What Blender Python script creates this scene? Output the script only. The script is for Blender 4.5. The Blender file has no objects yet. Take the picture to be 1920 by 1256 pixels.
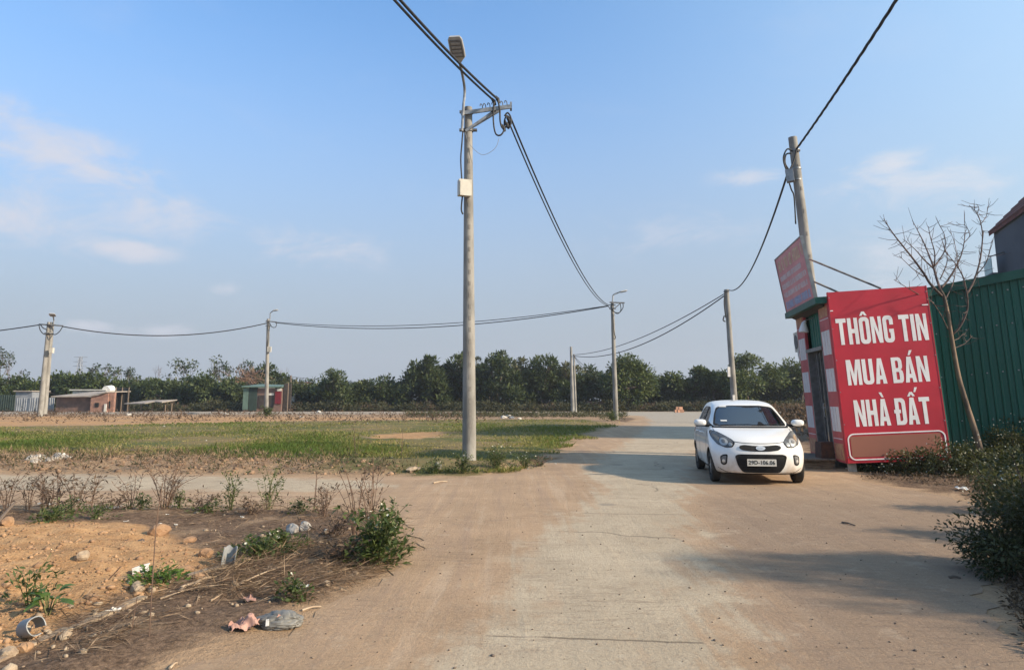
import bpy, math, random
import numpy as np
from mathutils import Vector, Matrix, Euler, noise as mnoise
from mathutils.bvhtree import BVHTree
from mathutils.geometry import delaunay_2d_cdt, tessellate_polygon

SC = bpy.context.scene
COL = SC.collection
rng = np.random.default_rng(7)
random.seed(7)
R = math.radians

# ------------------------------------------------------------------ camera
EYE = 1.5
FPX, CX, CY, HOR = 1340.0, 960.0, 540.0, 748.0
TILT = math.atan((HOR - CY) / FPX)
CT, ST = math.cos(TILT), math.sin(TILT)
cam_d = bpy.data.cameras.new('camera')
cam_d.sensor_width = 36.0
cam_d.lens = 36.0 * FPX / 1920.0
cam_d.shift_y = -(628.0 - CY) / 1920.0
cam_d.clip_start, cam_d.clip_end = 0.05, 6000.0
cam = bpy.data.objects.new('camera', cam_d)
COL.objects.link(cam)
cam.location = (0, 0, EYE)
cam.rotation_euler = (math.pi / 2 + TILT, 0, 0)
SC.camera = cam

# ------------------------------------------------------------------ light
SUN_EL, SUN_DX, SUN_DY = R(27.0), 0.93, -0.36
sun_d = bpy.data.lights.new('sun', 'SUN')
sun_d.energy = 5.0
sun_d.angle = R(2.2)
sun_d.color = (1.0, 0.82, 0.61)
sun = bpy.data.objects.new('sun', sun_d)
COL.objects.link(sun)
sdir = Vector((SUN_DX, SUN_DY, 0)).normalized() * math.cos(SUN_EL) + Vector((0, 0, math.sin(SUN_EL)))
sun.rotation_euler = sdir.to_track_quat('Z', 'Y').to_euler()
sun.location = (20, -8, 20)

SC.view_settings.view_transform = 'Standard'
SC.view_settings.look = 'None'
SC.view_settings.exposure = 0.68
SC.view_settings.gamma = 1.0
SC.view_settings.use_curve_mapping = False
SC.render.engine = 'CYCLES'
SC.cycles.use_denoising = True
try:
    SC.cycles.denoiser = 'OPENIMAGEDENOISE'
except Exception:
    pass
SC.cycles.max_bounces = 6
SC.cycles.transparent_max_bounces = 16


class NT:
    """small wrapper to write node trees briefly"""
    def __init__(self, tree):
        self.t = tree
        tree.nodes.clear()

    def n(self, typ, **kw):
        nd = self.t.nodes.new(typ)
        for k, v in kw.items():
            if k.startswith('i_'):
                self.set(nd, k[2:].replace('_', ' '), v)
            elif k.startswith('x'):
                self.set(nd, int(k[1:]), v)
            else:
                setattr(nd, k, v)
        return nd

    def set(self, nd, key, v):
        s = nd.inputs[key]
        if hasattr(v, 'outputs'):
            v = v.outputs[0]
        if isinstance(v, bpy.types.NodeSocket):
            self.t.links.new(v, s)
        else:
            if isinstance(v, (tuple, list)) and len(v) == 3 and s.type == 'RGBA':
                v = (*v, 1)
            s.default_value = v

    def math(self, op, a, b=None, c=None, clamp=False):
        nd = self.n('ShaderNodeMath', operation=op, use_clamp=clamp)
        self.set(nd, 0, a)
        if b is not None:
            self.set(nd, 1, b)
        if c is not None:
            self.set(nd, 2, c)
        return nd.outputs[0]

    def mix(self, f, a, b, blend='MIX'):
        nd = self.n('ShaderNodeMix', data_type='RGBA', blend_type=blend)
        self.set(nd, 0, f)
        self.set(nd, 6, a)
        self.set(nd, 7, b)
        return nd.outputs[2]

    def noise(self, vec, scale, detail=4, rough=.55, dist=0):
        nd = self.n('ShaderNodeTexNoise', i_Scale=scale, i_Detail=detail, i_Roughness=rough, i_Distortion=dist)
        if vec is not None:
            self.set(nd, 'Vector', vec)
        return nd.outputs[0]

    def smooth(self, x, lo, hi):
        nd = self.n('ShaderNodeMapRange', interpolation_type='SMOOTHSTEP', x0=x, x1=lo, x2=hi)
        return nd.outputs[0]


# ------------------------------------------------------------------ sky
world = bpy.data.worlds.new('World')
SC.world = world
world.use_nodes = True
w = NT(world.node_tree)
sky = w.n('ShaderNodeTexSky', sky_type='NISHITA', sun_disc=False)
sky.sun_elevation = SUN_EL
sky.sun_rotation = math.atan2(SUN_DX, SUN_DY)
sky.altitude = 10
sky.air_density = 1.0
sky.dust_density = 2.0
sky.ozone_density = 2.0
tc = w.n('ShaderNodeTexCoord')
dirv = tc.outputs['Generated']
sep = w.n('ShaderNodeSeparateXYZ', x0=dirv)
elev = w.math('ARCSINE', sep.outputs[2])
azim = w.math('ARCTAN2', sep.outputs[0], sep.outputs[1])


def blob(u, v, su, sv):
    xc, yc = (u - CX) / FPX, (CY - v) / FPX
    d = Vector((xc, CT - yc * ST, ST + yc * CT)).normalized()
    e0, a0 = math.asin(d.z), math.atan2(d.x, d.y)
    a = w.math('DIVIDE', w.math('SUBTRACT', azim, a0), su / FPX)
    e = w.math('DIVIDE', w.math('SUBTRACT', elev, e0), sv / FPX)
    r2 = w.math('ADD', w.math('MULTIPLY', a, a), w.math('MULTIPLY', e, e))
    return w.math('EXPONENT', w.math('MULTIPLY', r2, -1.0))


cv = w.n('ShaderNodeCombineXYZ', x0=azim, x1=w.math('MULTIPLY', elev, 2.2))
puff = w.noise(cv, 9.5, 10, .64, .5)
thin = w.noise(cv, 3.2, 6, .55, .4)
fields = None
for (u, v, su, sv, k) in [(70, 290, 150, 50, .62), (170, 330, 130, 45, .60), (270, 405, 150, 50, .52), (20, 230, 90, 40, .5), (60, 410, 170, 60, .46),
                          (235, 466, 70, 19, .95), (600, 465, 170, 40, .40), (345, 385, 50, 26, .5), 
                          (295, 622, 60, 14, .6), (165, 612, 40, 12, .6), (1670, 305, 75, 22, .62), (1400, 330, 70, 20, .42), (1720, 350, 160, 45, .4),
                          (420, 543, 30, 14, .6), (1250, 440, 200, 60, .25), (1750, 470, 200, 80, .35)]:
    b = w.math('MULTIPLY', blob(u, v, su, sv), k)
    fields = b if fields is None else w.math('MAXIMUM', fields, b)
cl = w.math('ADD', fields, w.math('MULTIPLY', w.math('SUBTRACT', puff, .5), 2.1))
cl = w.math('MULTIPLY', w.smooth(cl, .02, .95), w.smooth(fields, .02, .3))
wisps = w.math('MULTIPLY', w.smooth(thin, .52, .85), .16)
up = w.smooth(elev, .015, .12)
cmask = w.math('MULTIPLY', w.math('MAXIMUM', cl, wisps), up)
# dusty air: the blue pales towards the horizon all the way round and towards the sun's side
hz = w.smooth(elev, .58, .02)
sunv = w.n('ShaderNodeVectorMath', operation='DOT_PRODUCT', x0=dirv, x1=tuple(sdir))
near_sun = w.smooth(sunv.outputs['Value'], -.15, 1.0)
base = w.mix(1.0, sky.outputs[0], (0.82, 1.10, 1.27), 'MULTIPLY')
base = w.mix(w.math('MULTIPLY', hz, .97), base, (1.84, 2.02, 2.34))
base = w.mix(w.math('MULTIPLY', near_sun, .70), base, (2.95, 3.8, 4.1))
cloudc = w.mix(near_sun, (2.95, 3.0, 3.35), (3.4, 3.7, 3.9))
skyc = w.mix(w.math('MULTIPLY', cmask, .90), base, cloudc)
bg = w.n('ShaderNodeBackground', i_Color=skyc, i_Strength=0.15)
wo = w.n('ShaderNodeOutputWorld')
w.t.links.new(bg.outputs[0], wo.inputs[0])


# ------------------------------------------------------------------ placing helpers
def ray(u, v):
    xc, yc = (u - CX) / FPX, (CY - v) / FPX
    return xc, CT - yc * ST, ST + yc * CT


def P(u, v, Y):
    d = ray(u, v)
    s = Y / d[1]
    return Vector((d[0] * s, Y, EYE + d[2] * s))


def G(u, v, z=0.0):
    d = ray(u, v)
    s = (z - EYE) / d[2]
    return Vector((d[0] * s, d[1] * s, z))


def G2(u, v):
    g = G(u, v)
    return (g.x, g.y)


# ------------------------------------------------------------------ mesh helpers
class MB:
    def __init__(self):
        self.v, self.f, self.m = [], [], []

    def add(self, verts, faces, mi=0):
        o = len(self.v)
        self.v += [tuple(p) for p in verts]
        self.f += [tuple(i + o for i in f) for f in faces]
        self.m += [mi] * len(faces)
        return self

    def box(self, c, s, rot=None, mi=0, taper=1.0):
        hx, hy, hz = s[0] / 2, s[1] / 2, s[2] / 2
        vs = []
        for z in (-hz, hz):
            k = taper if z > 0 else 1.0
            for x, y in ((-hx, -hy), (hx, -hy), (hx, hy), (-hx, hy)):
                p = Vector((x * k, y * k, z))
                if rot is not None:
                    p = rot @ p
                vs.append(p + Vector(c))
        return self.add(vs, [(3, 2, 1, 0), (4, 5, 6, 7), (0, 1, 5, 4), (1, 2, 6, 5), (2, 3, 7, 6), (3, 0, 4, 7)], mi)

    def beam(self, a, b, wx, wz, mi=0, upv=(0, 0, 1)):
        a, b = Vector(a), Vector(b)
        d = (b - a).normalized()
        s = d.cross(Vector(upv))
        if s.length < 1e-4:
            s = d.cross(Vector((1, 0, 0)))
        s.normalize()
        t = s.cross(d).normalized()
        vs = []
        for p in (a, b):
            for i, j in ((-1, -1), (1, -1), (1, 1), (-1, 1)):
                vs.append(p + s * (i * wx / 2) + t * (j * wz / 2))
        return self.add(vs, [(0, 1, 2, 3), (7, 6, 5, 4), (0, 4, 5, 1), (1, 5, 6, 2), (2, 6, 7, 3), (3, 7, 4, 0)], mi)

    def tube(self, pts, rad, n=8, mi=0, cap=True):
        pts = [Vector(p) for p in pts]
        if not hasattr(rad, '__len__'):
            rad = [rad] * len(pts)
        o = len(self.v)
        d0 = (pts[1] - pts[0]).normalized()
        s = d0.cross(Vector((0, 0, 1)))
        if s.length < 1e-3:
            s = d0.cross(Vector((1, 0, 0)))
        s.normalize()
        for i, p in enumerate(pts):
            d = (pts[min(i + 1, len(pts) - 1)] - pts[max(i - 1, 0)])
            if d.length > 1e-9:
                d.normalize()
                s = (s - d * s.dot(d))
                if s.length < 1e-6:
                    s = d.orthogonal()
                s.normalize()
                t = d.cross(s)
            for k in range(n):
                a = 2 * math.pi * k / n
                self.v.append(tuple(p + (s * math.cos(a) + t * math.sin(a)) * rad[i]))
        for i in range(len(pts) - 1):
            for k in range(n):
                k2 = (k + 1) % n
                self.f.append((o + i * n + k, o + i * n + k2, o + (i + 1) * n + k2, o + (i + 1) * n + k))
                self.m.append(mi)
        if cap:
            self.f.append(tuple(o + k for k in reversed(range(n))))
            e = o + (len(pts) - 1) * n
            self.f.append(tuple(e + k for k in range(n)))
            self.m += [mi, mi]
        return self

    def prism(self, poly, a, b, axis='y', mi=0):
        """extrude a 2D polygon along an axis: axis y -> poly is (x,z); axis x -> (y,z); axis z -> (x,y)"""
        def pt(p, h):
            return {'y': (p[0], h, p[1]), 'x': (h, p[0], p[1]), 'z': (p[0], p[1], h)}[axis]
        n = len(poly)
        vs = [pt(p, a) for p in poly] + [pt(p, b) for p in poly]
        fs = [tuple(range(n - 1, -1, -1)), tuple(range(n, 2 * n))] + [(i, (i + 1) % n, n + (i + 1) % n, n + i) for i in range(n)]
        return self.add(vs, fs, mi)

    def build(self, name, mats, parent=None, smooth=False, fix=True, xf=None):
        me = bpy.data.meshes.new(name)
        vs = self.v if xf is None else [tuple(xf @ Vector(p)) for p in self.v]
        me.from_pydata(vs, [], self.f)
        if not isinstance(mats, (list, tuple)):
            mats = [mats]
        for m in mats:
            me.materials.append(m)
        me.polygons.foreach_set('material_index', self.m)
        if fix:
            import bmesh
            bm = bmesh.new()
            bm.from_mesh(me)
            bmesh.ops.recalc_face_normals(bm, faces=bm.faces)
            bm.to_mesh(me)
            bm.free()
        if smooth:
            smooth_mesh(me, smooth)
        me.update()
        return link(name, me, parent)


def smooth_mesh(me, ang=True):
    me.polygons.foreach_set('use_smooth', [True] * len(me.polygons))
    if ang is not True:
        try:
            me.set_sharp_from_angle(angle=R(ang))
        except Exception:
            pass


def link(name, data, parent=None):
    o = bpy.data.objects.new(name, data)
    COL.objects.link(o)
    if parent is not None:
        o.parent = parent
    return o


def tag(o, label=None, cat=None, group=None, kind=None):
    if label:
        o['label'] = label
    if cat:
        o['category'] = cat
    if group:
        o['group'] = group
    if kind:
        o['kind'] = kind
    return o


def thing(name, label, cat, loc=(0, 0, 0), rz=0.0, group=None):
    o = bpy.data.objects.new(name, None)
    COL.objects.link(o)
    o.location = loc
    o.rotation_euler = (0, 0, rz)
    o.empty_display_size = .2
    return tag(o, label, cat, group)


def fast_mesh(name, V, F, mats, tint=None, smooth=False):
    """V (n,3), F (m,k) arrays; tint: per-face random value stored as a face attribute"""
    V = np.asarray(V, np.float32)
    F = np.asarray(F, np.int32)
    me = bpy.data.meshes.new(name)
    m, k = F.shape
    me.vertices.add(len(V))
    me.vertices.foreach_set('co', V.ravel())
    me.loops.add(m * k)
    me.loops.foreach_set('vertex_index', F.ravel())
    me.polygons.add(m)
    me.polygons.foreach_set('loop_start', np.arange(0, m * k, k, dtype=np.int32))
    try:
        me.polygons.foreach_set('loop_total', np.full(m, k, np.int32))
    except Exception:
        pass
    if smooth:
        me.polygons.foreach_set('use_smooth', np.ones(m, bool))
    for mm in (mats if isinstance(mats, (list, tuple)) else [mats]):
        me.materials.append(mm)
    if tint is not None:
        a = me.attributes.new('tint', 'FLOAT', 'FACE')
        a.data.foreach_set('value', np.asarray(tint, np.float32))
    me.update(calc_edges=True)
    me.validate()
    return me


def unit(a):
    return a / np.maximum(np.linalg.norm(a, axis=1, keepdims=True), 1e-9)


def leaves_mesh(name, pos, direc, nrm, L, W, tint, mat, fold=.18):
    pos, direc, nrm = np.asarray(pos), unit(np.asarray(direc)), np.asarray(nrm)
    side = unit(np.cross(direc, nrm))
    n2 = np.cross(side, direc)
    L, W = np.asarray(L)[:, None], np.asarray(W)[:, None]
    a = pos
    mid = pos + direc * L * .45 + n2 * W * fold
    b, d = mid + side * W / 2, mid - side * W / 2
    c = pos + direc * L
    n = len(pos)
    V = np.stack([a, b, c, d], 1).reshape(-1, 3)
    F = np.arange(4 * n).reshape(n, 4)
    return fast_mesh(name, V, F, mat, tint)


def rand_unit(n, r=rng):
    return unit(r.normal(size=(n, 3)))


def sd_poly(X, Y, poly):
    """signed distance to polygon, positive inside (vectorised)"""
    px, py = np.asarray(X, float), np.asarray(Y, float)
    d = np.full(px.shape, 1e18)
    inside = np.zeros(px.shape, bool)
    n = len(poly)
    for i in range(n):
        ax, ay = poly[i]
        bx, by = poly[(i + 1) % n]
        ex, ey = bx - ax, by - ay
        t = np.clip(((px - ax) * ex + (py - ay) * ey) / (ex * ex + ey * ey + 1e-12), 0, 1)
        d = np.minimum(d, (px - ax - t * ex) ** 2 + (py - ay - t * ey) ** 2)
        c = ((ay > py) != (by > py)) & (px < (bx - ax) * (py - ay) / ((by - ay) if by != ay else 1e-12) + ax)
        inside ^= c
    d = np.sqrt(d)
    return np.where(inside, d, -d)


# ------------------------------------------------------------------ materials
def pmat(name, c1, c2=None, scale=6.0, rough=.7, metal=0.0, spec=.3, bump=0.0, bscale=40.0, stretch=(1, 1, 1), coat=0.0, detail=5, lo=.35, hi=.65):
    m = bpy.data.materials.new(name)
    m.use_nodes = True
    t = NT(m.node_tree)
    out = t.n('ShaderNodeOutputMaterial')
    b = t.n('ShaderNodeBsdfPrincipled', i_Roughness=rough, i_Metallic=metal)
    t.set(b, 'Specular IOR Level', spec)
    if coat:
        t.set(b, 'Coat Weight', coat)
        t.set(b, 'Coat Roughness', .05)
    co = t.n('ShaderNodeTexCoord')
    mp = t.n('ShaderNodeMapping', i_Scale=stretch)
    t.set(mp, 'Vector', co.outputs['Object'])
    if c2 is None:
        c2 = tuple(x * .78 for x in c1)
    f = t.smooth(t.noise(mp, scale, detail), lo, hi)
    t.set(b, 'Base Color', t.mix(f, c2, c1))
    if bump:
        bp = t.n('ShaderNodeBump', i_Strength=bump, i_Distance=.02)
        t.set(bp, 'Height', t.noise(mp, bscale, 6))
        t.set(b, 'Normal', bp)
    t.t.links.new(b.outputs[0], out.inputs[0])
    return m


def leafmat(name, dark, lite, trans=.3, rough=.55, spec=.3):
    m = bpy.data.materials.new(name)
    m.use_nodes = True
    t = NT(m.node_tree)
    out = t.n('ShaderNodeOutputMaterial')
    at = t.n('ShaderNodeAttribute', attribute_name='tint')
    col = t.mix(at.outputs['Fac'], dark, lite)
    b = t.n('ShaderNodeBsdfPrincipled', i_Roughness=rough)
    t.set(b, 'Specular IOR Level', spec)
    t.set(b, 'Base Color', col)
    tr = t.n('ShaderNodeBsdfTranslucent', i_Color=t.mix(.5, col, (lite[0] * 1.4, lite[1] * 1.4, lite[2] * .7)))
    mx = t.n('ShaderNodeMixShader', x0=trans)
    t.t.links.new(b.outputs[0], mx.inputs[1])
    t.t.links.new(tr.outputs[0], mx.inputs[2])
    t.t.links.new(mx.outputs[0], out.inputs[0])
    return m


M = {}
M['hole_shade'] = pmat('pole_recess_shade', (.22, .205, .185), (.17, .16, .145), 9, .9)
M['concrete_pole'] = pmat('concrete_pole', (.275, .268, .25), (.17, .163, .15), 3.0, .85, bump=.35, bscale=30, stretch=(1, 1, .35))
M['steel'] = pmat('galvanised_steel', (.30, .31, .32), (.2, .21, .22), 8, .5, .6)
M['steel_dark'] = pmat('weathered_steel', (.16, .165, .17), (.10, .10, .105), 8, .6, .3)
M['lamp_grey'] = pmat('lamp_grey', (.42, .43, .44), (.34, .35, .36), 5, .45)
M['lamp_under'] = pmat('lamp_under', (.16, .165, .18), (.12, .12, .13), 9, .4)
M['lens'] = pmat('lamp_lens', (.33, .34, .37), (.26, .27, .3), 20, .2)
M['box_white'] = pmat('box_white', (.52, .495, .43), (.44, .42, .365), 7, .55)
M['cable'] = pmat('cable_black', (.018, .018, .02), (.03, .03, .032), 10, .6)
M['cable_grey'] = pmat('cable_grey', (.25, .25, .26), (.2, .2, .2), 10, .6)
M['dark'] = pmat('dark_void', (.012, .012, .013), (.008, .008, .008), 5, .8)
M['white'] = pmat('white_plastic', (.74, .73, .70), (.62, .61, .58), 4, .5)
M['wood'] = pmat('wood', (.20, .15, .11), (.11, .085, .065), 6, .8, bump=.3, stretch=(1, 8, 8))
M['bark'] = pmat('bark', (.16, .125, .10), (.08, .065, .055), 7, .9, bump=.5, stretch=(1, 1, .3))
M['bark_pale'] = pmat('bark_pale', (.22, .16, .115), (.08, .065, .055), 5, .9, bump=.5, stretch=(1, 1, .3))
M['twig'] = pmat('twig', (.135, .10, .09), (.08, .06, .055), 9, .9)
M['stem_green'] = pmat('stem_green', (.12, .15, .05), (.10, .085, .045), 9, .7)
M['stem_dry'] = pmat('stem_dry', (.17, .11, .075), (.10, .065, .05), 9, .85)
M['petal'] = pmat('petal', (.62, .61, .52), (.52, .50, .40), 9, .6)
M['scrap'] = pmat('litter_white', (.58, .56, .52), (.36, .34, .31), 12, .7)
M['stone'] = pmat('stone', (.36, .29, .21), (.23, .17, .12), 9, .9, bump=.6)
M['clod'] = pmat('clod', (.37, .235, .135), (.24, .145, .085), 3, .95, bump=.6)
M['concrete_chunk'] = pmat('concrete_chunk', (.38, .36, .33), (.28, .26, .24), 9, .9, bump=.2)
# ------------------------------------------------------------------ ground layout (world metres)
ROAD = [(-2.6, -14), G2(330, 1256), G2(470, 1215), G2(575, 1170), G2(655, 1112), G2(735, 1066), G2(772, 1010), G2(742, 966), G2(645, 950),
        (-14, 10.5), (-90, 11.2), (-90, 15.4), (-24, 14.95), G2(150, 888), G2(420, 891), G2(600, 894), G2(720, 894), G2(850, 896), G2(960, 886), G2(1035, 864),
        G2(1062, 850), G2(1108, 820), G2(1150, 801), G2(1180, 791), G2(1200, 785), (10.0, 68), (4, 72.5), (-140, 74), (-140, 86), (40, 87), (120, 84), (120, 74),
        (24, 71), G2(1405, 782), G2(1445, 800), G2(1490, 835), G2(1505, 862), G2(1545, 884), G2(1592, 890), G2(1640, 908), G2(1720, 921), G2(1790, 934),
        G2(1850, 952), G2(1856, 1000), G2(1842, 1060), G2(1850, 1120), G2(1900, 1185), G2(1990, 1256), (3.6, -14)]
CONC = [(-1.0, -14), G2(832, 1256), G2(835, 1216), G2(929, 1155), G2(947, 1107), G2(965, 1041), G2(1086, 950), G2(1130, 915), G2(1085, 888), G2(1120, 860),
        G2(1165, 835), G2(1205, 808), G2(1222, 792), (12, 66), (6, 73), (-140, 74.5), (-140, 86), (40, 87), (30, 72), G2(1375, 785), G2(1330, 800), G2(1310, 850), G2(1290, 950),
        G2(1322, 1053), G2(1358, 1125), G2(1364, 1256), (.75, -14)]
CONC2 = [(-90, 12.6), (-90, 15.2), (-24, 14.75), G2(150, 890), G2(420, 893), G2(600, 897), G2(700, 902), G2(750, 914), G2(620, 921), G2(400, 922), G2(100, 918), (-24, 12.6)]
GRASS = [(-140, 17.2), G2(-200, 852), G2(60, 851), G2(240, 853), G2(420, 858), G2(540, 868), G2(620, 884), G2(760, 889), G2(870, 893), G2(960, 883), G2(1020, 862), G2(1045, 838),
         G2(1090, 815), G2(1150, 797), G2(1100, 786), G2(860, 787), G2(700, 789), G2(560, 790), G2(330, 795), G2(0, 801), (-140, 46)]
BARE = [G2(690, 818), G2(740, 812), G2(838, 810), G2(835, 817), G2(790, 823), G2(700, 824)]
SOIL = [(-14, 8.9), G2(0, 982), G2(120, 986), G2(215, 990), G2(310, 1003), G2(385, 1030), G2(410, 1062), G2(340, 1085), G2(270, 1120), G2(150, 1150), G2(90, 1195), G2(0, 1246), (-6, 3.6), (-14, 3.6)]
STRIP = [(-140, 46), G2(0, 800), G2(330, 794), G2(560, 789), G2(700, 788), G2(800, 786), G2(820, 783), G2(600, 782), G2(330, 781), (-140, 66)]
SIDE = [G2(1035, 866), G2(1062, 850), G2(1108, 822), G2(1150, 803), G2(1215, 803), G2(1170, 826), G2(1110, 846), G2(1075, 872)]


def grow(a, b, h0, k):
    out, x, h = [], a, h0
    while x < b:
        out.append(x)
        x += h
        h *= k
    return out + [b]


pos = grow(7.0, 440.0, .14, 1.13)
xs = np.array([-p for p in reversed(pos)] + list(np.arange(-6.9, 6.95, .1)) + pos)
ys = np.array(list(np.arange(-16, 3.0, .8)) + list(np.arange(3.0, 12, .1)) + list(np.arange(12, 22, .2)) + grow(22, 570, .35, 1.07))
XX, YY = np.meshgrid(xs, ys)
flat = (XX.ravel(), YY.ravel())
sdR = sd_poly(*flat, ROAD)
sdG = np.maximum(sd_poly(*flat, GRASS), -9)
sdG = np.minimum(sdG, -sd_poly(*flat, BARE))
sdO = np.maximum(sd_poly(*flat, SOIL), sd_poly(*flat, STRIP))
sdO = np.maximum(sdO, sd_poly(*flat, BARE) * 2)
fgl = sd_poly(*flat, [(-60, 10.6), (-60, -2), (-1, -2), (-1, 10.6)])
sdL = np.maximum(fgl, sd_poly(*flat, [(-400, 85.5), (400, 85.5), (400, 600), (-400, 600)]))
sdL = np.maximum(sdL, sd_poly(*flat, [(7.4, 16), (7.4, 60), (60, 60), (60, -10), (4.6, -10), (4.4, 8), (6, 10)]))


def relief(x, y):
    """height of the loose ground beside the road"""
    v = Vector((x, y, 0))
    near = 1.0 if y < 26 else max(.2, 26 / y)
    z = .045 * (mnoise.noise(v * .7) + .5) + .03 * mnoise.noise(v * 2.3)
    if y < 14:
        z += .022 * mnoise.noise(v * 6.0)
    return z * near


Z = np.zeros(len(sdR))
for i in np.nonzero((sdR < 0) & (np.abs(flat[0]) < 90) & (flat[1] < 90) & (flat[1] > -4))[0]:
    x, y = flat[0][i], flat[1][i]
    k = min(1.0, max(0.0, (-sdR[i] - .05) / .5))
    z = relief(x, y) * k
    if sdO[i] > 0 and y < 14:
        z += .10 * min(1, sdO[i] / .8) + .05 * mnoise.fractal(Vector((x * 3, y * 3, 4)), 1.0, 2.0, 4) * min(1, sdO[i] / .4)
    if 15 < y < 22 and x < 2:
        z += .12 * k * math.exp(-((y - 16.4) / 1.2) ** 2)
    Z[i] = z
V = np.stack([flat[0], flat[1], Z], 1)
ny, nx = XX.shape
idx = np.arange(nx * ny).reshape(ny, nx)
F = np.stack([idx[:-1, :-1], idx[:-1, 1:], idx[1:, 1:], idx[1:, :-1]], -1).reshape(-1, 4)


def ground_z(x, y):
    i, j = np.searchsorted(ys, y), np.searchsorted(xs, x)
    i, j = min(max(i, 1), ny - 1), min(max(j, 1), nx - 1)
    ty = (y - ys[i - 1]) / (ys[i] - ys[i - 1])
    tx = (x - xs[j - 1]) / (xs[j] - xs[j - 1])
    q = Z.reshape(ny, nx)
    return float((q[i - 1, j - 1] * (1 - tx) + q[i - 1, j] * tx) * (1 - ty) + (q[i, j - 1] * (1 - tx) + q[i, j] * tx) * ty)


def on(u, v, lift=0.0):
    """point of the ground seen at a place of the photograph"""
    g = G(u, v)
    return Vector((g.x, g.y, max(ground_z(g.x, g.y), .004) + lift))


def vattr(me, name, arr):
    a = me.attributes.new(name, 'FLOAT', 'POINT')
    a.data.foreach_set('value', np.asarray(arr, np.float32))


SAND = ((.385, .265, .168), (.305, .21, .132))


def sand_nodes(t, pos):
    """sand colour shared by ground and road so that their seam is lost in drifted sand"""
    a = t.noise(pos, 1.1, 5)
    b = t.noise(pos, 14, 5)
    c = t.mix(t.smooth(a, .3, .7), SAND[1], SAND[0])
    return t.mix(t.math('MULTIPLY', t.smooth(b, .45, .75), .35), c, (.42, .31, .205))


def sdmask(t, name, pos, amp, width, scale=2.0):
    at = t.n('ShaderNodeAttribute', attribute_name=name)
    nz = t.math('MULTIPLY', t.math('SUBTRACT', t.noise(pos, scale, 7, .62), .5), amp)
    return t.smooth(t.math('ADD', at.outputs['Fac'], nz), -width, width)


mg = bpy.data.materials.new('ground_soil')
mg.use_nodes = True
t = NT(mg.node_tree)
pos = t.n('ShaderNodeNewGeometry').outputs['Position']
out = t.n('ShaderNodeOutputMaterial')
bs = t.n('ShaderNodeBsdfPrincipled', i_Roughness=.95)
t.set(bs, 'Specular IOR Level', .1)
c = sand_nodes(t, pos)
c = t.mix(t.math('MULTIPLY', t.math('MULTIPLY', t.smooth(t.noise(pos, 2.6, 7, .65), .42, .62), .75), t.smooth(t.n('ShaderNodeAttribute', attribute_name='edge').outputs['Fac'], .05, .7)), c, (.20, .125, .078))
fine = t.noise(pos, 22, 6, .65)
lit = t.mix(t.smooth(fine, .35, .65), (.085, .056, .038), (.20, .135, .092))
lit = t.mix(t.smooth(t.noise(pos, 1.7, 6), .5, .72), lit, (.27, .19, .125))
c = t.mix(sdmask(t, 'litter', pos, 1.2, .18), c, lit)
orange = t.mix(t.smooth(t.noise(pos, 4.5, 8, .65), .32, .68), (.33, .188, .09), (.48, .295, .152))
orange = t.mix(t.math('MULTIPLY', t.smooth(fine, .55, .8), .5), orange, (.48, .34, .215))
py_ = t.n('ShaderNodeSeparateXYZ', x0=pos).outputs[1]
mpf = t.n('ShaderNodeMapping', i_Vector=pos, i_Scale=(.35, 1.0, 1))
blot = t.math('MULTIPLY', t.smooth(py_, 22, 40), t.smooth(t.noise(mpf, .35, 7, .65), .48, .60))
om = t.math('MULTIPLY', sdmask(t, 'soil', pos, 1.1, .15), t.math('SUBTRACT', 1.0, t.math('MULTIPLY', blot, .75)))
c = t.mix(om, c, orange)
gr = t.mix(t.smooth(t.noise(pos, .35, 6, .6), .35, .65), (.20, .15, .075), (.09, .105, .035))
c = t.mix(sdmask(t, 'grass', pos, 3.0, .35, .9), c, gr)
c = t.mix(t.math('MULTIPLY', t.smooth(t.noise(pos, 42, 6, .75), .50, .68), .45), c, (.07, .048, .032))
c = t.mix(t.math('MULTIPLY', t.smooth(t.noise(pos, 58, 5, .7), .56, .70), .40), c, (.46, .34, .22))
t.set(bs, 'Base Color', c)
bp = t.n('ShaderNodeBump', i_Strength=1.0, i_Distance=.03)
t.set(bp, 'Height', t.math('ADD', t.noise(pos, 16, 8, .7), t.math('MULTIPLY', t.noise(pos, 60, 4), .4)))
t.set(bs, 'Normal', bp)
t.t.links.new(bs.outputs[0], out.inputs[0])
me = fast_mesh('ground', V, F, mg, smooth=True)
vattr(me, 'grass', sdG)
vattr(me, 'edge', np.clip(-sdR, -1, 3))
vattr(me, 'soil', sdO)
vattr(me, 'litter', np.minimum(sdL, np.maximum(-sdR - .28, -1.5)))
tag(link('ground', me), kind='structure')

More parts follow.
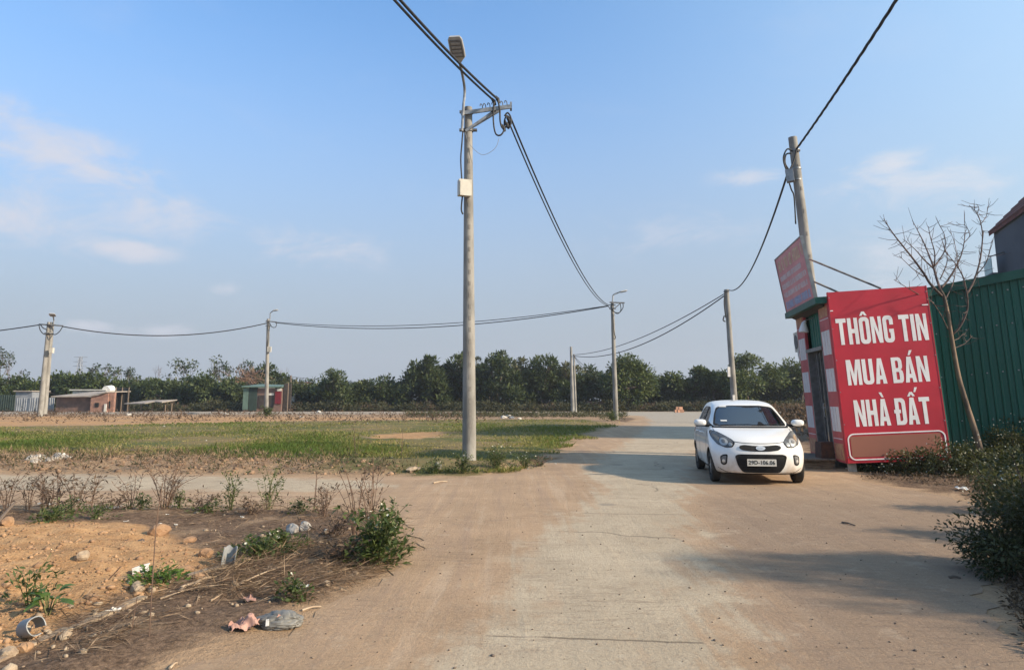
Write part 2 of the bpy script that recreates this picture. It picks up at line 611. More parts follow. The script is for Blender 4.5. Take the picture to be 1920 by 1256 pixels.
# ---- the road: one sheet of concrete slabs under drifted sand, its ragged edge runs out in the same sand
rim = []
for i in range(len(ROAD)):
    a, b = Vector(ROAD[i]), Vector(ROAD[(i + 1) % len(ROAD)])
    L = (b - a).length
    y = max((a.y + b.y) / 2, 3)
    n = max(1, min(90, int(L / (.12 if y < 20 else y * .03))))
    nrm = (b - a).orthogonal().normalized()
    for k in range(n):
        p = a.lerp(b, k / n)
        amp = .24 if 2 < p.y < 30 else .3
        rim.append(p + nrm * amp * (mnoise.noise(Vector((p.x * 1.3, p.y * 1.3, 3))) + .6 * mnoise.noise(Vector((p.x * 4, p.y * 4, 3)))))
inner = []
sx = np.concatenate([np.arange(-24, 12, .45)])
for y in list(np.arange(-13, 3, 1.5)) + list(np.arange(3, 24, .45)) + grow(24, 86, .8, 1.06):
    step = .45 if y < 24 else y * .025
    for x in np.arange(-90, 60, max(step, .45) if y > -20 else 2):
        if y < 24 and (x < -30 or x > 14):
            continue
        inner.append((x, y))
inner = np.array(inner)
keep = sd_poly(inner[:, 0], inner[:, 1], [tuple(p) for p in rim]) > .18
pts = [Vector((float(p[0]), float(p[1]))) for p in rim] + [Vector((float(x), float(y))) for x, y in inner[keep]]
edges = [(i, (i + 1) % len(rim)) for i in range(len(rim))]
rv, _, rf, _, _, _ = delaunay_2d_cdt(pts, edges, [list(range(len(rim)))], 1, 1e-4)
rv = np.array([(p.x, p.y, .006) for p in rv])
sdr = sd_poly(rv[:, 0], rv[:, 1], [tuple(p) for p in rim])
mr = bpy.data.materials.new('sandy_concrete')
mr.use_nodes = True
t = NT(mr.node_tree)
pos = t.n('ShaderNodeNewGeometry').outputs['Position']
out = t.n('ShaderNodeOutputMaterial')
bs = t.n('ShaderNodeBsdfPrincipled', i_Roughness=.9)
t.set(bs, 'Specular IOR Level', .15)
sand = sand_nodes(t, pos)
mp = t.n('ShaderNodeMapping', i_Vector=pos, i_Rotation=(0, 0, R(10)), i_Scale=(4.0, .25, 1))
mp2 = t.n('ShaderNodeMapping', i_Vector=pos, i_Rotation=(0, 0, R(2)), i_Scale=(.35, 4.5, 1))
sepp = t.n('ShaderNodeSeparateXYZ', x0=pos)
left = t.math('MULTIPLY', t.smooth(sepp.outputs[0], -1.0, -3.5), t.smooth(sepp.outputs[1], 7.5, 9.5))
st1, st2 = t.noise(mp, 1.0, 7, .6, .3), t.noise(mp2, 1.0, 7, .6, .3)
streak = t.n('ShaderNodeMix', data_type='FLOAT')
t.set(streak, 0, left)
t.set(streak, 2, st1)
t.set(streak, 3, st2)
streak = streak.outputs[0]
sand = t.mix(t.math('MULTIPLY', t.smooth(streak, .48, .66), .55), sand, (.275, .195, .14))
sand = t.mix(t.math('MULTIPLY', t.smooth(streak, .48, .32), .5), sand, (.44, .34, .245))
conc = t.mix(t.smooth(t.noise(pos, .8, 6, .6), .35, .65), (.362, .298, .216), (.43, .358, .262))
conc = t.mix(t.math('MULTIPLY', t.smooth(t.noise(pos, 55, 4), .5, .75), .35), conc, (.22, .185, .145))
conc = t.mix(t.math('MULTIPLY', t.smooth(t.noise(pos, 9, 6), .55, .7), .35), conc, (.42, .365, .285))
patch = t.n('ShaderNodeTexVoronoi', i_Vector=pos, i_Scale=.55)
conc = t.mix(t.math('MULTIPLY', t.smooth(patch.outputs[0], .10, .05), .6), conc, (.17, .155, .135))
at = t.n('ShaderNodeAttribute', attribute_name='conc')
drift = t.math('ADD', t.math('MULTIPLY', t.math('SUBTRACT', streak, .5), 1.9), t.math('MULTIPLY', t.math('SUBTRACT', t.noise(pos, 2.2, 7, .65), .5), 1.3))
cmk = t.smooth(t.math('ADD', at.outputs['Fac'], drift), -.22, .3)
far = t.smooth(sepp.outputs[1], 24, 60)
conc = t.mix(far, conc, (.32, .288, .242))
rightlane = t.math('MULTIPLY', t.smooth(t.math('SUBTRACT', sepp.outputs[0], t.math('MULTIPLY', sepp.outputs[1], .16)), .6, 1.4), t.smooth(sepp.outputs[1], 15, 9))
sand = t.mix(t.math('MULTIPLY', rightlane, .7), sand, (.20, .148, .11))
c = t.mix(cmk, sand, conc)
# the sandier right-hand lane carries fine tyre-tread prints
tm = t.n('ShaderNodeMapping', i_Vector=pos, i_Rotation=(0, 0, R(10)), i_Scale=(1.3, 9, 1))
tread = t.math('MULTIPLY', t.smooth(t.noise(tm, 2.2, 6, .65, .4), .52, .66), t.smooth(t.noise(pos, .5, 3), .42, .6))
c = t.mix(t.math('MULTIPLY', tread, .42), c, (.20, .145, .11))
peb = t.n('ShaderNodeTexVoronoi', i_Vector=pos, i_Scale=9.0)
c = t.mix(t.math('MULTIPLY', t.smooth(peb.outputs[0], .07, .03), .6), c, (.16, .125, .10))
crack = t.n('ShaderNodeTexVoronoi', feature='DISTANCE_TO_EDGE', i_Scale=.33)
wv = t.n('ShaderNodeVectorMath', operation='ADD', x0=pos)
nv = t.n('ShaderNodeTexNoise', i_Vector=pos, i_Scale=1.6, i_Detail=5.0)
sv = t.n('ShaderNodeVectorMath', operation='SCALE', x0=nv.outputs[1])
sv.inputs[3].default_value = .55
t.set(wv, 1, sv)
t.set(crack, 'Vector', wv)
ck = t.math('MULTIPLY', t.smooth(crack.outputs[0], .012, .004), t.smooth(t.noise(pos, .7, 2), .5, .58))
c = t.mix(t.math('MULTIPLY', t.math('MULTIPLY', ck, cmk), .65), c, (.13, .105, .08))
t.set(bs, 'Base Color', c)
mot = t.noise(pos, 3.4, 8, .7)
c = t.mix(t.math('MULTIPLY', t.smooth(mot, .50, .68), .30), c, (.22, .165, .12))
c = t.mix(t.math('MULTIPLY', t.smooth(mot, .46, .30), .28), c, (.47, .39, .295))
c = t.mix(t.math('MULTIPLY', t.smooth(t.noise(pos, 38, 6, .75), .50, .68), .42), c, (.16, .12, .085))
c = t.mix(t.math('MULTIPLY', t.smooth(t.noise(pos, 75, 5, .7), .54, .70), .38), c, (.52, .43, .31))
c = t.mix(t.math('MULTIPLY', t.smooth(t.noise(pos, 11, 7, .72), .52, .66), .26), c, (.20, .15, .105))
al = t.math('ADD', t.math('MULTIPLY', sepp.outputs[1], .985), t.math('MULTIPLY', sepp.outputs[0], .10))
al = t.math('ADD', al, t.math('MULTIPLY', t.noise(pos, 2.5, 4), .10))
jt = t.math('ABSOLUTE', t.math('SUBTRACT', t.math('FRACT', t.math('DIVIDE', t.math('SUBTRACT', al, 2.32), 5.0)), .5))
jt = t.math('MULTIPLY', t.smooth(jt, .0042, .0016), t.math('MULTIPLY', t.smooth(cmk, .5, .9), t.smooth(t.noise(pos, 1.2, 4), .36, .46)))
c = t.mix(t.math('MULTIPLY', jt, .75), c, (.12, .095, .07))
t.set(bs, 'Base Color', c)
bp = t.n('ShaderNodeBump', i_Strength=.7, i_Distance=.02)
hh = t.math('ADD', t.math('MULTIPLY', streak, .9), t.math('MULTIPLY', t.noise(pos, 30, 8, .75), .9))
hh = t.math('SUBTRACT', hh, t.math('MULTIPLY', cmk, .25))
hh = t.math('SUBTRACT', hh, t.math('MULTIPLY', tread, .35))
t.set(bp, 'Height', hh)
t.set(bs, 'Normal', bp)
t.t.links.new(bs.outputs[0], out.inputs[0])
tris = [f for f in rf]
me = bpy.data.meshes.new('road')
me.from_pydata([tuple(p) for p in rv], [], [tuple(f) for f in tris])
me.materials.append(mr)
sdc = np.maximum(sd_poly(rv[:, 0], rv[:, 1], CONC), sd_poly(rv[:, 0], rv[:, 1], CONC2) * 1.6)
vattr(me, 'conc', np.clip(np.minimum(sdc, sdr - .25 + .0 * sdr), -3, 3))
smooth_mesh(me)
import bmesh
bm = bmesh.new()
bm.from_mesh(me)
bmesh.ops.recalc_face_normals(bm, faces=bm.faces)
if bm.faces and sum(f.normal.z for f in bm.faces) < 0:
    bmesh.ops.reverse_faces(bm, faces=bm.faces)
bm.to_mesh(me)
bm.free()
tag(link('road', me), kind='structure')

# ---- kerbs: the pale far kerb and the half buried kerb at the near left corner
kb = MB()
for x0 in np.arange(-62, 4.0, 4.0):
    kb.box((x0 + 2.0, 72.2 + .012 * (4 - x0) * 1.4 - .6, .08), (3.94, .25, .24))
tag(kb.build('kerb', M['concrete_chunk']), kind='structure')

# ------------------------------------------------------------------ grass, straw, rubble (uncountable)
M['grass'] = leafmat('grass_blades', (.062, .108, .022), (.33, .27, .115), .35, .7, .15)
n = 170000
yy = 1 / rng.uniform(1 / 62, 1 / 15.0, n)
xx = rng.uniform(-.86, .20, n) * yy
s = sd_poly(xx, yy, GRASS)
s = np.minimum(s, -sd_poly(xx, yy, BARE))
wob = np.array([mnoise.fractal(Vector((float(a) * .5, float(b) * .5, 0)), 1, 2, 4) for a, b in zip(xx, yy)])
dens = np.array([mnoise.noise(Vector((float(a) * .22, float(b) * .12, 9))) for a, b in zip(xx, yy)])
ok = (s + wob * 1.3 > .1) & (rng.random(n) < np.maximum(.30, .52 + dens * 1.25))
xx, yy, wob, dens = xx[ok], yy[ok], wob[ok], dens[ok]
n = len(xx)
pos_ = np.stack([xx, yy, np.zeros(n) + .01], 1)
dr = np.stack([rng.normal(0, .8, n), rng.normal(0, .8, n), np.ones(n)], 1)
tint = np.clip(.42 - dens * 1.0 + wob * .35 + rng.normal(0, .22, n), 0, 1)
tall = np.where(rng.random(n) < .02, 2.2, 1.0)
me = leaves_mesh('grass', pos_, dr, rand_unit(n), rng.uniform(.03, .12, n) * tall * np.clip(.9 + dens, .45, 1.3), .012 + yy * .0011, tint, M['grass'])
tag(link('grass', me), kind='stuff')

M['straw'] = leafmat('dry_straw', (.062, .036, .024), (.36, .26, .17), .1, .8, .1)
STRAW = [G2(-60, 958), G2(200, 952), G2(640, 956), G2(740, 970), G2(768, 1010), G2(735, 1058), G2(655, 1100), G2(560, 1132), G2(400, 1150), G2(250, 1190), G2(160, 1240), G2(-60, 1290), G2(-60, 1225),
         G2(150, 1140), G2(270, 1110), G2(400, 1060), G2(380, 1020), G2(300, 995), G2(120, 978), G2(-60, 975)]
n = 52000
yy = 1 / rng.uniform(1 / 11.0, 1 / 3.9, n)
xx = rng.uniform(-.75, -.1, n) * yy
s = sd_poly(xx, yy, STRAW)
clump = np.array([mnoise.noise(Vector((float(a) * 1.1, float(b) * 1.1, 2))) for a, b in zip(xx, yy)])
core = sd_poly(xx, yy, [G2(400, 1060), G2(560, 1020), G2(700, 1010), G2(760, 1020), G2(735, 1058), G2(650, 1100), G2(540, 1120), G2(330, 1125)])
ok = (s > -.05) & (rng.random(n) < np.where(core > 0, 1.0, .13 + clump * .5))
xx, yy = xx[ok], yy[ok]
n = len(xx)
az = rng.normal(R(15), 1.0, n)
zz = np.array([max(ground_z(a, b), 0) for a, b in zip(xx, yy)]) + rng.uniform(.004, .05, n)
dr = np.stack([np.cos(az), np.sin(az), rng.normal(.02, .16, n)], 1)
me = leaves_mesh('dry_straw', np.stack([xx, yy, zz], 1), dr, np.stack([rng.normal(0, .5, n), rng.normal(0, .5, n), np.ones(n)], 1),
                 rng.uniform(.05, .30, n), rng.uniform(.003, .0075, n), np.clip(np.where(rng.random(n) < .25, rng.normal(.85, .15, n), rng.normal(.2, .16, n)), 0, 1), M['straw'], 0)
tag(link('dry_straw', me), kind='stuff')

ICO = []


def ico():
    if not ICO:
        bm = bmesh.new()
        bmesh.ops.create_icosphere(bm, subdivisions=1, radius=1)
        bm.verts.ensure_lookup_table()
        ICO.append(np.array([v.co[:] for v in bm.verts]))
        ICO.append(np.array([[v.index for v in f.verts] for f in bm.faces]))
        bm.free()
    return ICO


def scatter_stones(name, pts, size, mats, flatten=.65):
    v0, f0 = ico()
    V, F, T = [], [], []
    for i, (p, r) in enumerate(zip(pts, size)):
        k = np.array([rng.uniform(.7, 1.3), rng.uniform(.7, 1.3), rng.uniform(.5, .9) * flatten / .65])
        a = rng.uniform(0, 6.28)
        q = v0 * (1 + rng.normal(0, .16, (len(v0), 1))) * k * r
        q = np.stack([q[:, 0] * math.cos(a) - q[:, 1] * math.sin(a), q[:, 0] * math.sin(a) + q[:, 1] * math.cos(a), q[:, 2]], 1)
        V.append(q + np.array(p))
        F.append(f0 + i * len(v0))
    return tag(link(name, fast_mesh(name, np.concatenate(V), np.concatenate(F), mats)), kind='stuff')


def scatter_in(poly, n, ymin, ymax, x0=-.8, x1=.8):
    y = 1 / rng.uniform(1 / ymax, 1 / ymin, n)
    x = rng.uniform(x0, x1, n) * y
    k = sd_poly(x, y, poly) > .0
    return x[k], y[k]


x, y = scatter_in(SOIL, 9000, 3.7, 9.2, -1.0, -.1)
scatter_stones('soil_clods', [(a, b, ground_z(a, b) + .004) for a, b in zip(x, y)], np.clip(rng.lognormal(-4.75, .6, len(x)), .004, .038), M['clod'])
M['bank_stone'] = pmat('bank_stone', (.30, .20, .13), (.16, .105, .07), 1.2, .9, bump=.5)
BANK = [(-30, 15.3), G2(60, 886), G2(420, 889), G2(640, 892), G2(780, 894), G2(780, 884), G2(620, 872), G2(540, 862), G2(420, 856), G2(200, 851), (-30, 17.6)]
x, y = scatter_in(BANK, 2200, 14.6, 19, -.85, 0)
scatter_stones('bank_rubble', [(a, b, ground_z(a, b) + .01) for a, b in zip(x, y)], np.clip(rng.lognormal(-4.1, .65, len(x)), .008, .085), M['bank_stone'])
M['grit'] = pmat('grit', (.23, .18, .135), (.13, .10, .08), 2.0, .9)
x, y = scatter_in(ROAD, 650, 3.7, 14, -.75, .75)
scatter_stones('road_grit', [(a, b, .009) for a, b in zip(x, y)], np.clip(rng.lognormal(-5.3, .45, len(x)), .003, .014), M['grit'])
x, y = scatter_in(STRAW, 900, 3.9, 11, -.8, -.1)
scatter_stones('verge_gravel', [(a, b, ground_z(a, b) + .006) for a, b in zip(x, y)], np.clip(rng.lognormal(-4.4, .6, len(x)), .006, .045), M['stone'])
# ------------------------------------------------------------------ utility poles
def ring(mb, p, r, h, n=12, mi=0):
    p = Vector(p)
    mb.tube([p - Vector((0, 0, h / 2)), p + Vector((0, 0, h / 2))], r, n, mi)


def curve_pts(pts, n=6):
    """smooth line through points"""
    pts = [Vector(p) for p in pts]
    out = []
    for i in range(len(pts) - 1):
        p0, p1, p2, p3 = pts[max(i - 1, 0)], pts[i], pts[i + 1], pts[min(i + 2, len(pts) - 1)]
        for k in range(n):
            s = k / n
            out.append(.5 * ((2 * p1) + (p2 - p0) * s + (2 * p0 - 5 * p1 + 4 * p2 - p3) * s * s + (3 * p1 - p0 - 3 * p2 + p3) * s ** 3))
    return out + [pts[-1]]


def pole(label, base, top, r0, r1, cat='utility pole', holes=0, name='utility_pole', mat='concrete_pole', group=None, seg=16):
    t = thing(name, label, cat, base, 0, group)
    top = Vector(top) - Vector(base)
    mb = MB()
    k = [0, .12, .3, .5, .7, .88, 1.0]
    mb.tube([Vector((0, 0, -.3))] + [top * s for s in k[1:]], [r0 + (r1 - r0) * s for s in k], seg)
    mb.build('shaft', M[mat], t, smooth=40)
    if holes:
        hb = MB()
        for i in range(holes):
            s = .10 + .80 * i / (holes - 1)
            r = r0 + (r1 - r0) * s
            p = top * s
            a = R(-78)
            hb.box(p + Vector((math.cos(a) * r * .97, math.sin(a) * r * .97, 0)), (.016, .045, .11), Matrix.Rotation(a, 3, 'Z'))  # thin darker box on the shaft, its colour painting the shade inside a climbing hole
        tag(hb.build('climbing_hole_shade', M['hole_shade'], t), kind='stuff')
    return t, top


def lamp(t, root, bend, tip, head_to, w=.32, r=.03):
    mb = MB()
    mb.tube(curve_pts([root, Vector(root).lerp(Vector(bend), .55), bend, tip], 5), r, 8)
    mb.build('lamp_arm', M['steel'], t, smooth=40)
    a, b = Vector(tip), Vector(head_to)
    d = (b - a).normalized()
    s = d.cross(Vector((0, 0, 1))).normalized()
    n = s.cross(d).normalized()
    L = (b - a).length
    mb = MB()
    sec = [(-.04, .14, .04), (.06, .42, .06), (.22, .95, .07), (.5, 1.0, .075), (.88, .96, .06), (1.0, .72, .035)]
    vs, fs = [], []
    for q, ww, hh in sec:
        c = a + d * (q * L)
        for i, j in ((-1, 0), (-.85, 1), (.85, 1), (1, 0), (.9, -.35), (-.9, -.35)):
            vs.append(c + s * (i * w / 2 * ww) + n * (j * hh))
    for i in range(len(sec) - 1):
        for k in range(6):
            fs.append((i * 6 + k, i * 6 + (k + 1) % 6, i * 6 + 6 + (k + 1) % 6, i * 6 + 6 + k))
    fs += [tuple(range(6)), tuple(range(len(vs) - 6, len(vs)))]
    mb.add(vs, fs)
    h = mb.build('lamp_head', M['lamp_grey'], t, smooth=35)
    lb = MB()
    rot = Matrix((s, d, n)).transposed()
    lb.box(a + d * (.56 * L) - n * .032, (w * .76, L * .66, .02), rot)
    lb.build('lamp_plate', M['lamp_under'], h)
    for k in range(4):
        lb = MB()
        lb.box(a + d * ((.33 + .15 * k) * L) - n * .046, (w * .62, L * .085, .012), rot)
        lb.build('lens', M['lens'], h)


def clamp(t, p, r, tabs=True):
    mb = MB()
    ring(mb, p, r + .012, .07, 14)
    if tabs:
        for sx in (-1, 1):
            mb.box(Vector(p) + Vector((sx * (r + .05), -.02, 0)), (.11, .10, .05))
    mb.build('clamp', M['steel_dark'], t, smooth=30)


def wires(t, lines, r, name='cable_loop', mat='cable'):
    for ln in lines:
        mb = MB()
        mb.tube(curve_pts(ln, 6), r, 6)
        mb.build(name, M[mat], t, smooth=True)


# --- the tall pole in the middle
b0 = on(880, 868)
b0.z = 0
Y0 = b0.y
t, top = pole('tall concrete street light pole with white box standing at the grass corner', b0, P(878, 202, Y0), .168, .10, holes=26)


def Q(u, v, dy=0.0, base=None):
    bb = b0 if base is None else base
    return P(u, v, bb.y + dy) - Vector(bb)


mb = MB()
for dy in (-.16, .14):
    mb.beam(Q(864, 213, dy), Q(959, 200, dy - .03), .05, .10)
mb.box(Q(958, 200, 0), (.05, .36, .10))
mb.build('crossarm', M['steel'], t)
for dy in (-.13, .12):
    mb = MB()
    mb.beam(Q(873, 246, dy), Q(929 if dy < 0 else 938, 207, dy), .045, .06)
    mb.build('brace', M['steel'], t)
clamp(t, Q(878, 211), .115)
clamp(t, Q(878, 245), .12)
for u in (905, 911, 919, 927, 943, 951):
    mb = MB()
    v = 213 - (u - 864) * 13 / 95
    mb.tube(curve_pts([Q(u, v - 3, -.15), Q(u - 1, v - 10, -.15), Q(u - 4, v - 12, -.15), Q(u - 5, v - 8, -.15)], 3), .012, 5)
    mb.build('hook', M['steel_dark'], t)
for (u, v) in ((926, 190), (933, 186), (944, 239), (951, 234), (955, 226)):
    mb = MB()
    mb.tube([Q(u - 4, v - 5, -.18), Q(u, v, -.18), Q(u + 3, v + 8, -.16)], [.03, .05, .028], 8)
    mb.build('cable_clamp', M['cable'], t, smooth=40)
wires(t, [[Q(926, 190, -.2), Q(925, 225, -.2), Q(929, 250, -.22), Q(938, 254, -.22), Q(945, 244, -.2), Q(946, 226, -.16), Q(950, 217, -.1)],
          [Q(933, 187, -.2), Q(937, 205, -.22), Q(938, 228, -.22), Q(943, 241, -.2), Q(953, 232, -.16), Q(951, 218, -.1), Q(956, 222, 0)],
          [Q(946, 218, -.2), Q(952, 212, -.2), Q(958, 222, -.2), Q(956, 238, -.2), Q(950, 236, -.2), Q(947, 226, -.2), Q(951, 240, -.2)]], .022)
wires(t, [[Q(868, 246, -.14), Q(866, 270, -.17), Q(864, 300, -.17), Q(866, 338, -.19)], [Q(867, 368, -.2), Q(865, 392, -.17), Q(868, 402, -.15)]], .02)
wires(t, [[Q(872, 248, -.13), Q(880, 270, -.14), Q(900, 289, -.17), Q(915, 288, -.18), Q(930, 276, -.2), Q(936, 258, -.21)]], .006, mat='cable_grey')
mb = MB()
mb.box(Q(871, 353, -.25), (.315, .20, .40), Matrix.Rotation(R(18), 3, 'Z'))
bx = mb.build('junction_box', M['box_white'], t)
mb = MB()
mb.box(Q(871, 353, -.356) + Vector((.03, 0, 0)), (.28, .012, .37), Matrix.Rotation(R(18), 3, 'Z'))
mb.build('lid', M['box_white'], bx)
lamp(t, Q(866, 246, -.15), Q(871, 165, -.25), Q(862, 117, -1.05), Q(852, 69, -1.72), .37, .035)

# --- pole by the bend of the road
b1 = on(1155, 787)
b1.z = 0
t, top = pole('street light pole with curved lamp arm standing where the road bends left', b1, P(1148, 568, b1.y), .19, .12)
q = lambda u, v, dy=0: Q(u, v, dy, b1)
for dy in (-.2, .2):
    mb = MB()
    mb.beam(q(1143, 567, dy), q(1171, 568, dy), .07, .10)
    mb.build('crossarm', M['steel_dark'], t)
mb = MB()
mb.beam(q(1150, 580, -.2), q(1163, 569, -.2), .06, .07)
mb.build('brace', M['steel_dark'], t)
clamp(t, q(1148, 572), .14)
clamp(t, q(1148.5, 579), .14)
lamp(t, q(1148, 567, 0), q(1150, 553, 0), q(1160, 548.5, 0), q(1176, 545, 0), .4, .05)
wires(t, [[q(1140, 574, -.2), q(1150, 584, -.3), q(1161, 586, -.3), q(1168, 577, -.2), q(1168, 569, -.2)], [q(1144, 575), q(1156, 588, -.3), q(1164, 582, -.2), q(1163, 569, -.2)],
          [q(1149, 588, -.2), q(1151, 620, -.25), q(1154, 632, -.22), q(1152, 636, -.2)]], .03)

# --- pole in front of the green hut
b2 = on(499, 778)
b2.z = 0
t, top = pole('thin street light pole with hanging white box in front of the green hut', b2, P(503, 598, b2.y), .20, .14)
q2 = lambda u, v, dy=0: Q(u, v, dy, b2)
for dy in (-.2, .2):
    mb = MB()
    mb.beam(q2(499, 602, dy), q2(519, 604, dy), .08, .10)
    mb.build('crossarm', M['steel_dark'], t)
clamp(t, q2(503, 603), .16)
clamp(t, q2(503, 611), .16)
lamp(t, q2(506, 600, 0), q2(507, 587, 0), q2(512, 583, 0), q2(521, 581, 0), .45, .05)
mb = MB()
mb.box(q2(505, 655, -.3), (.34, .22, .5))
mb.build('junction_box', M['box_white'], t)
wires(t, [[q2(519, 604, -.2), q2(517, 613, -.3), q2(510, 613, -.3), q2(506, 606, -.2)], [q2(506, 610, -.2), q2(502, 640, -.26), q2(502, 655, -.28), q2(504, 662, -.3)]], .035)

# --- the twin poles at the far left
b3 = on(75, 781)
b3.z = 0
t, top = pole('pair of leaning concrete poles joined at the top beside the grey fence hut', b3, P(92, 604, b3.y), .24, .15, name='twin_pole')
q3 = lambda u, v, dy=0: Q(u, v, dy, b3)
mb = MB()
mb.tube([q3(83, 776, .5), q3(98, 604, .05)], [.22, .15], 14)
mb.build('shaft', M['concrete_pole'], t, smooth=40)
mb = MB()
mb.beam(q3(73, 608, -.2), q3(118, 611, -.2), .09, .11)
mb.build('crossarm', M['steel_dark'], t)
clamp(t, q3(95, 609), .34, False)
clamp(t, q3(92, 625), .34, False)
lamp(t, q3(100, 612, -.1), q3(101, 600, -.1), q3(100, 594, -.4), q3(97, 588, -1.2), .5, .05)
mb = MB()
mb.box(q3(97, 657, -.3), (.3, .25, .45))
mb.build('junction_box', M['box_white'], t)
wires(t, [[q3(73, 609, -.3), q3(76, 620, -.4), q3(84, 627, -.4), q3(92, 624, -.3)], [q3(118, 611, -.3), q3(112, 621, -.4), q3(104, 627, -.4), q3(96, 626, -.3)],
          [q3(76, 609, -.3), q3(81, 615, -.4), q3(88, 618, -.4)]], .04)

# --- pole behind the red kiosk
b4 = Vector((8.25, 18.9, 0))
t, top = pole('concrete pole with grey meter box rising behind the tilted red billboard', b4, P(1486, 258, 18.9), .155, .115, holes=12)
q4 = lambda u, v, dy=0: Q(u, v, dy, b4)
mb = MB()
mb.box(q4(1481, 330, -.24), (.2, .18, .34), Matrix.Rotation(R(-25), 3, 'Z') @ Matrix.Rotation(R(-5), 3, 'Y'))
mb.build('meter_box', M['steel'], t)
for (u, v) in ((1491, 283), (1493, 317), (1494, 338)):
    mb = MB()
    ring(mb, q4(u, v), .135, .035, 14)
    mb.build('strap', M['steel'], t, smooth=30)
wires(t, [[q4(1487, 284, -.2), q4(1476, 280, -.22), q4(1469, 296, -.22), q4(1473, 315, -.24), q4(1479, 322, -.26)], [q4(1484, 288, -.2), q4(1474, 290, -.2), q4(1472, 306, -.22), q4(1480, 320, -.26)],
          [q4(1494, 278, -.2), q4(1489, 300, -.22), q4(1481, 318, -.25), q4(1474, 326, -.25)], [q4(1480, 344, -.26), q4(1484, 356, -.2), q4(1489, 370, -.14), q4(1492, 420, -.14)]], .022)
mb = MB()
mb.box(q4(1496, 283, -.12), (.06, .12, .05))
mb.build('hook', M['steel_dark'], t)

# --- pole behind the car
b5 = P(1380, 797, 46)
b5.z = 0
t, top = pole('leaning concrete pole standing right behind the white car', b5, P(1362, 543, 46), .21, .15)
q5 = lambda u, v, dy=0: Q(u, v, dy, b5)
mb = MB()
mb.box(q5(1366.5, 697, -.28), (.16, .12, .62))
mb.build('notice_plate', M['white'], t)
mb = MB()
mb.box(q5(1376, 747, -.24), (.14, .05, .45))
mb.build('notice_plate', M['white'], t)
wires(t, [[q5(1360, 546, -.2), q5(1358, 565, -.25), q5(1359, 580, -.25), q5(1361, 596, -.22)], [q5(1358, 592, -.2), q5(1356, 600, -.25), q5(1360, 603, -.22)]], .04)
clamp(t, q5(1362, 547), .17, False)

# --- slim far poles
b6 = on(1074, 773)
b6.z = 0
t, top = pole('slim old pole standing at the far kerb left of the bend', b6, P(1070.5, 650, b6.y), .22, .13, mat='concrete_pole')
b7 = P(1079.5, 772, b6.y + 1.5)
b7.z = 0
t, top = pole('shorter thin stay pole right beside the slim old far pole', b7, P(1076, 664, b7.y), .15, .10)
b8 = P(1154, 772, 112)
b8.z = 0
t, top = pole('distant thin pole with slanted stay showing over the far trees', b8, P(1153, 688, 112), .14, .12)
q8 = lambda u, v, dy=0: Q(u, v, dy, b8)
mb = MB()
mb.beam(q8(1153, 688), q8(1163, 704), .16, .16)
mb.build('stay', M['concrete_pole'], t)
b9 = P(545, 772, 100)
b9.z = 0
t, top = pole('distant weathered pole between the green hut and the leafy trees', b9, P(545, 704, 100), .16, .12, mat='bark')

# ------------------------------------------------------------------ cables
def cable(label, A, B, sag, r=.022, strands=0, n=36, group=None):
    A, B = Vector(A), Vector(B)
    pts = []
    for i in range(n + 1):
        s = i / n
        p = A.lerp(B, s)
        p.z -= 4 * sag * s * (1 - s)
        pts.append(p)
    mb = MB()
    if strands:
        L = (B - A).length
        m = int(L / .085)
        d = (B - A).normalized()
        s1 = d.cross(Vector((0, 0, 1))).normalized()
        for k in range(strands):
            q = []
            for i in range(m + 1):
                s = i / m
                p = A.lerp(B, s)
                p.z -= 4 * sag * s * (1 - s)
                a = s * L / 1.5 * 2 * math.pi + 2 * math.pi * k / strands
                q.append(p + (s1 * math.cos(a) + Vector((0, 0, 1)) * math.sin(a)) * r * .5)
            mb.tube(q, r * .66, 5)
    else:
        mb.tube(pts, r, 6)
    o = mb.build('power_cable', M['cable'], None, smooth=True, fix=False)
    return tag(o, label, 'cable', group)


A1 = P(927, 190, Y0 - .2)
A2 = P(934, 187, Y0 - .15)


def beyond(A, u, v, z, k):
    """the cable runs from A over the picture's top edge at (u, v), where it hangs at height z, to a pole behind the camera"""
    d = ray(u, v)
    s = (z - EYE) / d[2]
    p = Vector((d[0] * s, d[1] * s, z))
    return p, A + (p - A) * k


p, e = beyond(A1, 741, 0, 8.3, 3.4)
e.z = A1.z - .2
cable('lower left cable of two running from the tall middle pole over the camera', A1, e, .75, .026)
p, e = beyond(A2, 757, 0, 8.42, 3.4)
e.z = A2.z - .2
cable('upper right cable of two running from the tall middle pole over the camera', A2, e, .75, .030)
cable('upper right cable of two sagging from the tall pole to the bend', P(957, 220, Y0), P(1142, 572, b1.y), 1.0, .026)
cable('lower left cable of two sagging from the tall pole to the bend', P(953, 227, Y0), P(1140, 573, b1.y), 1.05, .022)
B4 = P(1494, 279, b4.y - .15)
p, e = beyond(B4, 1687, 0, 7.75, 3.6)
e.z = B4.z
cable('thick twisted cable rising from the kiosk pole to the upper right', B4, e, .55, .027, 3)
cable('cable sagging from the kiosk pole down to the pole behind the car', P(1476, 328, b4.y - .2), P(1367, 544, 46), .95, .030)
cable('upper cable of two from the pole behind the car to the slim old pole', P(1358, 551, 46), P(1075, 665, b6.y), .9, .030)
cable('lower cable of two from the pole behind the car to the slim old pole', P(1359, 554, 46), P(1075, 667, b6.y), 1.4, .038)
cable('lower cable of two spanning the field from the bend pole to the hut pole', P(1140, 574, b1.y), P(516, 605, b2.y), 1.05, .036)
cable('upper cable of two spanning the field from the bend pole to the hut pole', P(1141, 573, b1.y), P(518, 604, b2.y), .85, .028)
cable('cable sagging between the hut pole and the twin poles', P(500, 606, b2.y), P(117, 612, b3.y), 1.0, .05)
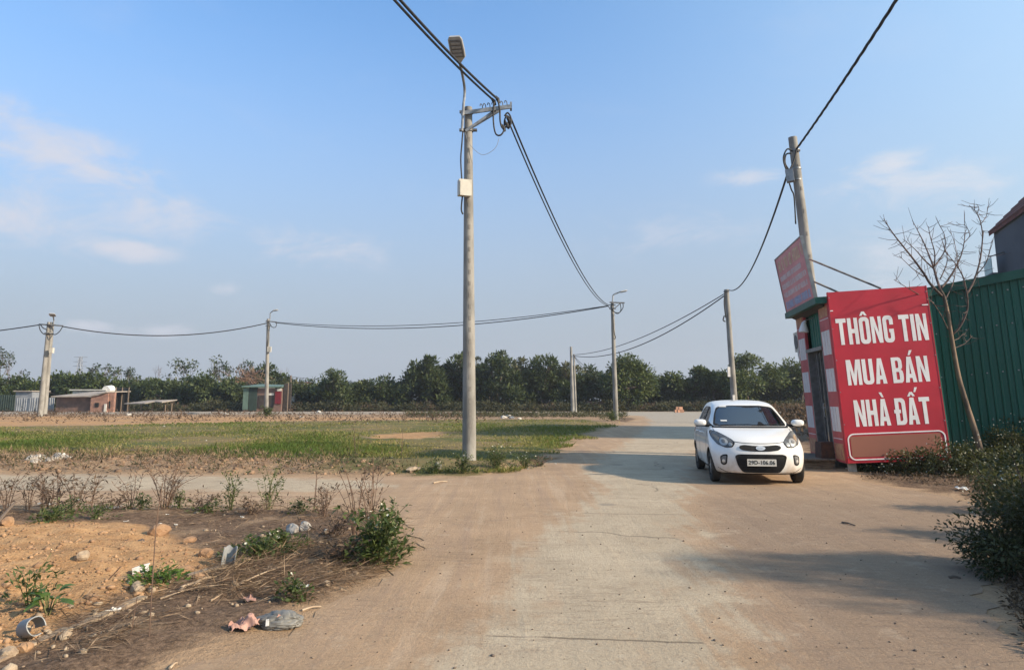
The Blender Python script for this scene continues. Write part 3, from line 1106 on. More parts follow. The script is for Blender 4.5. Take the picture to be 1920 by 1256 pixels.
cable('cable leaving the twin poles out of the picture', P(74, 609, b3.y), P(-500, 622, b3.y + 4), 1.0, .05)
cable('thin slack wire from the slim old pole down to the distant pole', P(1075, 666, b6.y), P(1153, 697, 112), 1.2, .028)
cable('second slack wire from the slim old pole to the distant pole', P(1076, 668, b6.y), P(1152, 699, 112), 1.7, .028)
cable('thin wire from the weathered far pole running right over the trees', P(545, 706, 100), P(760, 716, 125), .4, .03)

# ------------------------------------------------------------------ lettering
def rr(w, h, r, n=5, x0=0, y0=0):
    out = []
    for cx, cy, a0 in ((w - r, h - r, 0), (r, h - r, 90), (r, r, 180), (w - r, r, 270)):
        for k in range(n + 1):
            a = R(a0 + 90 * k / n)
            out.append((x0 + cx + r * math.cos(a), y0 + cy + r * math.sin(a)))
    return out


W_, S_ = .46, .165


def glyph(ch):
    """list of (outer, holes), width; cap height 1"""
    W, S = W_, S_
    sl = .175
    A_ = [([(0, 0), (.15, 1), (.33, 1), (.48, 0), (.315, 0), (.297, .17), (.183, .17), (.165, 0)], [[(.202, .33), (.278, .33), (.24, .78)]])]
    oo = (rr(W, 1.02, .17, 5, 0, -.01), [rr(W - 2 * S, .72, .055, 3, S, .14)])
    if ch == 'T':
        return [([(0, 1), (0, .84), (W / 2 - S / 2, .84), (W / 2 - S / 2, 0), (W / 2 + S / 2, 0), (W / 2 + S / 2, .84), (W, .84), (W, 1)], [])], W
    if ch == 'H':
        return [([(0, 0), (0, 1), (S, 1), (S, .58), (W - S, .58), (W - S, 1), (W, 1), (W, 0), (W - S, 0), (W - S, .42), (S, .42), (S, 0)], [])], W
    if ch == 'I':
        return [([(0, 0), (0, 1), (S, 1), (S, 0)], [])], S
    if ch == 'N':
        w = W + .02
        return [([(0, 0), (0, 1), (S, 1), (w - S + .02, .38), (w - S + .02, 1), (w, 1), (w, 0), (w - S, 0), (S - .02, .62), (S - .02, 0)], [])], w
    if ch == 'M':
        w = .62
        return [([(0, 0), (0, 1), (.2, 1), (.31, .42), (.42, 1), (w, 1), (w, 0), (w - .145, 0), (w - .145, .66), (.365, 0), (.255, 0), (.145, .66), (.145, 0)], [])], w
    if ch == 'U':
        o = rr(W, 1.0, .17, 5)
        bot = [p for p in o if p[1] < .5]
        i = rr(W - 2 * S, .9, .055, 3, S, .14)
        ib = [p for p in i if p[1] < .5]
        return [([(0, 1)] + bot + [(W, 1), (W - S, 1)] + ib[::-1] + [(S, 1)], [])], W
    if ch == 'G':
        o = rr(W, 1.02, .17, 5, 0, -.01)
        n = 6
        tr, tl, bl, br = o[:n], o[n:2 * n], o[2 * n:3 * n], o[3 * n:]
        i = rr(W - 2 * S, .72, .055, 3, S, .14)
        m = 4
        itr, itl, ibl, ibr = i[:m], i[m:2 * m], i[2 * m:3 * m], i[3 * m:]
        poly = [(W, .66)] + tr + tl + bl + br + [(W, .50), (W * .54, .50), (W * .54, .37), (W - S, .37)] + ibr[::-1] + ibl[::-1] + itl[::-1] + itr[::-1] + [(W - S, .66)]
        return [(poly, [])], W
    if ch == 'B':
        o = [(0, 0), (0, 1), (W * .68, 1), (W * .86, .96), (W * .96, .86), (W * .97, .66), (W * .93, .57), (W * .80, .515), (W * .95, .46), (W, .36), (W, .18), (W * .95, .07), (W * .80, .0)]
        return [(o, [[(S, .13), (W * .62, .13), (W * .64, .18), (W * .64, .38), (W * .6, .43), (S, .43)], [(S, .58), (W * .58, .58), (W * .62, .63), (W * .62, .82), (W * .58, .87), (S, .87)]])], W
    if ch == 'Đ':
        o = rr(W, 1.0, .17, 5)
        right = [p for p in o if p[0] > W * .5]
        up = sorted([p for p in right if p[1] > .5], key=lambda p: p[0])
        dn = sorted([p for p in right if p[1] < .5], key=lambda p: -p[0])
        poly = [(0, 0), (0, .44), (-.06, .44), (-.06, .57), (0, .57), (0, 1)] + up + dn
        i = [(S, .14), (W - S - .05, .14), (W - S, .19), (W - S, .81), (W - S - .05, .86), (S, .86), (S, .57), (S + .07, .57), (S + .07, .44), (S, .44)]
        return [(poly, [i])], W
    if ch == 'A':
        return A_, .48
    if ch in 'ÀÁẤ':
        g = list(A_)
        if ch == 'À':
            g = g + [([(.10, 1.25), (.22, 1.25), (.30, 1.06), (.215, 1.06)], [])]
        if ch == 'Á':
            g = g + [([(.22, 1.06), (.30, 1.25), (.42, 1.25), (.305, 1.06)], [])]
        if ch == 'Ấ':
            g = g + [([(.07, 1.05), (.18, 1.21), (.30, 1.21), (.41, 1.05), (.30, 1.05), (.24, 1.13), (.18, 1.05)], []), ([(.37, 1.20), (.43, 1.38), (.55, 1.38), (.45, 1.20)], [])]
        return g, .48
    if ch == 'O':
        return [oo], W
    if ch == 'Ô':
        return [oo, ([(.06, 1.06), (.17, 1.22), (.29, 1.22), (.40, 1.06), (.29, 1.06), (.23, 1.14), (.17, 1.06)], [])], W
    return [], .2


def text_layout(s, gap=.065):
    x, out = 0, []
    for ch in s:
        g, w = glyph(ch)
        if not g:
            x += w
            continue
        out.append((x, g))
        x += w + gap
    return out, x - gap


def put_text(name, s, x0, x1, zb, h, y, mat, parent, depth=.003):
    lay, w = text_layout(s)
    kx = (x1 - x0) / w
    for xo, g in lay:
        mb = MB()
        for outer, holes in g:
            loops = [[Vector((x0 + (p[0] + xo) * kx, zb + p[1] * h, 0)) for p in lp] for lp in [outer] + holes]
            flat_ = [p for lp in loops for p in lp]
            tri = tessellate_polygon(loops)
            mb.add([(p.x, y - depth, p.y) for p in flat_], tri)
            for lp in loops:
                k = len(lp)
                mb.add([(p.x, y - depth, p.y) for p in lp] + [(p.x, y, p.y) for p in lp], [(i, (i + 1) % k, k + (i + 1) % k, k + i) for i in range(k)])
        mb.build(name, mat, parent)


def font_mesh(s, size, name, mat, parent, xf, bold=0.0, xs=1.0):
    c = bpy.data.curves.new('text', 'FONT')
    c.body = s
    c.space_character = 1.08
    c.size = size
    c.offset = bold
    c.extrude = .002
    c.align_x = 'CENTER'
    c.align_y = 'CENTER'
    o = bpy.data.objects.new('text', c)
    COL.objects.link(o)
    bpy.context.view_layer.update()
    me = bpy.data.meshes.new_from_object(o.evaluated_get(bpy.context.evaluated_depsgraph_get()))
    bpy.data.objects.remove(o)
    me.transform(xf @ Matrix.Diagonal((xs, 1, 1, 1)))
    me.materials.clear()
    me.materials.append(mat)
    me.name = name
    return link(name, me, parent)


# ------------------------------------------------------------------ kiosk
def sheet_mat():
    m = bpy.data.materials.new('green_sheet')
    m.use_nodes = True
    t = NT(m.node_tree)
    out = t.n('ShaderNodeOutputMaterial')
    b = t.n('ShaderNodeBsdfPrincipled', i_Roughness=.48)
    t.set(b, 'Specular IOR Level', .35)
    co = t.n('ShaderNodeTexCoord').outputs['Object']
    mp = t.n('ShaderNodeMapping', i_Vector=co, i_Scale=(4, 4, .35))
    ri = t.n('ShaderNodeObjectInfo').outputs['Random']
    c = t.mix(ri, (.007, .080, .058), (.012, .115, .084))
    c = t.mix(t.math('MULTIPLY', t.smooth(t.noise(mp, 1.6, 7, .65), .5, .72), .5), c, (.03, .13, .105))
    c = t.mix(t.math('MULTIPLY', t.smooth(t.noise(mp, 3.5, 7, .7), .58, .75), .5), c, (.012, .05, .04))
    z = t.n('ShaderNodeSeparateXYZ', x0=co).outputs[2]
    mud = t.math('MULTIPLY', t.smooth(z, .9, .1), t.smooth(t.noise(co, 3, 7, .7), .35, .65))
    c = t.mix(t.math('MULTIPLY', mud, .7), c, (.16, .13, .095))
    t.set(b, 'Base Color', c)
    bp = t.n('ShaderNodeBump', i_Strength=.35, i_Distance=.03)
    t.set(bp, 'Height', t.noise(co, 1.8, 4))
    t.set(b, 'Normal', bp)
    t.t.links.new(b.outputs[0], out.inputs[0])
    return m


M['green_sheet'] = sheet_mat()
M['green_dark'] = pmat('green_trim', (.016, .09, .066), (.011, .065, .048), 3, .5)
M['red_print'] = pmat('red_print', (.48, .022, .042), (.37, .020, .034), 1.4, .42, spec=.4, lo=.25, hi=.75, bump=.25, bscale=2.2, detail=8)
M['letter_white'] = pmat('letter_white', (.78, .77, .76), (.70, .69, .68), 3, .5)
M['brown_patch'] = pmat('brown_print', (.31, .125, .085), (.26, .11, .078), .9, .5, lo=.2, hi=.8)
M['poster'] = pmat('poster_print', (.62, .60, .60), (.50, .47, .47), 14, .6, stretch=(1, 9, .6))
M['poster_red'] = pmat('poster_red', (.42, .075, .085), (.34, .05, .06), 3, .5)
M['poster_yellow'] = pmat('poster_yellow', (.42, .24, .13), (.33, .13, .09), 12, .6)
M['alu'] = pmat('aluminium', (.20, .21, .22), (.15, .155, .16), 8, .4, .5)
M['glass_dark'] = pmat('dark_glass', (.018, .022, .028), (.012, .014, .018), 4, .06, spec=.6)
M['soffit'] = pmat('soffit', (.055, .045, .04), (.035, .03, .028), 4, .8)
M['billboard'] = pmat('faded_red_print', (.56, .22, .23), (.48, .16, .175), 2, .45)
M['faded_white'] = pmat('faded_white_print', (.62, .56, .57), (.54, .46, .48), 8, .6)
M['faded_yellow'] = pmat('faded_yellow_print', (.58, .48, .33), (.5, .38, .28), 8, .6)
M['faded_blue'] = pmat('faded_blue_print', (.36, .44, .60), (.28, .36, .52), 8, .6)

KO, KA, LEAN = Vector((6.98, 15.2, 0)), R(-9), -.05


def corrug(mb, pa, pb, z0, z1a, z1b, pitch=.13, depth=.028, nrm=None, mi=0, thick=True):
    """ribbed sheet standing between two plan points"""
    pa, pb = Vector(pa), Vector(pb)
    d = (pb - pa)
    L = d.length
    d.normalize()
    n = Vector(nrm) if nrm is not None else Vector((d.y, -d.x))
    prof = []
    k = int(round(L / pitch))
    pt = L / k
    for i in range(k):
        for f, h in ((0, 0), (.62, 0), (.72, 1), (.88, 1), (.98, 0)):
            prof.append(((i + f) * pt, h * depth))
    prof.append((L, 0))
    vs = []
    for s, h in prof:
        p = pa + d * s + n * h
        z1 = z1a + (z1b - z1a) * s / L
        vs += [(p.x, p.y, z0), (p.x, p.y, z1)]
    m = len(prof)
    fs = [(2 * i, 2 * i + 2, 2 * i + 3, 2 * i + 1) for i in range(m - 1)]
    mb.add(vs, fs, mi)


kiosk = thing('kiosk', 'green metal sales kiosk with red posters beside its glass door', 'kiosk', KO, KA)
kiosk.rotation_euler = (0, LEAN, KA)
KW, KL = 2.03, 2.95
mb = MB()
mb.box((KW / 2 + .02, KL / 2 + .01, .22), (KW - .12, KL - .06, .08))
mb.build('floor_frame', M['steel_dark'], kiosk)
for nm, pa, pb, nn in (('side_wall', (.03, .04), (KW, .04), (0, -1)), ('side_wall', (KW, .04), (KW, KL), (1, 0)), ('side_wall', (KW, KL), (.03, KL), (0, 1))):
    mb = MB()
    corrug(mb, pa, pb, .2, 3.55, 3.55, nrm=nn)
    mb.build(nm, M['green_sheet'], kiosk, fix=False)
mb = MB()
mb.box((KW / 2 - .10, KL / 2 + .06, 3.62), (KW + .32, KL + .06, .14))
rf = mb.build('roof', M['green_dark'], kiosk)
for i, (y0, y1, lab) in enumerate(((.02, .78, 'near red poster wall with white sheets'), (2.2, 2.95, 'far red poster wall with white sheets'))):
    mb = MB()
    mb.box((0, (y0 + y1) / 2, 1.865), (.06, y1 - y0, 3.37))
    pn = mb.build('front_panel', M['poster_red'], kiosk)
    pn['label'] = lab
    z0, zh = .18, 3.37
    for f0, f1, mm in ((.012, .08, 'poster_yellow'), (.17, .325, 'poster'), (.414, .56, 'poster'), (.656, .81, 'poster'), (.885, .985, 'poster_yellow')):
        k = 3 if mm == 'poster' else 1
        wd = (y1 - y0 - .12) / k
        for j in range(k):
            pb = MB()
            za, zb = z0 + zh * (1 - f1), z0 + zh * (1 - f0)
            pb.box((-.034, y0 + .06 + wd * (j + .5), (za + zb) / 2), (.008, wd - (.03 if k > 1 else 0), zb - za))
            pb.build('poster_sheet', M[mm], pn)
    for f in (.095, .855):
        pb = MB()
        pb.box((-.033, (y0 + y1) / 2, z0 + zh * (1 - f)), (.006, y1 - y0 - .1, .018))
        pb.build('printed_line', M['faded_white'], pn)
mb = MB()
corrug(mb, (.10, 2.2), (.10, .78), 2.68, 3.55, 3.55, nrm=(-1, 0), pitch=.19, depth=.02)
mb.build('transom_panel', M['green_sheet'], kiosk, fix=False)
mb = MB()
mb.box((.05, 1.49, 2.64), (.22, 1.40, .08))
mb.box((.05, .81, 1.46), (.16, .05, 2.26))
mb.box((.05, 2.17, 1.46), (.16, .05, 2.26))
door = mb.build('door_frame', M['alu'], kiosk)
for k in range(4):
    y0 = .84 + k * .326
    gb = MB()
    xo = .10 + .05 * (k % 2)
    gb.box((xo, y0 + .163, 1.45), (.012, .27, 2.2))
    gb.build('door_pane', M['glass_dark'], door)
    gb = MB()
    for yy_ in (y0 + .015, y0 + .311):
        gb.box((xo, yy_, 1.45), (.045, .045, 2.28))
    gb.box((xo, y0 + .163, .37), (.04, .25, .09))
    gb.box((xo, y0 + .163, 1.3), (.036, .25, .05))
    gb.build('door_stile', M['alu'], door)
mb = MB()
mb.tube([(.06, 1.5, 1.1), (.03, 1.5, 1.1), (.03, 1.5, 1.4), (.06, 1.5, 1.4)], .012, 6)
mb.build('door_handle', M['steel'], door)
for x, y in ((.1, .12), (.1, 1.5), (.1, 2.85), (1.9, .12), (1.9, 2.85)):
    mb = MB()
    mb.box((x, y, .07), (.14, .14, .24))
    mb.build('foot', M['concrete_chunk'], kiosk)
ste = thing('wooden_step', 'low plank step in front of the kiosk door', 'step', KO, KA)
for k in range(5):
    mb = MB()
    mb.box((-.16 - k * .145, 1.5 + .03 * math.sin(k * 2), .20), (.135, 1.9, .035))
    mb.build('plank', M['wood'], ste)
for y in (.7, 1.5, 2.3):
    mb = MB()
    mb.box((-.45, y, .093), (.7, .09, .175))
    mb.build('bearer', M['wood'], ste)
o = MB()
o.box((0, 0, .16), (.3, .34, .32), taper=.92)
o.box((0, 0, .335), (.27, .31, .03))
ob = o.build('crate', pmat('crate_brown', (.10, .05, .035), (.06, .035, .03), 8, .8))
ob.location = (Matrix.Rotation(KA, 4, 'Z') @ Vector((-.20, 1.0, .2175))) + KO
ob.rotation_euler = (0, 0, KA + .15)
tag(ob, 'small dark brown crate on the plank step by the kiosk door', 'crate')

# big red sign on the near end of the kiosk
sg = thing('sign_board', 'large red board reading THÔNG TIN MUA BÁN NHÀ ĐẤT', 'sign', KO, KA)
sg.rotation_euler = (0, LEAN, KA)
SB, SH, SW = .19, 3.57, 1.98
mb = MB()
mb.box((SW / 2 - .02, -.05, SB + SH / 2), (SW, .05, SH))
mb.build('panel', M['red_print'], sg)
for x in (-.012, SW - .028):
    mb = MB()
    mb.box((x, -.03, SB + SH / 2), (.018, .10, SH + .012))
    mb.build('edge_strip', M['red_print'], sg)
sy = -.0755
fx = lambda f: -.02 + SW * f
fz = lambda f: SB + SH * (1 - f)
put_text('letter', 'THÔNG TIN', fx(.045), fx(.952), fz(.318), SH * .156, sy, M['letter_white'], sg)
put_text('letter', 'MUA BÁN', fx(.097), fx(.905), fz(.556), SH * .148, sy, M['letter_white'], sg)
put_text('letter', 'NHÀ ĐẤT', fx(.125), fx(.868), fz(.795), SH * .152, sy, M['letter_white'], sg)
ow, oh = SW * .955, SH * .152
mb = MB()
o1 = rr(ow, oh, .13, 6, fx(.022), fz(.985))
i1 = rr(ow - .05, oh - .05, .11, 6, fx(.022) + .025, fz(.985) + .025)
k = len(o1)
mb.add([(p[0], sy - .008, p[1]) for p in o1] + [(p[0], sy - .008, p[1]) for p in i1], [(i, (i + 1) % k, k + (i + 1) % k, k + i) for i in range(k)])
mb.add([(p[0], sy - .008, p[1]) for p in o1] + [(p[0], sy + .001, p[1]) for p in o1], [(i, (i + 1) % k, k + (i + 1) % k, k + i) for i in range(k)])
mb.add([(p[0], sy - .008, p[1]) for p in i1] + [(p[0], sy + .001, p[1]) for p in i1], [(i, (i + 1) % k, k + (i + 1) % k, k + i) for i in range(k)])
mb.build('printed_frame', M['letter_white'], sg)
mb = MB()
mb.box((fx(.49), sy - .002, fz(.908)), (SW * .88, .006, SH * .118))
mb.build('brown_band', M['brown_patch'], sg)
for f, ww in ((.018, .03), (.96, .06)):
    mb = MB()
    mb.box((fx(f), sy - .003, fz(.112)), (SW * ww, .008, .022))
    mb.build('printed_line', M['letter_white'], sg)

for k in range(6):
    for x in (-.002, SW - .04):
        mb = MB()
        z = SB + .12 + k * (SH - .24) / 5
        mb.tube([(x, -.072, z), (x, -.083, z)], .012, 8)
        mb.build('screw', M['steel'], sg)
# tilted billboard on the kiosk roof
bl = thing('billboard', 'faded pink and red billboard tilted out above the kiosk door', 'billboard', KO, KA)
bl.rotation_euler = (0, LEAN, KA)
bm_ = Matrix.Translation((-.20, 1.56, 3.66)) @ Matrix.Rotation(R(-6), 4, 'Y')
BW, BH = 2.75, 1.42
mb = MB()
mb.box((0, 0, BH / 2), (.05, BW, BH))
pn = mb.build('panel', M['billboard'], bl, xf=bm_)
mb = MB()
for y in (-BW / 2 - .016, BW / 2 + .016):
    mb.box((0, y, BH / 2), (.075, .03, BH + .06))
for z in (-.016, BH + .016):
    mb.box((0, 0, z), (.07, BW, .028))
mb.build('frame', M['alu'], bl, xf=bm_)
r2 = random.Random(3)
for row, (f0, f1, mm, cw) in enumerate(((.07, .27, 'faded_yellow', .17), (.34, .43, 'faded_white', .065), (.49, .58, 'faded_white', .065), (.64, .73, 'faded_white', .07), (.80, .93, 'faded_blue', .075))):
    y = -BW / 2 + (.15 if row else .2)
    end = BW / 2 - (.2 if row in (0, 2) else .5 if row == 1 else .25)
    mb = MB()
    while y < end:
        wd = cw * r2.uniform(.55, 1.0)
        zc = BH * (1 - (f0 + f1) / 2)
        zh = BH * (f1 - f0)
        yc = -(y + wd / 2)
        # a stroke-like mark: two uprights and a bar, too faded to read
        mb.box((-.0275, yc - wd * .36, zc), (.005, wd * .24, zh))
        mb.box((-.0275, yc + wd * .30, zc), (.005, wd * .24, zh * r2.uniform(.75, 1)))
        mb.box((-.0275, yc - .03 * wd, zc + zh * r2.choice((-.4, 0, .4))), (.0046, wd * .40, zh * .18))
        y += wd * 1.12
        if r2.random() < .2:
            y += cw * .7
    tag(mb.build('faded_print', M[mm if row != 4 else 'faded_blue'], pn, xf=bm_), kind='stuff')
mb = MB()
mb.prism([(-.23, 3.645), (-.23, 3.60), (.02, 3.46), (.02, 3.545)], .20, 2.93, 'y')
mb.build('soffit', M['soffit'], bl)
K2L = (Matrix.Translation(KO) @ Matrix.Rotation(KA, 4, 'Z') @ Matrix.Rotation(LEAN, 4, 'Y')).inverted()
for (ua, va, ya), (ub, vb, yb) in (((1513, 484, 15.65), (1652, 541, 15.3)), ((1526, 528, 15.6), (1574, 549, 15.6))):
    mb = MB()
    mb.tube([K2L @ P(ua, va, ya), K2L @ P(ub, vb, yb)], .022, 6)
    mb.build('strut', M['steel_dark'], bl)
fl = thing('floodlight', 'white floodlight hanging under the billboard above the kiosk door', 'lamp', KO, KA)
fl.rotation_euler = (0, LEAN, KA)
mb = MB()
mb.tube([(-.10, 1.7, 3.34), (-.14, 1.7, 3.3), (-.16, 1.7, 3.16), (-.17, 1.7, 3.08)], [.03, .05, .10, .115], 12)
mb.build('shade', M['white'], fl, smooth=40)
mb = MB()
mb.tube([(.08, 1.7, 3.40), (-.1, 1.7, 3.36)], .014, 6)
mb.build('bracket', M['steel'], fl)
ac = thing('air_conditioner', 'grey white outdoor unit on the far corner of the kiosk', 'air conditioner', KO, KA)
ac.rotation_euler = (0, LEAN, KA)
mb = MB()
mb.box((.13, 3.20, 2.95), (.30, .46, .5))
cs = mb.build('casing', M['box_white'], ac)
mb = MB()
mb.tube([(-.022, 3.22, 2.95), (-.032, 3.22, 2.95)], .18, 16)
mb.build('fan_grille', M['steel_dark'], cs)
mb = MB()
mb.box((.13, 3.07, 2.68), (.3, .2, .04))
mb.build('bracket', M['steel'], ac)
mb = MB()
mb.tube(curve_pts([(.0, 3.05, 2.8), (-.04, 3.03, 2.6), (.02, 3.0, 2.3)], 4), .02, 6)
mb.build('pipe', M['white'], ac)

# ------------------------------------------------------------------ green ribbed wall with a raked top
gw = thing('metal_wall', 'dark green ribbed metal wall with sloping cap right of the red sign', 'wall', (9.9, 16.6, 0), 0)
gw.rotation_euler = (0, -.03, 0)
wd_ = Vector((.92, -.40)).normalized()
zt = lambda s: 3.98 + .135 * s
s0 = -.75
for k in range(11):
    a, b = s0 + k * 1.05, s0 + (k + 1) * 1.05 + .03
    mb = MB()
    n0_ = Vector((wd_.y, -wd_.x)) * (.006 * (k % 2))
    corrug(mb, wd_ * a + n0_, wd_ * b + n0_, 0, zt(a), zt(b), pitch=.15, depth=.034, nrm=(wd_.y, -wd_.x))
    mb.build('metal_sheet', M['green_sheet'], gw, fix=False)
mb = MB()
for s_ in np.arange(s0 + .2, s0 + 11, .30):
    for f in (.25, .5, .75, .93):
        p = wd_ * s_ + Vector((wd_.y, -wd_.x)) * .03
        mb.box((p.x, p.y, zt(s_) * f), (.025, .025, .025))
tag(mb.build('roofing_screws', M['steel'], gw), kind='stuff')
mb = MB()
n_ = Vector((wd_.y, -wd_.x))
a, b = s0, s0 + 11.55
pa, pb = wd_ * a + n_ * .02, wd_ * b + n_ * .02
vs = []
for p, s in ((pa, a), (pb, b)):
    z = zt(s)
    for o_, dz in ((.09, -.10), (.09, .10), (-.5, .16), (-.5, .10), (.05, .05), (.05, -.10)):
        q_ = p + n_ * o_
        vs.append((q_.x, q_.y, z + dz))
mb.add(vs, [(i, (i + 1) % 6, 6 + (i + 1) % 6, 6 + i) for i in range(6)] + [tuple(range(6)), tuple(range(6, 12))])
mb.build('wall_cap', M['green_dark'], gw)

# ------------------------------------------------------------------ grey house beyond the wall
M['render_grey'] = pmat('grey_render', (.088, .102, .120), (.072, .085, .10), .8, .9, bump=.1)
M['roof_tile'] = pmat('roof_tile', (.17, .055, .04), (.10, .04, .035), 5, .8)
M['glass_teal'] = pmat('teal_glass', (.25, .42, .42), (.2, .36, .36), 4, .1)
hs = thing('house', 'tall blue grey house gable with red brown tiled roof behind the green wall', 'house', (0, 0, 0))
HY = 34.0
e0 = P(1863, 437, HY)
wx, ez = e0.x, e0.z
rx = wx + 5.5
HX = Matrix.Translation((wx, HY, 0)) @ Matrix.Rotation(R(-19), 4, 'Z') @ Matrix.Translation((-wx, -HY, 0))
rz_ = ez + 5.5
mb = MB()
mb.prism([(wx, 0), (wx + 11, 0), (wx + 11, ez), (rx, rz_), (wx, ez)], HY - 12, HY, 'y')
mb.build('wall', M['render_grey'], hs, xf=HX)
for sx in (-1, 1):
    mb = MB()
    x_e, z_e = rx + sx * 5.6, rz_ - 5.6
    mb.prism([(rx, rz_ + .02), (x_e, z_e + .02), (x_e, z_e + .2), (rx, rz_ + .24)], HY - 12.5, HY + .4, 'y')
    r_ = mb.build('roof', M['roof_tile'], hs, xf=HX)
    for k in range(16):
        tb = MB()
        xx0, zz0 = rx + sx * 5.62 * (k / 16), rz_ - 5.62 * (k / 16) + .235
        xx1, zz1 = rx + sx * 5.62 * ((k + 1) / 16), rz_ - 5.62 * ((k + 1) / 16) + .235
        tb.prism([(xx0, zz0 - .06), (xx1, zz1 - .02), (xx1, zz1 + .05), (xx0, zz0 + .0)], HY - 12.52, HY + .42, 'y')
        tb.build('tile_course', M['roof_tile'], r_, xf=HX)
bz = P(1860, 520, HY).z
mb = MB()
mb.box((wx - .28, HY - .6, bz), (.55, 1.2, .12))
bal = mb.build('balcony', M['render_grey'], hs, xf=HX)
mb = MB()
mb.box((wx - .54, HY - .6, bz + .42), (.03, 1.16, .7))
mb.build('balustrade', M['glass_teal'], bal, xf=HX)
mb = MB()
mb.beam((wx - .6, HY - 1.2, bz + .82), (wx, HY - 1.2, bz + 1.0), .06, .05)
mb.build('handrail', M['steel_dark'], bal, xf=HX)

# ------------------------------------------------------------------ huts on the far left
M['brick_pink'] = pmat('bare_brick', (.29, .165, .125), (.20, .115, .09), 3.5, .9, bump=.4, bscale=9)
M['brick_dirty'] = pmat('dirty_brick', (.19, .12, .10), (.115, .08, .07), 1.5, .9, bump=.4, bscale=9)
M['asbestos'] = pmat('asbestos_sheet', (.33, .29, .25), (.24, .21, .19), 2, .9)
M['zinc'] = pmat('zinc_sheet', (.27, .29, .32), (.19, .21, .24), 1.5, .55, .2)
M['black_net'] = pmat('black_net', (.03, .033, .036), (.022, .024, .026), 3, .95)
M['pale_roof'] = pmat('pale_sheet', (.55, .54, .50), (.45, .44, .4), 2, .7)
M['mint'] = pmat('mint_sheet', (.11, .17, .14), (.085, .13, .11), 2, .6)
M['black_green'] = pmat('blackish_green_sheet', (.03, .05, .042), (.02, .035, .03), 2, .7)
M['maroon'] = pmat('maroon_door', (.15, .015, .025), (.12, .012, .02), 2, .6)
YS = 84.0


def pu(u, Y=YS):
    return P(u, 748, Y).x


def pz(v, Y=YS):
    return P(300, v, Y).z


bs_ = thing('brick_shed', 'low bare brick shed with sloping grey roof at far left', 'shed', (0, 0, 0))
mb = MB()
mb.box(((pu(103) + pu(174)) / 2, YS + 2, pz(744) / 2), (pu(174) - pu(103), 3.4, pz(744)))
a_ = mb.build('wall', M['brick_dirty'], bs_)
a_['label'] = 'dirty long front wall'
mb = MB()
x0, x1 = pu(174) + .01, pu(206)
mb.prism([(x0, 0), (x1, 0), (x1, pz(737)), (x0, pz(743))], YS - .4, YS, 'y')
a_ = mb.build('wall', M['brick_pink'], bs_)
a_['label'] = 'cleaner pink brick end with openings'
for u0, u1, v0, v1 in ((183, 190, 755, 763), (208.5, 211, 752, 766)):
    mb = MB()
    mb.box(((pu(u0) + pu(u1)) / 2, YS - .42, (pz(v0) + pz(v1)) / 2), (pu(u1) - pu(u0), .1, pz(v0) - pz(v1)))
    mb.build('opening', M['dark'], bs_)
mb = MB()
mb.box(((pu(206) + pu(215.5)) / 2 + .02, YS, pz(736) / 2), (pu(215.5) - pu(206), .4, pz(736)))
mb.build('pillar', M['brick_pink'], bs_)
mb = MB()
mb.box((pu(203), YS - .46, pz(757) / 2), (.25, .1, pz(757)))
mb.build('pillar', M['pale_roof'], bs_)
mb = MB()
vs = [(pu(101), YS - .6, pz(744.5)), (pu(172), YS - .6, pz(744)), (pu(205), YS - .7, pz(736)), (pu(206), YS + 4.5, pz(734)), (pu(134), YS + 4.5, pz(735))]
mb.add(vs + [(p[0], p[1], p[2] + .12) for p in vs], [(0, 1, 2, 3, 4), (9, 8, 7, 6, 5)] + [(i, (i + 1) % 5, 5 + (i + 1) % 5, 5 + i) for i in range(5)])
mb.build('roof', M['asbestos'], bs_)
h2 = thing('shed', 'white roofed shed just behind the bare brick shed', 'shed', (0, 0, 0))
mb = MB()
mb.box(((pu(132, 90) + pu(200, 90)) / 2, 92, pz(733, 90) / 2), (pu(196, 90) - pu(134, 90), 4, pz(733, 90)))
mb.build('wall', M['pale_roof'], h2)
mb = MB()
mb.box(((pu(131, 90) + pu(200, 90)) / 2, 92, pz(731, 90)), (pu(200, 90) - pu(131, 90), 4.6, .14))
mb.build('roof', M['pale_roof'], h2)
mb = MB()
mb.tube([(pu(199, 90), 89.8, pz(731, 90)), (pu(199, 90), 91, pz(731, 90) + .1)], .5, 12)
mb.build('water_tank', M['white'], h2, smooth=40)
bn = thing('net_enclosure', 'tall black netted enclosure right of the brick shed', 'enclosure', (0, 0, 0))
for u0, u1, dy in ((216, 240, 0),):
    mb = MB()
    mb.box(((pu(u0, 88) + pu(u1, 88)) / 2, 88, pz(727, 88) / 2), (pu(u1, 88) - pu(u0, 88), .3, pz(727, 88)))
    mb.build('net', M['black_net'], bn)
for u in (216, 228, 240.5):
    mb = MB()
    mb.tube([(pu(u, 87.7), 87.7, 0), (pu(u, 87.7), 87.7, pz(726, 87.7))], .06, 6)
    mb.build('post', M['wood'], bn)
zf = thing('sheet_fence', 'grey zinc sheet fence and hut behind the twin poles', 'fence', (0, 0, 0))
for k in range(6):
    u0, u1 = 30 + k * 12.1, 30 + (k + 1) * 12.1 - .6
    mb = MB()
    corrug(mb, (pu(u0, 86), 86 + .1 * (k % 2)), (pu(u1, 86), 86 + .1 * (k % 2)), .1, pz(745.5, 86), pz(745.5 - .2, 86), pitch=.25, depth=.05, nrm=(0, -1))
    mb.build('metal_sheet', M['zinc'], zf, fix=False)
mb = MB()
mb.box(((pu(44, 90) + pu(74, 90)) / 2, 90, pz(734, 90) / 2), (pu(74, 90) - pu(44, 90), 3, pz(734, 90)))
mb.build('hut_wall', M['zinc'], zf)
mb = MB()
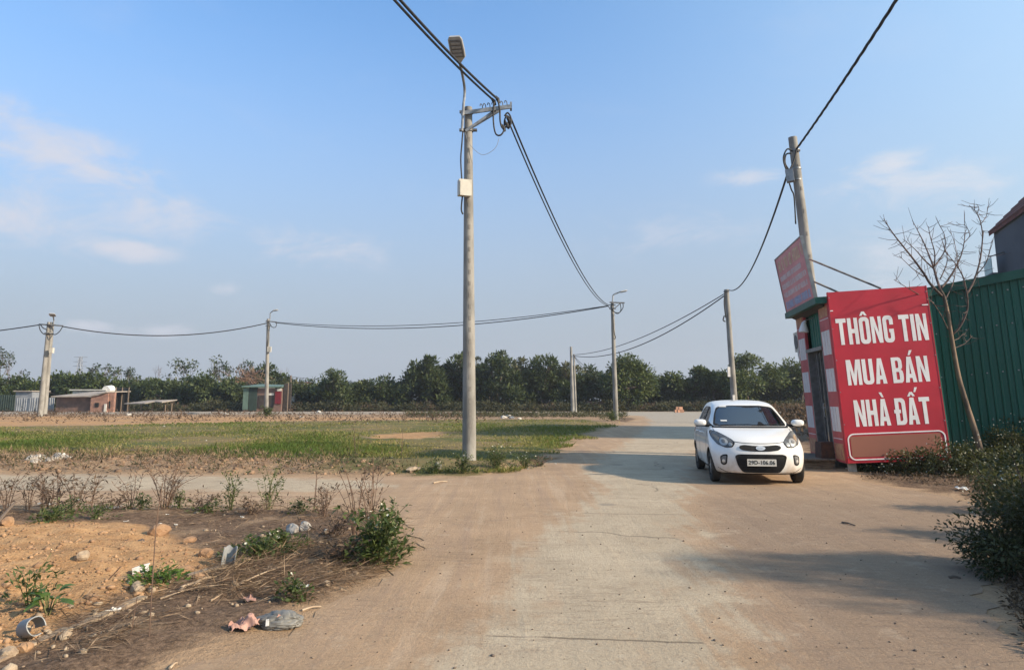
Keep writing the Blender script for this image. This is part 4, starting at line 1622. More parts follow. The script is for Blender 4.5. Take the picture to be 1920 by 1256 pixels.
mb.box(((pu(42, 90) + pu(76, 90)) / 2, 90, pz(733.4, 90)), (pu(76, 90) - pu(42, 90), 3.6, .12))
mb.build('hut_roof', M['asbestos'], zf)
df = thing('green_fence', 'dark green sheet fence at the far left edge', 'fence', (0, 0, 0))
for k in range(8):
    u0, u1 = -70 + k * 12.4, -70 + (k + 1) * 12.4 - .5
    mb = MB()
    corrug(mb, (pu(u0, 88), 88), (pu(u1, 88), 88), .1, pz(740, 88), pz(740, 88), pitch=.25, depth=.05, nrm=(0, -1))
    mb.build('metal_sheet', M['black_green'], df, fix=False)
lr = thing('lean_to', 'low lean-to with pale sloping sheet roof in the far scrub', 'shed', (0, 0, 0))
vs = [(pu(233), YS, pz(757.5)), (pu(280), YS - 1, pz(757)), (pu(296), YS - .6, pz(753.5)), (pu(312), YS - 1, pz(755)), (pu(325), YS + 1, pz(750.5)), (pu(262), YS + 2.5, pz(751.8))]
mb = MB()
mb.add(vs + [(p[0], p[1], p[2] + .1) for p in vs], [tuple(range(6)), tuple(range(11, 5, -1))] + [(i, (i + 1) % 6, 6 + (i + 1) % 6, 6 + i) for i in range(6)])
mb.build('roof', M['asbestos'], lr)
for u in (240, 262, 284, 308, 320):
    mb = MB()
    mb.tube([(pu(u), YS + .4, 0), (pu(u), YS + .4, pz(756))], .07, 6)
    mb.build('post', M['wood'], lr)

YG = 88.0
gh = thing('green_hut', 'small mint green hut with maroon door behind the hut pole', 'hut', (0, 0, 0))
gx = lambda u: pu(u, YG)
gz = lambda v: pz(v, YG)
mb = MB()
mb.box(((gx(456) + gx(528)) / 2, YG + .45, gz(728) / 2), (gx(528) - gx(456), .9, gz(728)))
mb.build('wall', M['brick_dirty'], gh)
for (u0, u1, v0, v1, mm, nm) in ((456, 466, 727, 768, 'mint', 'side_panel'), (467, 482, 724, 770, 'black_green', 'side_panel'), (484, 515, 725, 728.5, 'pale_roof', 'fascia_board'), (519, 527, 728, 733, 'pale_roof', 'notice'),
                                (516, 527, 734, 757, 'maroon', 'door'), (503, 513, 737, 741, 'pale_roof', 'notice'), (486, 514, 741, 764, 'soffit', 'window')):
    mb = MB()
    mb.box(((gx(u0) + gx(u1)) / 2, YG - .04, (gz(v0) + gz(v1)) / 2), (gx(u1) - gx(u0), .14, gz(v0) - gz(v1)))
    mb.build(nm, M[mm], gh)
mb = MB()
vs = [(gx(454), YG - .5, gz(726)), (gx(529), YG - .5, gz(726.5)), (gx(527), YG + 3.4, gz(723)), (gx(470), YG + 3.4, gz(721))]
mb.add(vs + [(p[0], p[1], p[2] + .14) for p in vs], [(0, 1, 2, 3), (7, 6, 5, 4)] + [(i, (i + 1) % 4, 4 + (i + 1) % 4, 4 + i) for i in range(4)])
mb.build('roof', M['mint'], gh)
nb = thing('net_enclosure', 'brown dark netted enclosure joined to the mint green hut', 'enclosure', (0, 0, 0))
mb = MB()
mb.box(((gx(529.5) + gx(543)) / 2, YG + .5, gz(719) / 2), (gx(543) - gx(529.5), .3, gz(719)))
mb.build('net', M['soffit'], nb)
mb = MB()
mb.tube([(gx(543.6), YG - .9, 0), (gx(543.6), YG - .9, gz(717))], .07, 6)
mb.build('post', M['wood'], nb)
for lab, u0, u1, v0, v1, Y, roof in (('tiny white house showing above the trees right of the green hut', 558, 572, 718, 726, 150, (550, 562)), ('small pale hut in the trees right of the green hut', 545, 552, 729, 738, 96, None),
                                     ('white building far behind the trees right of the pole', 1395, 1403, 696, 706, 150, None)):
    h = thing('far_house', lab, 'house', (0, 0, 0))
    mb = MB()
    mb.box(((pu(u0, Y) + pu(u1, Y)) / 2, Y + 2, pz(v0, Y) / 2), (pu(u1, Y) - pu(u0, Y), 4, pz(v0, Y)))
    mb.build('wall', M['white'], h)
    mb = MB()
    mb.box(((pu(u0, Y) + pu(u1, Y)) / 2, Y + 2, pz(v0, Y) + .1), (pu(u1, Y) - pu(u0, Y) + .5, 4.6, .2))
    mb.build('roof', M['roof_tile'] if roof else M['pale_roof'], h)

# distant lattice pylon
py = thing('pylon', 'distant steel lattice transmission pylon above the trees at left', 'pylon', (0, 0, 0))
YP = 520.0
px_, pt = P(144, 748, YP).x, P(144, 668, YP).z
mb = MB()
sec = [(0, 4.2), (pt * .5, 2.0), (pt * .75, 1.2), (pt, .7)]
for i in range(3):
    (z0, w0), (z1, w1) = sec[i], sec[i + 1]
    c0 = [(px_ + sx * w0, YP + sy_ * w0, z0) for sx, sy_ in ((-1, -1), (1, -1), (1, 1), (-1, 1))]
    c1 = [(px_ + sx * w1, YP + sy_ * w1, z1) for sx, sy_ in ((-1, -1), (1, -1), (1, 1), (-1, 1))]
    for k in range(4):
        mb.beam(c0[k], c1[k], .32, .32)
        for (s_a, s_b) in ((0, .5), (.5, 1)):
            p0, p1 = Vector(c0[k]).lerp(Vector(c1[k]), s_a), Vector(c0[(k + 1) % 4]).lerp(Vector(c1[(k + 1) % 4]), s_b)
            mb.beam(p0, p1, .2, .2)
            p0, p1 = Vector(c0[(k + 1) % 4]).lerp(Vector(c1[(k + 1) % 4]), s_a), Vector(c0[k]).lerp(Vector(c1[k]), s_b)
            mb.beam(p0, p1, .2, .2)
mb.build('lattice', M['zinc'], py)
for f in (.78, .88, .98):
    mb = MB()
    mb.beam((px_ - 5, YP, pt * f), (px_ + 5, YP, pt * f), .35, .35)
    mb.build('crossarm', M['zinc'], py)
# ------------------------------------------------------------------ white hatchback
def car_paint():
    m = bpy.data.materials.new('white_car_paint')
    m.use_nodes = True
    t = NT(m.node_tree)
    out = t.n('ShaderNodeOutputMaterial')
    b = t.n('ShaderNodeBsdfPrincipled', i_Roughness=.32)
    t.set(b, 'Coat Weight', .6)
    t.set(b, 'Coat Roughness', .06)
    co = t.n('ShaderNodeTexCoord')
    sp = t.n('ShaderNodeSeparateXYZ', x0=co.outputs['Object'])
    dust = t.math('MULTIPLY', t.smooth(sp.outputs[2], .70, .18), t.smooth(t.noise(co.outputs['Object'], 4, 6), .3, .7))
    c = t.mix(t.math('MULTIPLY', dust, .75), (.70, .695, .675), (.36, .27, .19))
    t.set(b, 'Base Color', c)
    t.set(b, 'Roughness', t.math('ADD', .3, t.math('MULTIPLY', dust, .5)))
    t.t.links.new(b.outputs[0], out.inputs[0])
    return m


def glassmat(name, tint=(.36, .40, .42), refl=.12):
    m = bpy.data.materials.new(name)
    m.use_nodes = True
    t = NT(m.node_tree)
    out = t.n('ShaderNodeOutputMaterial')
    tr = t.n('ShaderNodeBsdfTransparent', i_Color=tint)
    gl = t.n('ShaderNodeBsdfGlossy', i_Roughness=.02, i_Color=(.85, .85, .85))
    lw = t.n('ShaderNodeLayerWeight', i_Blend=.35)
    f = t.math('ADD', t.math('MULTIPLY', lw.outputs['Fresnel'], .26), refl * .2, clamp=True)
    mx = t.n('ShaderNodeMixShader', x0=f)
    t.t.links.new(tr.outputs[0], mx.inputs[1])
    t.t.links.new(gl.outputs[0], mx.inputs[2])
    t.t.links.new(mx.outputs[0], out.inputs[0])
    return m


M['paint'] = car_paint()
M['screen'] = glassmat('car_glass')
M['clear'] = glassmat('lamp_cover', (.88, .89, .89), .08)
M['trim'] = pmat('black_trim', (.014, .014, .015), (.010, .010, .011), 8, .55, spec=.15)
M['seam'] = pmat('panel_gap', (.03, .03, .03), (.024, .024, .024), 8, .8, spec=.1)
M['tyre'] = pmat('tyre_rubber', (.028, .027, .026), (.045, .04, .035), 7, .85)
M['rim'] = pmat('alloy', (.45, .45, .46), (.35, .35, .35), 6, .35, .8)
M['chrome'] = pmat('chrome', (.68, .68, .68), (.6, .6, .6), 6, .3, .5)
M['headlamp'] = pmat('headlamp_grey', (.20, .20, .20), (.11, .11, .11), 9, .4, .0)
M['bulb'] = pmat('bulb_silver', (.62, .61, .58), (.5, .49, .47), 9, .3, .3)
M['amber'] = pmat('amber_bulb', (.52, .40, .28), (.46, .34, .22), 9, .25, .3)
M['plate'] = pmat('number_plate', (.62, .60, .55), (.54, .52, .47), 6, .5)
M['ink'] = pmat('plate_ink', (.03, .035, .03), (.02, .02, .02), 6, .6)
M['interior'] = pmat('car_interior', (.035, .034, .034), (.025, .025, .025), 5, .8)
M['seat'] = pmat('seat_fabric', (.075, .07, .065), (.05, .047, .045), 12, .9)
M['red_lens'] = pmat('red_lens', (.35, .01, .01), (.25, .01, .01), 6, .2)

CAR_P, CAR_A = Vector((4.36, 12.80, .006)), R(-8.5)
car = thing('car', 'small white hatchback parked facing the camera in front of the kiosk', 'car', CAR_P, CAR_A)
car.scale = (1.03, 1.0, 1.0)

# rows: z, front y, rear y, half width, front corner depth, front exponent
ROWS = [(.185, .16, 3.46, .66, .40, 2.3), (.205, .07, 3.52, .715, .46, 2.3), (.25, .035, 3.565, .755, .50, 2.35), (.34, .012, 3.585, .780, .53, 2.4), (.44, .0, 3.595, .793, .55, 2.4),
        (.54, .008, 3.59, .7975, .56, 2.4), (.61, .03, 3.58, .797, .58, 2.35), (.67, .055, 3.57, .795, .62, 2.3), (.725, .085, 3.56, .79, .66, 2.25), (.765, .13, 3.55, .785, .68, 2.2),
        (.80, .20, 3.54, .779, .68, 2.2), (.84, .31, 3.53, .771, .64, 2.25), (.88, .46, 3.51, .762, .56, 2.35), (.915, .62, 3.50, .753, .48, 2.5), (.945, .78, 3.49, .744, .40, 2.7),
        (.968, .875, 3.48, .736, .36, 2.8), (1.0, .935, 3.465, .724, .34, 2.8), (1.06, 1.03, 3.435, .703, .34, 2.7), (1.14, 1.165, 3.39, .664, .34, 2.7), (1.22, 1.305, 3.335, .634, .34, 2.7),
        (1.29, 1.435, 3.275, .608, .34, 2.7), (1.345, 1.55, 3.21, .586, .36, 2.6), (1.385, 1.65, 3.14, .565, .38, 2.5), (1.415, 1.77, 3.06, .537, .42, 2.4), (1.438, 1.92, 2.96, .495, .45, 2.3),
        (1.455, 2.08, 2.84, .43, .4, 2.2), (1.466, 2.25, 2.70, .32, .3, 2.1), (1.472, 2.40, 2.55, .2, .1, 2.0)]


def catmull_rows(rows, k):
    rows = [np.array(r) for r in rows]
    out = []
    for i in range(len(rows) - 1):
        p0, p1, p2, p3 = rows[max(i - 1, 0)], rows[i], rows[i + 1], rows[min(i + 2, len(rows) - 1)]
        for j in range(k):
            s = j / k
            q = .5 * ((2 * p1) + (p2 - p0) * s + (2 * p0 - 5 * p1 + 4 * p2 - p3) * s * s + (3 * p1 - p0 - 3 * p2 + p3) * s ** 3)
            q[0] = p1[0] + (p2[0] - p1[0]) * s if not (min(p1[0], p2[0]) <= q[0] <= max(p1[0], p2[0])) else q[0]
            out.append(q)
    return out + [rows[-1]]


NF, NS = 22, 20


def outline(row):
    z, yf, yr, w_, d, n = row
    mid = (yf + yr) / 2
    d = min(d, (mid - yf) * .9)
    dr = min(.34, (yr - mid) * .9)
    right = []
    for i in range(NF + 1):
        a = (i / NF) * math.pi / 2
        x = w_ * math.sin(a) ** (2 / n)
        y = yf + d * (1 - math.cos(a) ** (2 / n))
        right.append((x, y))
    for i in range(1, NS):
        right.append((w_, yf + d + (yr - dr - yf - d) * i / NS))
    for i in range(NF, -1, -1):
        a = (i / NF) * math.pi / 2
        right.append((w_ * math.sin(a) ** (2 / 2.4), yr - dr * (1 - max(math.cos(a), 0) ** (2 / 2.4))))
    leftp = [(-x, y) for x, y in right[1:-1]][::-1]
    return [(x, y, z) for x, y in right + leftp]


rows = catmull_rows(ROWS, 3)
rings = [outline(r) for r in rows]
NR = len(rings[0])
mb = MB()
vs = [p for r_ in rings for p in r_]
fs = []
for i in range(len(rings) - 1):
    for k in range(NR):
        fs.append((i * NR + k, i * NR + (k + 1) % NR, (i + 1) * NR + (k + 1) % NR, (i + 1) * NR + k))
o0 = len(vs)
vs.append((0, 1.8, .185))
vs.append((0, 2.475, 1.4735))
e = (len(rings) - 1) * NR
for k in range(NR):
    fs.append((o0, (k + 1) % NR, k))
    fs.append((o0 + 1, e + k, e + (k + 1) % NR))
mb.add(vs, fs)
body = mb.build('body', [M['paint'], M['interior']], car)
dg = bpy.context.evaluated_depsgraph_get()
bvh = BVHTree.FromPolygons([Vector(v) for v in mb.v], mb.f)


def cut(cutter_mb):
    global body
    c = cutter_mb.build('cutter', [M['paint'], M['interior']])
    c.data.polygons.foreach_set('material_index', [1] * len(c.data.polygons))
    c.matrix_world = Matrix.Translation(CAR_P) @ Matrix.Rotation(CAR_A, 4, 'Z') @ Matrix.Diagonal((1.03, 1, 1, 1))
    md = body.modifiers.new('cut', 'BOOLEAN')
    md.operation = 'DIFFERENCE'
    md.solver = 'EXACT'
    md.object = c
    bpy.context.view_layer.update()
    me = bpy.data.meshes.new_from_object(body.evaluated_get(bpy.context.evaluated_depsgraph_get()))
    body.modifiers.clear()
    body.data = me
    me.name = 'body'
    bpy.data.objects.remove(c)


WY = (.66, 3.045)
WR = .282
for sx in (-1, 1):
    for wy in WY:
        c = MB()
        c.tube([(sx * .53, wy, WR + .015), (sx * .95, wy, WR + .015)], WR + .045, 40)
        cut(c)


def rounded(poly, r=.03, n=4):
    out = []
    m = len(poly)
    for i in range(m):
        p, a, b = Vector(poly[i]), Vector(poly[i - 1]), Vector(poly[(i + 1) % m])
        d1, d2 = (a - p), (b - p)
        rr_ = min(r, d1.length * .45, d2.length * .45)
        p1, p2 = p + d1.normalized() * rr_, p + d2.normalized() * rr_
        for k in range(n + 1):
            s = k / n
            out.append(tuple((p1 * (1 - s) + p * s) * (1 - s) + (p * (1 - s) + p2 * s) * s))
    return out


# cabin opened behind the glass
c = MB()
c.prism([(1.22, .50), (1.16, .93), (1.60, 1.29), (1.86, 1.375), (2.7, 1.385), (3.02, 1.25), (3.2, .97), (3.2, .50)], -.50, .50, 'x')
cut(c)
SCR = rounded([(-.655, .992), (.655, .992), (.592, 1.18), (.515, 1.335), (.29, 1.366), (-.29, 1.366), (-.515, 1.335), (-.592, 1.18)], .05, 4)
c = MB()
c.prism(SCR, .80, 1.78, 'y')
cut(c)
SIDE1 = rounded([(1.20, .965), (2.06, .985), (2.06, 1.345), (1.80, 1.335), (1.58, 1.245)], .05, 4)
SIDE2 = rounded([(2.14, .988), (2.78, 1.03), (2.98, 1.09), (2.86, 1.28), (2.62, 1.345), (2.14, 1.348)], .05, 4)
for sx in (-1, 1):
    for sd in (SIDE1, SIDE2):
        c = MB()
        c.prism(sd, sx * .46, sx * .9, 'x')
        cut(c)
smooth_mesh(body.data, 32)


def patch(name, outl, axis, mat, side=-1, off=.004, depth=.012, step=.03, parent=car, holes=(), bulge=0.0, smooth=True):
    """thin piece that follows the body: outl in (x,z) seen from the front, or (y,z) seen from a side"""
    us, vs2 = [p[0] for p in outl], [p[1] for p in outl]
    pts, edges = [], []
    loops = [list(outl)] + [list(h) for h in holes]
    for lp in loops:
        dense = []
        for i in range(len(lp)):
            a, b = Vector(lp[i]), Vector(lp[(i + 1) % len(lp)])
            n = max(1, int((b - a).length / step))
            dense += [a.lerp(b, k / n) for k in range(n)]
        o_ = len(pts)
        pts += dense
        edges += [(o_ + i, o_ + (i + 1) % len(dense)) for i in range(len(dense))]
    nb = len(pts)
    gu, gv = np.meshgrid(np.arange(min(us) + step * .5, max(us), step), np.arange(min(vs2) + step * .5, max(vs2), step))
    q = sd_poly(gu.ravel(), gv.ravel(), list(outl))
    for h in holes:
        q = np.minimum(q, -sd_poly(gu.ravel(), gv.ravel(), list(h)))
    cu, cv, qq = gu.ravel()[q > step * .35], gv.ravel()[q > step * .35], q[q > step * .35]
    pts += [Vector((float(a), float(b))) for a, b in zip(cu, cv)]
    V2, E2, F2, _, _, _ = delaunay_2d_cdt(pts, edges, [], 1 if not holes else 3, 1e-6)
    sdv = sd_poly(np.array([p[0] for p in V2]), np.array([p[1] for p in V2]), list(outl))
    cen = [((V2[f[0]] + V2[f[1]] + V2[f[2]]) / 3) for f in F2]
    if holes:
        cs_ = sd_poly(np.array([c_[0] for c_ in cen]), np.array([c_[1] for c_ in cen]), list(outl))
        for h in holes:
            cs_ = np.minimum(cs_, -sd_poly(np.array([c_[0] for c_ in cen]), np.array([c_[1] for c_ in cen]), list(h)))
        F2 = [f for f, s_ in zip(F2, cs_) if s_ > -1e-6]
    top_, last = [], None
    for p, s_ in zip(V2, sdv):
        if axis == 'y':
            o_, d_ = Vector((p[0], -1.0, p[1])), Vector((0, 1, 0))
        else:
            o_, d_ = Vector((side * 2.0, p[0], p[1])), Vector((-side, 0, 0))
        hit, nrm, _, _ = bvh.ray_cast(o_, d_)
        if hit is None:
            hit, nrm = (last or (o_ + d_, -d_))
        if nrm.dot(d_) > 0:
            nrm = -nrm
        last = (hit, nrm)
        top_.append((hit + nrm * (off + bulge * min(1, max(0, s_) / .05)), hit - nrm * depth, nrm))
    m_ = MB()
    n = len(top_)
    m_.add([a for a, _, _ in top_], F2)
    from collections import Counter
    cnt = Counter()
    for f in F2:
        for i in range(3):
            cnt[tuple(sorted((f[i], f[(i + 1) % 3])))] += 1
    be = [k for k, v_ in cnt.items() if v_ == 1]
    o_ = len(m_.v)
    m_.v += [tuple(b) for _, b, _ in top_]
    for a, b in be:
        m_.f.append((a, b, o_ + b, o_ + a))
        m_.m.append(0)
    ob_ = m_.build(name, mat, parent, smooth=35 if smooth else False)
    return ob_


def ell(cx, cz, rx_, rz2, n=24):
    return [(cx + rx_ * math.cos(2 * math.pi * k / n), cz + rz2 * math.sin(2 * math.pi * k / n)) for k in range(n)]


def strip2(pts2, w_, closed=False):
    L_, R_ = [], []
    pts2 = [Vector(p) for p in pts2]
    for i, p in enumerate(pts2):
        d = (pts2[min(i + 1, len(pts2) - 1)] - pts2[max(i - 1, 0)]).normalized()
        n = Vector((-d.y, d.x))
        L_.append(tuple(p + n * w_ / 2))
        R_.append(tuple(p - n * w_ / 2))
    return L_ + R_[::-1]


ws = patch('windscreen', SCR, 'y', M['screen'], off=-.006, depth=.003, step=.06)
fr = rounded([(-.685, .975), (.685, .975), (.618, 1.18), (.535, 1.352), (.29, 1.384), (-.29, 1.384), (-.535, 1.352), (-.618, 1.18)], .05, 4)
patch('windscreen_seal', fr, 'y', M['trim'], off=.002, depth=.004, step=.05, holes=[SCR])
for sx, x0, z0, w2, h2 in ((-1, -.46, 1.338, .13, .028), (-1, -.50, 1.075, .11, .022)):
    st = patch('sticker', [(x0, z0), (x0 + w2, z0), (x0 + w2, z0 + h2), (x0, z0 + h2)], 'y', M['white'], off=.003, depth=.002, parent=ws)
# wipers and cowl
for x0, x1, z0, z1 in ((-.52, .02, 1.0, 1.012), (.02, .58, 1.0, 1.014)):
    a_, _, _, _ = bvh.ray_cast(Vector((x0, -1, z0)), Vector((0, 1, 0)))
    b_, _, _, _ = bvh.ray_cast(Vector((x1, -1, z1)), Vector((0, 1, 0)))
    mid_, _, _, _ = bvh.ray_cast(Vector(((x0 + x1) / 2, -1, (z0 + z1) / 2)), Vector((0, 1, 0)))
    m_ = MB()
    m_.tube([a_ + Vector((0, -.012, .006)), mid_ + Vector((0, -.014, .01)), b_ + Vector((0, -.012, .006))], .009, 6)
    m_.build('wiper', M['trim'], car)
patch('cowl', rounded([(-.68, .958), (.68, .958), (.675, .985), (-.675, .985)], .01, 2), 'y', M['trim'], off=.003, depth=.01, step=.04)
for sx in (-1, 1):
    for sd, nm in ((SIDE1, 'front_window'), (SIDE2, 'rear_window')):
        patch(nm, sd, 'x', M['screen'], side=sx, off=-.006, depth=.003, step=.08)
    patch('window_pillar', [(2.07, .99), (2.13, .99), (2.13, 1.345), (2.07, 1.345)], 'x', M['trim'], side=sx, off=.003, depth=.01, step=.06)
    tri_ = [(1.02, .985), (1.20, .97), (1.32, 1.075)]
    patch('door_corner', rounded(tri_, .02, 2), 'x', M['trim'], side=sx, off=.004, depth=.01, step=.05)
    for ln in ([(1.12, .97), (1.05, .80), (1.03, .55), (1.06, .30), (1.2, .26), (1.9, .26), (2.05, .30), (2.10, .50), (2.10, .98)], [(2.10, .30), (2.5, .28), (2.66, .45), (2.84, .72), (2.86, 1.02)]):
        patch('door_gap', strip2(curve_pts([(*p, 0) for p in ln], 4) and [p.to_2d() for p in curve_pts([(*p, 0) for p in ln], 4)], .008), 'x', M['seam'], side=sx, off=.0025, depth=.004, step=.1, smooth=False)
    for y0 in (1.86, 2.62):
        hit, nrm, _, _ = bvh.ray_cast(Vector((sx * 2, y0, .84)), Vector((-sx, 0, 0)))
        m_ = MB()
        m_.tube([hit + Vector((-.005 * sx, -.085, 0)), hit + Vector((sx * .03, -.06, .002)), hit + Vector((sx * .034, .05, .002)), hit + Vector((-.005 * sx, .085, 0))], [.012, .015, .015, .012], 8)
        m_.build('door_handle', M['paint'], car, smooth=True)

# front face
def mirror(poly, sx):
    return [(p[0] * sx, p[1]) for p in (poly if sx > 0 else poly[::-1])]


GR = [(-.345, .640), (-.30, .605), (-.15, .588), (.15, .588), (.30, .605), (.345, .640), (.335, .672), (.27, .692), (.10, .676), (-.10, .676), (-.27, .692), (-.335, .672)]
GRr = rounded(GR, .035, 4)
g = patch('grille', GRr, 'y', M['trim'], off=.004, depth=.02, step=.03)
inn = [(p[0] * .955, .64 + (p[1] - .64) * .80) for p in GRr]
patch('grille_rim', GRr, 'y', M['seam'], off=.010, depth=.012, step=.03, parent=g, holes=[inn])
hit, nrm, _, _ = bvh.ray_cast(Vector((0, -1, .637)), Vector((0, 1, 0)))
lg = patch('badge', ell(0, .637, .078, .036), 'y', M['seam'], off=.014, depth=.01, step=.02, parent=g)
patch('badge_ring', ell(0, .637, .078, .036), 'y', M['chrome'], off=.018, depth=.012, step=.02, parent=g, holes=[ell(0, .637, .072, .031)])
XF = Matrix.Translation((0, hit.y - .021, .637)) @ Matrix.Rotation(R(84), 4, 'X')
font_mesh('KIA', .050, 'badge_lettering', M['chrome'], g, XF, bold=.0005, xs=1.1)

LG = rounded([(-.425, .505), (-.38, .335), (-.30, .225), (.30, .225), (.38, .335), (.425, .505), (.36, .535), (-.36, .535)], .05, 5)
lgp = patch('lower_grille', LG, 'y', M['trim'], off=.004, depth=.02, step=.04)
patch('grille_rim', LG, 'y', M['seam'], off=.011, depth=.014, step=.04, parent=lgp, holes=[[(p[0] * .95, .385 + (p[1] - .385) * .90) for p in LG]])
for z in (.26, .295, .33, .475, .50):
    hw = .29 if z < .3 else .34 if z < .4 else .38
    patch('slat', [(-hw, z - .006), (hw, z - .006), (hw, z + .006), (-hw, z + .006)], 'y', M['seam'], off=.008, depth=.01, step=.05, parent=lgp)
hit, nrm, _, _ = bvh.ray_cast(Vector((0, -1, .40)), Vector((0, 1, 0)))
m_ = MB()
m_.box((0, hit.y - .018, .398), (.475, .014, .118))
pl = m_.build('number_plate', M['plate'], car)
font_mesh('29D-106.06', .098, 'plate_lettering', M['ink'], pl, Matrix.Translation((0, hit.y - .0262, .397)) @ Matrix.Rotation(R(90), 4, 'X'), bold=.0016, xs=.86)

HL = [(.396, .725), (.45, .645), (.558, .638), (.68, .69), (.738, .785), (.748, .875), (.725, .918), (.63, .895), (.52, .83), (.44, .778)]
for sx in (-1, 1):
    P_ = mirror(rounded(HL, .03, 4), sx)
    hl = patch('headlight', P_, 'y', M['headlamp'], off=.003, depth=.02, step=.025)
    ctr = (sum(p[0] for p in P_) / len(P_), sum(p[1] for p in P_) / len(P_))
    inner_ = [(ctr[0] + (p[0] - ctr[0]) * .93, ctr[1] + (p[1] - ctr[1]) * .92) for p in P_]
    patch('lamp_rim', P_, 'y', M['trim'], off=.007, depth=.02, step=.03, parent=hl, holes=[inner_])
    patch('reflector', ell(sx * .575, .735, .066, .062), 'y', M['bulb'], off=.006, depth=.01, step=.02, parent=hl, bulge=.012)
    patch('bulb', ell(sx * .575, .735, .030, .028), 'y', M['headlamp'], off=.021, depth=.012, step=.015, parent=hl, bulge=.008)
    patch('bulb', ell(sx * .475, .695, .032, .030), 'y', M['bulb'], off=.008, depth=.01, step=.015, parent=hl, bulge=.008)
    patch('indicator', mirror([(.655, .74), (.69, .78), (.715, .855), (.665, .845), (.63, .80)], sx), 'y', M['amber'], off=.006, depth=.01, step=.02, parent=hl)
    patch('lamp_cover', inner_, 'y', M['clear'], off=.016, depth=.012, step=.03, parent=hl)
    FG = mirror(rounded([(.535, .53), (.60, .525), (.655, .49), (.645, .36), (.60, .335), (.555, .36)], .035, 4), sx)
    fg_ = patch('fog_lamp', FG, 'y', M['trim'], off=.004, depth=.02, step=.025)
    ctr = (sx * .598, .435)
    patch('fog_reflector', [(ctr[0] + (p[0] - ctr[0]) * .66, ctr[1] + (p[1] - ctr[1]) * .72) for p in FG], 'y', M['headlamp'], off=.008, depth=.01, step=.02, parent=fg_, bulge=.006)
    patch('fog_bulb', ell(sx * .60, .415, .022, .026), 'y', M['bulb'], off=.014, depth=.01, step=.012, parent=fg_, bulge=.01)
    # mirrors
    hit, nrm, _, _ = bvh.ray_cast(Vector((sx * 2, 1.14, .995)), Vector((-sx, 0, 0)))
    m_ = MB()
    m_.tube([hit + Vector((-sx * .02, 0, -.005)), hit + Vector((sx * .06, .0, .0)), hit + Vector((sx * .10, 0, .02))], [.035, .03, .035], 10)
    mr_ = m_.build('mirror', M['trim'], car, smooth=40)
    m_ = MB()
    cx_ = hit.x + sx * .165
    for i, (dy, kx, kz) in enumerate(((-.085, .35, .35), (-.078, .62, .62), (-.055, .85, .86), (-.015, 1, 1), (.035, .98, .98))):
        m_.v += [(cx_ + sx * .0 + .112 * kx * (abs(math.cos(a_)) ** .7) * (1 if math.cos(a_) > 0 else -1), hit.y + dy, 1.045 + .066 * kz * (abs(math.sin(a_)) ** .75) * (1 if math.sin(a_) > 0 else -1)) for a_ in [2 * math.pi * k / 20 for k in range(20)]]
    for i in range(4):
        m_.f += [(i * 20 + k, i * 20 + (k + 1) % 20, i * 20 + 20 + (k + 1) % 20, i * 20 + 20 + k) for k in range(20)]
    m_.f += [tuple(range(20)), tuple(range(80, 100))]
    m_.m = [0] * len(m_.f)
    m_.build('mirror_shell', M['paint'], mr_, smooth=50)
    m_ = MB()
    m_.box((cx_, hit.y + .037, 1.045), (.19, .006, .11))
    m_.build('mirror_glass', M['glass_dark'], mr_)
    m_ = MB()
    m_.box((cx_ - sx * .01, hit.y - .02, .982), (.17, .07, .012))
    m_.build('mirror_base', M['trim'], mr_)
    # tail lamp
    patch('tail_lamp', rounded([(3.18, .80), (3.34, .80), (3.36, 1.06), (3.22, 1.06)], .03, 3), 'x', M['red_lens'], side=sx, off=.006, depth=.01, step=.04)
    patch('sill', [(1.03, .215), (2.68, .215), (2.68, .255), (1.03, .255)], 'x', M['trim'], side=sx, off=.006, depth=.01, step=.1)
HG = [(-.40, .742), (-.30, .728), (-.12, .718), (.12, .718), (.30, .728), (.40, .742)]
patch('hood_gap', strip2([p.to_2d() for p in curve_pts([(*p, 0) for p in HG], 5)], .010), 'y', M['seam'], off=.0022, depth=.004, step=.04, smooth=False)
for sx in (-1, 1):
    HS = [(sx * .40, .742), (sx * .52, .79), (sx * .63, .868), (sx * .66, .90), (sx * .672, .945)]
    patch('hood_gap', strip2([p.to_2d() for p in curve_pts([(*p, 0) for p in HS], 4)], .008), 'y', M['seam'], off=.0022, depth=.004, step=.04, smooth=False)
    patch('bumper_crease', strip2([(sx * .46, .20), (sx * .58, .23), (sx * .69, .29)], .010), 'y', M['seam'], off=.001, depth=.004, step=.04, smooth=False)
patch('bumper_lip', rounded([(-.60, .188), (.60, .188), (.56, .206), (-.56, .206)], .008, 2), 'y', M['trim'], off=.006, depth=.01, step=.05)
m_ = MB()
m_.tube([(0, 2.95, 1.44), (0, 3.12, 1.55)], [.009, .005], 6)
m_.build('aerial', M['trim'], car)

# cabin
m_ = MB()
m_.prism([(.99, .70), (1.02, .955), (1.14, .985), (1.36, .965), (1.46, .90), (1.46, .62), (1.2, .6)], -.535, .535, 'x')
m_.build('dashboard', M['interior'], car)
for x in (-.29, .29):
    m_ = MB()
    m_.box((x, 2.03, .70), (.44, .46, .16))
    s_ = m_.build('front_seat', M['seat'], car)
    m_ = MB()
    m_.prism([(2.2, .74), (2.32, .74), (2.50, 1.20), (2.40, 1.22)], x - .21, x + .21, 'x')
    m_.build('backrest', M['seat'], s_)
    m_ = MB()
    m_.box((x, 2.46, 1.27), (.24, .09, .14), Matrix.Rotation(R(-12), 3, 'X'))
    m_.build('headrest', M['seat'], s_)
m_ = MB()
m_.prism([(2.85, .6), (3.05, .6), (3.12, 1.04), (3.02, 1.05)], -.5, .5, 'x')
m_.build('rear_seat', M['seat'], car)
m_ = MB()
ring_ = []
